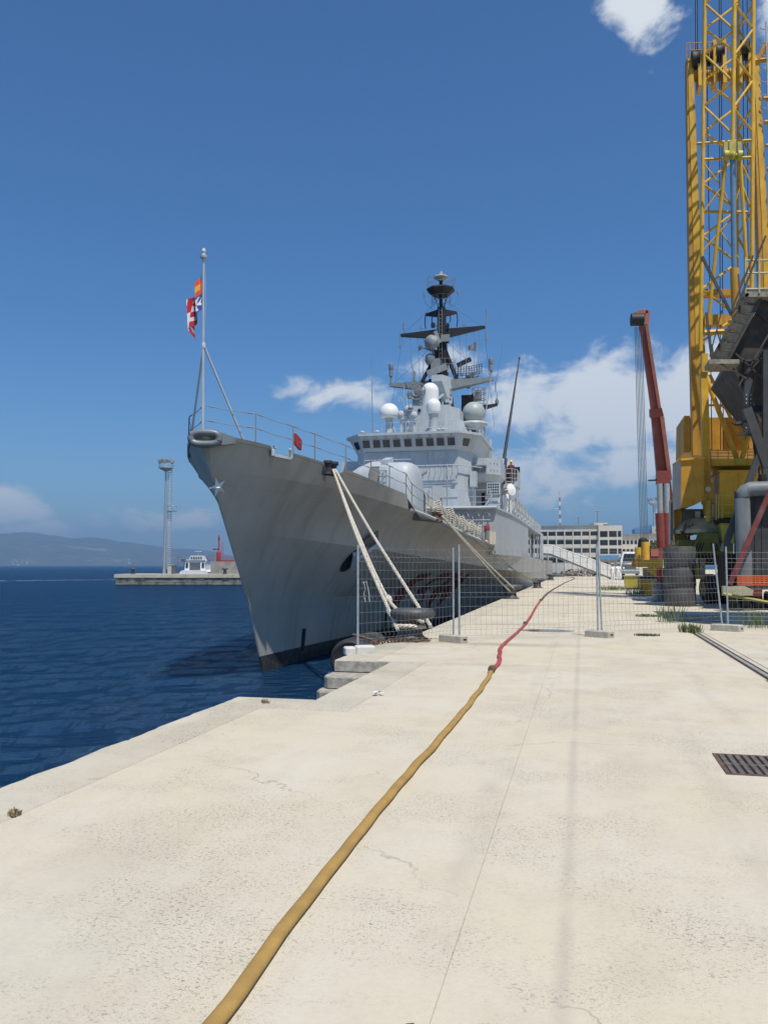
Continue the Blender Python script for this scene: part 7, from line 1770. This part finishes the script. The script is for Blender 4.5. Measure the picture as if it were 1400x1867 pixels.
# orange safety netting strip hung on it
on_ = MB(); x0, x1 = S(1345, 1058, YP - 1.9).x, S(1440, 1058, YP - 1.9).x; z0, z1 = S(1345, 1066, YP - 1.9).z, S(1345, 1050, YP - 1.9).z; yy = YP - 1.9
for k in range(5): z = z0 + (z1 - z0) * k / 4; on_.span((x0, yy - .006, z - .022), (x1, yy + .006, z + .022))
n = int((x1 - x0) / .13)
for k in range(n + 1): x = x0 + (x1 - x0) * k / n; on_.span((x - .02, yy - .009, z0), (x + .02, yy - .007, z1))
tag(on_.build('safety_netting', M['orange'], base=(x0, yy, z0), smooth=0), 'orange plastic safety netting strip at the right edge', 'safety netting')

# ---- red telescopic crane behind
rc = empty('mobile_crane', (6.5, 60, 0)); YK = 60.0
def tele(p, q, w0, w1, m, name, dpt=1.0):
    b = MB(); b.bar(p, q, w0, w0 * dpt, up=(0, 1, 0), w2=w1, h2=w1 * dpt); return b.build(name, m, rc, smooth=0)
top_, k1, k2, k3 = S(1171.5, 592, YK - 2.5), S(1196, 758, YK - 1), S(1208.5, 872, YK), S(1226, 1000, YK + 1.2)
tele(k1.lerp(k2, -.02), top_, .60, .48, M['redboom'], 'inner_boom')
tele(k2, k1, .84, .68, M['redboom'], 'outer_boom'); tele(k3, k2, .84, .84, M['redboom'], 'boom_foot')
sd = Vector((1, 0, -.25)).normalized()
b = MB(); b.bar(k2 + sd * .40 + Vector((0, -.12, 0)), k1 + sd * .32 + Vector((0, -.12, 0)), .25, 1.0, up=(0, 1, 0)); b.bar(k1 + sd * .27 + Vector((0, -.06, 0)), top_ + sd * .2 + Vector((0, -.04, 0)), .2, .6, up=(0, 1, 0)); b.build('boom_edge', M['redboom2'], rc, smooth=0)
for i in range(4):
    p = k1.lerp(top_, -.012 + i * .022); tele(p, p + (top_ - k1).normalized() * .16, 0.84 - i * .03, .86 - i * .03, M['redboom'], 'collar', 1.05)
b = MB(); b.lathe(S(1161, 583, YK - 2.7), [(.1, -.42), (.42, -.4), (.42, .4), (.1, .42)], 18, axis=(1, .15, 0)); b.build('head_sheave', M['black'], rc)
b = MB(); b.bar(S(1156, 574, YK - 2.4), S(1180, 569, YK - 2.4), .5, .25); b.bar(S(1178, 598, YK - 2.4), S(1180, 568, YK - 2.4), .28, .5); b.path([S(1160, 570, YK - 2.4), S(1164, 565, YK - 2.4), S(1172, 564, YK - 2.4), S(1178, 568, YK - 2.4)], .04, 5); b.tube(S(1152, 580, YK - 2.7), S(1160, 582, YK - 2.7), .06, 6); b.build('boom_head', M['redboom2'], rc, smooth=0)
for i in range(6):
    b = MB(); b.tube(S(1156.5 + i * 2.6, 596, YK - 2.6), S(1167 + i * 2.75, 985, YK - 2.6), .022, 5); b.build('hoist_rope', M['darkgrey'], rc)
b = MB(); b.lathe(S(1172, 1006, YK - 2.6), [(.08, -.75), (.3, -.5), (.38, .2), (.3, .8), (.1, .95)], 12); b.build('hook_block', M['black'], rc)
b = rect(MB(), 1197, 858, 1222, 882, YK - 1.0, 1.0); b.build('cylinder_bracket', M['redboom'], rc, smooth=0)
b = MB(); b.tube(S(1181, 876, YK - .8), S(1199, 875, YK - .8), .07, 6); b.build('side_pin', M['black'], rc)
for (xa, xb) in ((1202, 1206.5), (1214.5, 1217)):
    b = MB(); b.tube(S(xa, 882, YK - .9), S(xa + 1.3, 940, YK - .9), .20, 12); b.build('piston_rod', M['galv'], rc)
    b = MB(); b.tube(S(xa + 1.2, 936, YK - .9), S(xb, 1012, YK - .9), .33, 12); b.build('lift_cylinder', M['redboom'], rc)
b = rect(MB(), 1183, 999, 1232, 1020, YK - 1.6, 3.5); b.build('superstructure', M['redboom'], rc, smooth=0)
b = rect(MB(), 1186, 1001, 1200, 1014, YK - 1.68, .06); b.build('panel', M['redboom2'], rc, smooth=0)
b = MB(); b.span((S(1180, 1020, YK - 2).x, YK - 2, .75), (S(1262, 1020, YK - 2).x, YK + 3, 1.45)); b.build('carrier', M['black'], rc, smooth=0)
for x in (1190, 1215, 1240): c = S(x, 1050, YK - 2); b = MB(); b.lathe((c.x, YK - 1.9, .55), [(.2, -.2), (.5, -.2), (.55, -.1), (.55, .1), (.5, .2), (.2, .2)], 18, axis=(0, 1, 0)); b.build('wheel', M['rubber'], rc)
tag(rc, 'red telescopic mobile crane with raised boom and hanging hoist ropes', 'crane')
# ---- yellow outrigger frame in front of the red crane
of = empty('outrigger_frame', (4.4, 49, 0)); YO = 49.0
b = quad_box(MB(), [(1166, 1021), (1208, 1020), (1208, 1049), (1203, 1050), (1181, 1034), (1166, 1034)], YO, .7); b.build('arm', M['crane'], of, smooth=0)
b = quad_box(MB(), [(1181, 1036), (1198, 1046), (1204, 1051), (1193, 1051), (1180, 1042)], YO - .25, .25); b.build('gusset', M['crane'], of, smooth=0)
b = rect(MB(), 1152, 1022, 1166, 1034, YO + .6, .6); b.build('arm_end', M['crane2'], of, smooth=0)
for x, y0, r_, yy in ((1162.5, 998, .17, YO + 1), (1176, 988, .22, YO + .4)):
    b = MB(); b.tube(S(x, y0, yy), S(x, 1022, yy), r_, 14); b.build('jack_post', M['crane'], of)
b = MB(); b.tube(S(1205, 1036, YO - .1), S(1201, 1052, YO - .1), .05, 6); b.build('pin', M['black'], of)
b = MB(); b.span((S(1168, 1040, YO).x, YO + .8, .35), (S(1212, 1040, YO).x, YO + 3.2, 1.0)); b.build('underframe', M['black'], of, smooth=0)
for x in (1172, 1186, 1202): c = S(x, 1060, YO + 1.4); b = MB(); b.lathe((c.x, YO + 1.4, .45), [(.15, -.2), (.42, -.2), (.45, 0), (.42, .2), (.15, .2)], 16, axis=(1, 0, 0)); b.build('wheel', M['rubber'], of)
tag(of, 'yellow steel outrigger frame with two upright jacks left of the rubber stack', 'outrigger')
# ---- white lorry behind
wl_ = empty('white_lorry', (5.0, 97, 0)); YW = 97.0
xa, xb = S(1131, 1020, YW).x, S(1166, 1020, YW).x
b = MB(); b.prism([(xa, YW, .9), (xb, YW, .9), (xb, YW, 2.2), (xb - .25, YW + .3, 3.15), (xa + .25, YW + .3, 3.15), (xa, YW, 2.2)], [(xa, YW + 2, .9), (xb, YW + 2, .9), (xb, YW + 2, 2.2), (xb - .2, YW + 2, 3.2), (xa + .2, YW + 2, 3.2), (xa, YW + 2, 2.2)]); cb = b.build('cab', M['white'], wl_, smooth=0)
b = MB(); b.prism([(xa + .2, YW - .02, 2.1), (xb - .2, YW - .02, 2.1), (xb - .4, YW + .22, 2.95), (xa + .4, YW + .22, 2.95)], [(xa + .2, YW + .05, 2.1), (xb - .2, YW + .05, 2.1), (xb - .4, YW + .3, 2.95), (xa + .4, YW + .3, 2.95)]); b.build('windscreen', M['winglass'], cb, smooth=0)
b = MB(); b.span((xa + .1, YW - .05, 1.2), (xb - .1, YW - .01, 1.75)); b.build('grille', M['darkgrey'], cb, smooth=0)
b = MB(); b.span((xa + .05, YW - .12, .7), (xb - .05, YW - .02, 1.0)); b.build('bumper', M['midgrey'], wl_, smooth=0)
for x in (xa + .3, xb - .3):
    b = MB(); b.lathe((x, YW - .02, 1.35), [(.12, 0), (.12, .03), (0, .04)], 12, axis=(0, -1, 0)); b.build('headlight', M['paper'], wl_)
    b = MB(); b.lathe((x, YW + .9, .5), [(.2, -.16), (.47, -.16), (.5, 0), (.47, .16), (.2, .16)], 18, axis=(1, 0, 0)); b.build('wheel', M['rubber'], wl_)
b = MB(); b.span((xa - .05, YW + 2.05, 1.0), (xb + .05, YW + 8, 2.3)); b.build('load_bed', M['midgrey'], wl_, smooth=0)
b = MB()
for z in (2.6, 3.0): b.tube((xa, YW + 2.2, z), (xa, YW + 8, z), .04, 5); b.tube((xb, YW + 2.2, z), (xb, YW + 8, z), .04, 5)
b.build('side_rails', M['white'], wl_)
tag(wl_, 'white lorry parked behind the two sailors', 'lorry')

# =================================================================== PEOPLE
def person_mat(name, shirt, trousers, skin=(.42, .24, .17), sleeve=.0):
    m, t, b = base_mat(name); c = t.nodes.new('ShaderNodeTexCoord'); sp = t.nodes.new('ShaderNodeSeparateXYZ'); t.links.new(c.outputs['Object'], sp.inputs[0])
    z = sp.outputs[2]
    k = mix_col(t, ramp(t, z, .93, .935), trousers, shirt); k = mix_col(t, ramp(t, z, 1.47, 1.475), k, skin)
    arm = ramp(t, math_node(t, 'ABSOLUTE', sp.outputs[0]), .235, .24); low = math_node(t, 'SUBTRACT', 1.0, ramp(t, z, 1.17, 1.175))
    if sleeve: k = mix_col(t, math_node(t, 'MULTIPLY', arm, low), k, skin)
    k = mix_col(t, math_node(t, 'SUBTRACT', 1.0, ramp(t, z, .075, .08)), k, (.72, .72, .7))
    t.links.new(k, b.inputs['Base Color']); b.inputs['Roughness'].default_value = .8; return m
def person(loc, rz, label, m, hat, lift=False, hgt=1.0):
    # one continuous skin over a posed skeleton, metres, facing -Y
    J = {'pelvis': ((0, 0, .96), .135), 'waist': ((0, 0, 1.10), .125), 'chest': ((0, -.01, 1.30), .15), 'neck': ((0, 0, 1.49), .058), 'chin': ((0, -.02, 1.58), .075), 'head': ((0, -.01, 1.67), .095), 'crown': ((0, 0, 1.76), .065),
         'shl': ((.18, 0, 1.40), .07), 'ell': ((.26, .03, 1.15), .048), 'wrl': ((.27, -.06, .92), .034), 'hal': ((.27, -.09, .83), .036),
         'shr': ((-.18, 0, 1.40), .07), 'elr': ((-.27, .03, 1.15), .048), 'wrr': ((-.28, -.05, .92), .034), 'har': ((-.28, -.08, .83), .036),
         'hipl': ((.10, 0, .90), .10), 'knl': ((.11, -.02, .50), .065), 'anl': ((.12, .03, .10), .045), 'tol': ((.14, -.16, .04), .04),
         'hipr': ((-.10, 0, .90), .10), 'knr': ((-.11, -.01, .50), .065), 'anr': ((-.13, .03, .10), .045), 'tor': ((-.16, -.16, .04), .04)}
    if lift: J['elr'] = ((-.34, -.16, 1.36), .048); J['wrr'] = ((-.42, -.38, 1.50), .034); J['har'] = ((-.44, -.47, 1.53), .034)
    E_ = [('pelvis', 'waist'), ('waist', 'chest'), ('chest', 'neck'), ('neck', 'chin'), ('chin', 'head'), ('head', 'crown'), ('chest', 'shl'), ('shl', 'ell'), ('ell', 'wrl'), ('wrl', 'hal'), ('chest', 'shr'), ('shr', 'elr'), ('elr', 'wrr'), ('wrr', 'har'),
          ('pelvis', 'hipl'), ('hipl', 'knl'), ('knl', 'anl'), ('anl', 'tol'), ('pelvis', 'hipr'), ('hipr', 'knr'), ('knr', 'anr'), ('anr', 'tor')]
    ks = list(J); me = bpy.data.meshes.new('person'); me.from_pydata([J[k][0] for k in ks], [(ks.index(a), ks.index(c)) for a, c in E_], [])
    o = bpy.data.objects.new('person', me); col.objects.link(o); sk = o.modifiers.new('skin', 'SKIN'); sk.use_smooth_shade = True
    for i, k in enumerate(ks):
        v = me.skin_vertices[0].data[i]; v.radius = (J[k][1], J[k][1]); v.use_root = (k == 'pelvis')
    sb = o.modifiers.new('sub', 'SUBSURF'); sb.levels = 2; sb.render_levels = 2
    me.materials.append(m); o.location = loc; o.rotation_euler = (0, 0, rz); o.scale = (hgt,) * 3
    ORIGIN[o.name] = Vector((0, 0, 0))
    b = MB()
    if hat == 'cap':
        b.lathe((0, -.005, 1.70), [(.10, 0), (.102, .045), (.135, .075), (.14, .09), (.11, .105), (0, .115)], 18); ob = b.build('cap', M['cloth'], o, smooth=50)
        b = MB(); b.lathe((0, -.05, 1.695), [(.02, 0), (.105, .0), (.11, .012), (.02, .02)], 16); b.build('peak', M['cap_black'], ob)
    else:
        b.lathe((0, -.005, 1.69), [(.135, 0), (.12, .02), (.115, .06), (.09, .11), (.04, .14), (0, .145)], 18); b.build('helmet', mat('yellow_helmet', (.8, .55, .03), .4, var=.05), o, smooth=60)
    # eyes, nose and mouth
    b = MB()
    for sx in (-.035, .035): b.lathe((sx, -.098, 1.665), [(.012, 0), (.006, .006), (0, .007)], 8, axis=(0, -1, 0))
    b.box((0, -.095, 1.595), (.045, .012, .01)); b.build('eyes', M['cap_black'], o)
    b = MB(); b.prism([(-.014, -.092, 1.625), (.014, -.092, 1.625), (0, -.09, 1.67)], [(-.008, -.118, 1.628), (.008, -.118, 1.628), (0, -.098, 1.668)]); b.build('nose', M['skin'], o)
    # hands: palm with five bent fingers
    for nm, sgn in (('hal', 1), ('har', -1)):
        p = Vector(J[nm][0]); w = Vector(J['wrl' if sgn > 0 else 'wrr'][0]); d = (p - w).normalized(); sd = Vector((0, 1, 0)) if not (lift and sgn < 0) else Vector((.3, 0, 1)).normalized(); nn2 = d.cross(sd).normalized(); b = MB()
        for k in range(4):
            q0 = p + sd * (-.03 + .02 * k); ln = (.065, .075, .07, .055)[k]; b.path([q0 - d * .03, q0 + d * ln * .5, q0 + d * ln * .9 + nn2 * .018 * sgn], .009, 5)
        b.path([p - sd * .035 - d * .05, p - sd * .06 - d * .01, p - sd * .062 + d * .03], .010, 5); b.build('fingers', M['skin'], o)
    return tag(o, label, 'person')
uni = person_mat('white_uniform', (.80, .80, .80), (.80, .80, .80), sleeve=1)
g1 = sight(1117, 1056, Z=0); Ys = 82.0
pa_ = sight(1116.5, 1050, Y=Ys); pb_ = sight(1127, 1050, Y=Ys - 1)
person((pa_.x, Ys, .003), R(35), 'sailor in white uniform on the quay, partly behind the other sailor', uni, 'cap', hgt=1.02)
person((pb_.x, Ys - 1, .003), R(20), 'sailor in white uniform with one arm raised, beside the parked lorry', uni, 'cap', lift=True, hgt=1.04)
person((-4.92, 56.1, 4.955), R(115), 'sailor in white uniform standing at the ship rail beside the launcher', uni, 'cap', hgt=1.02)
person((-4.85, 59.3, 7.405), R(20), 'worker in brown clothing and yellow helmet on the lookout platform', person_mat('brown_overalls', (.10, .03, .02), (.10, .04, .03)), 'helmet', hgt=.98)
HAZE = 1.05e-4

# =================================================================== AIR
hz = MB(); hz.span((-19800, -1500, -8), (19800, 19800, 860))
m, t, b = base_mat('sea_haze'); t.nodes.remove(b)
pv = t.nodes.new('ShaderNodeVolumePrincipled'); pv.inputs['Color'].default_value = (.42, .68, 1.0, 1); pv.inputs['Density'].default_value = HAZE; pv.inputs['Anisotropy'].default_value = .2
t.links.new(pv.outputs[0], t.nodes['Material Output'].inputs['Volume'])
hob = hz.build('haze', m, smooth=0); tag(hob, 'thin sea haze over the strait and harbour', 'haze', kind='stuff')
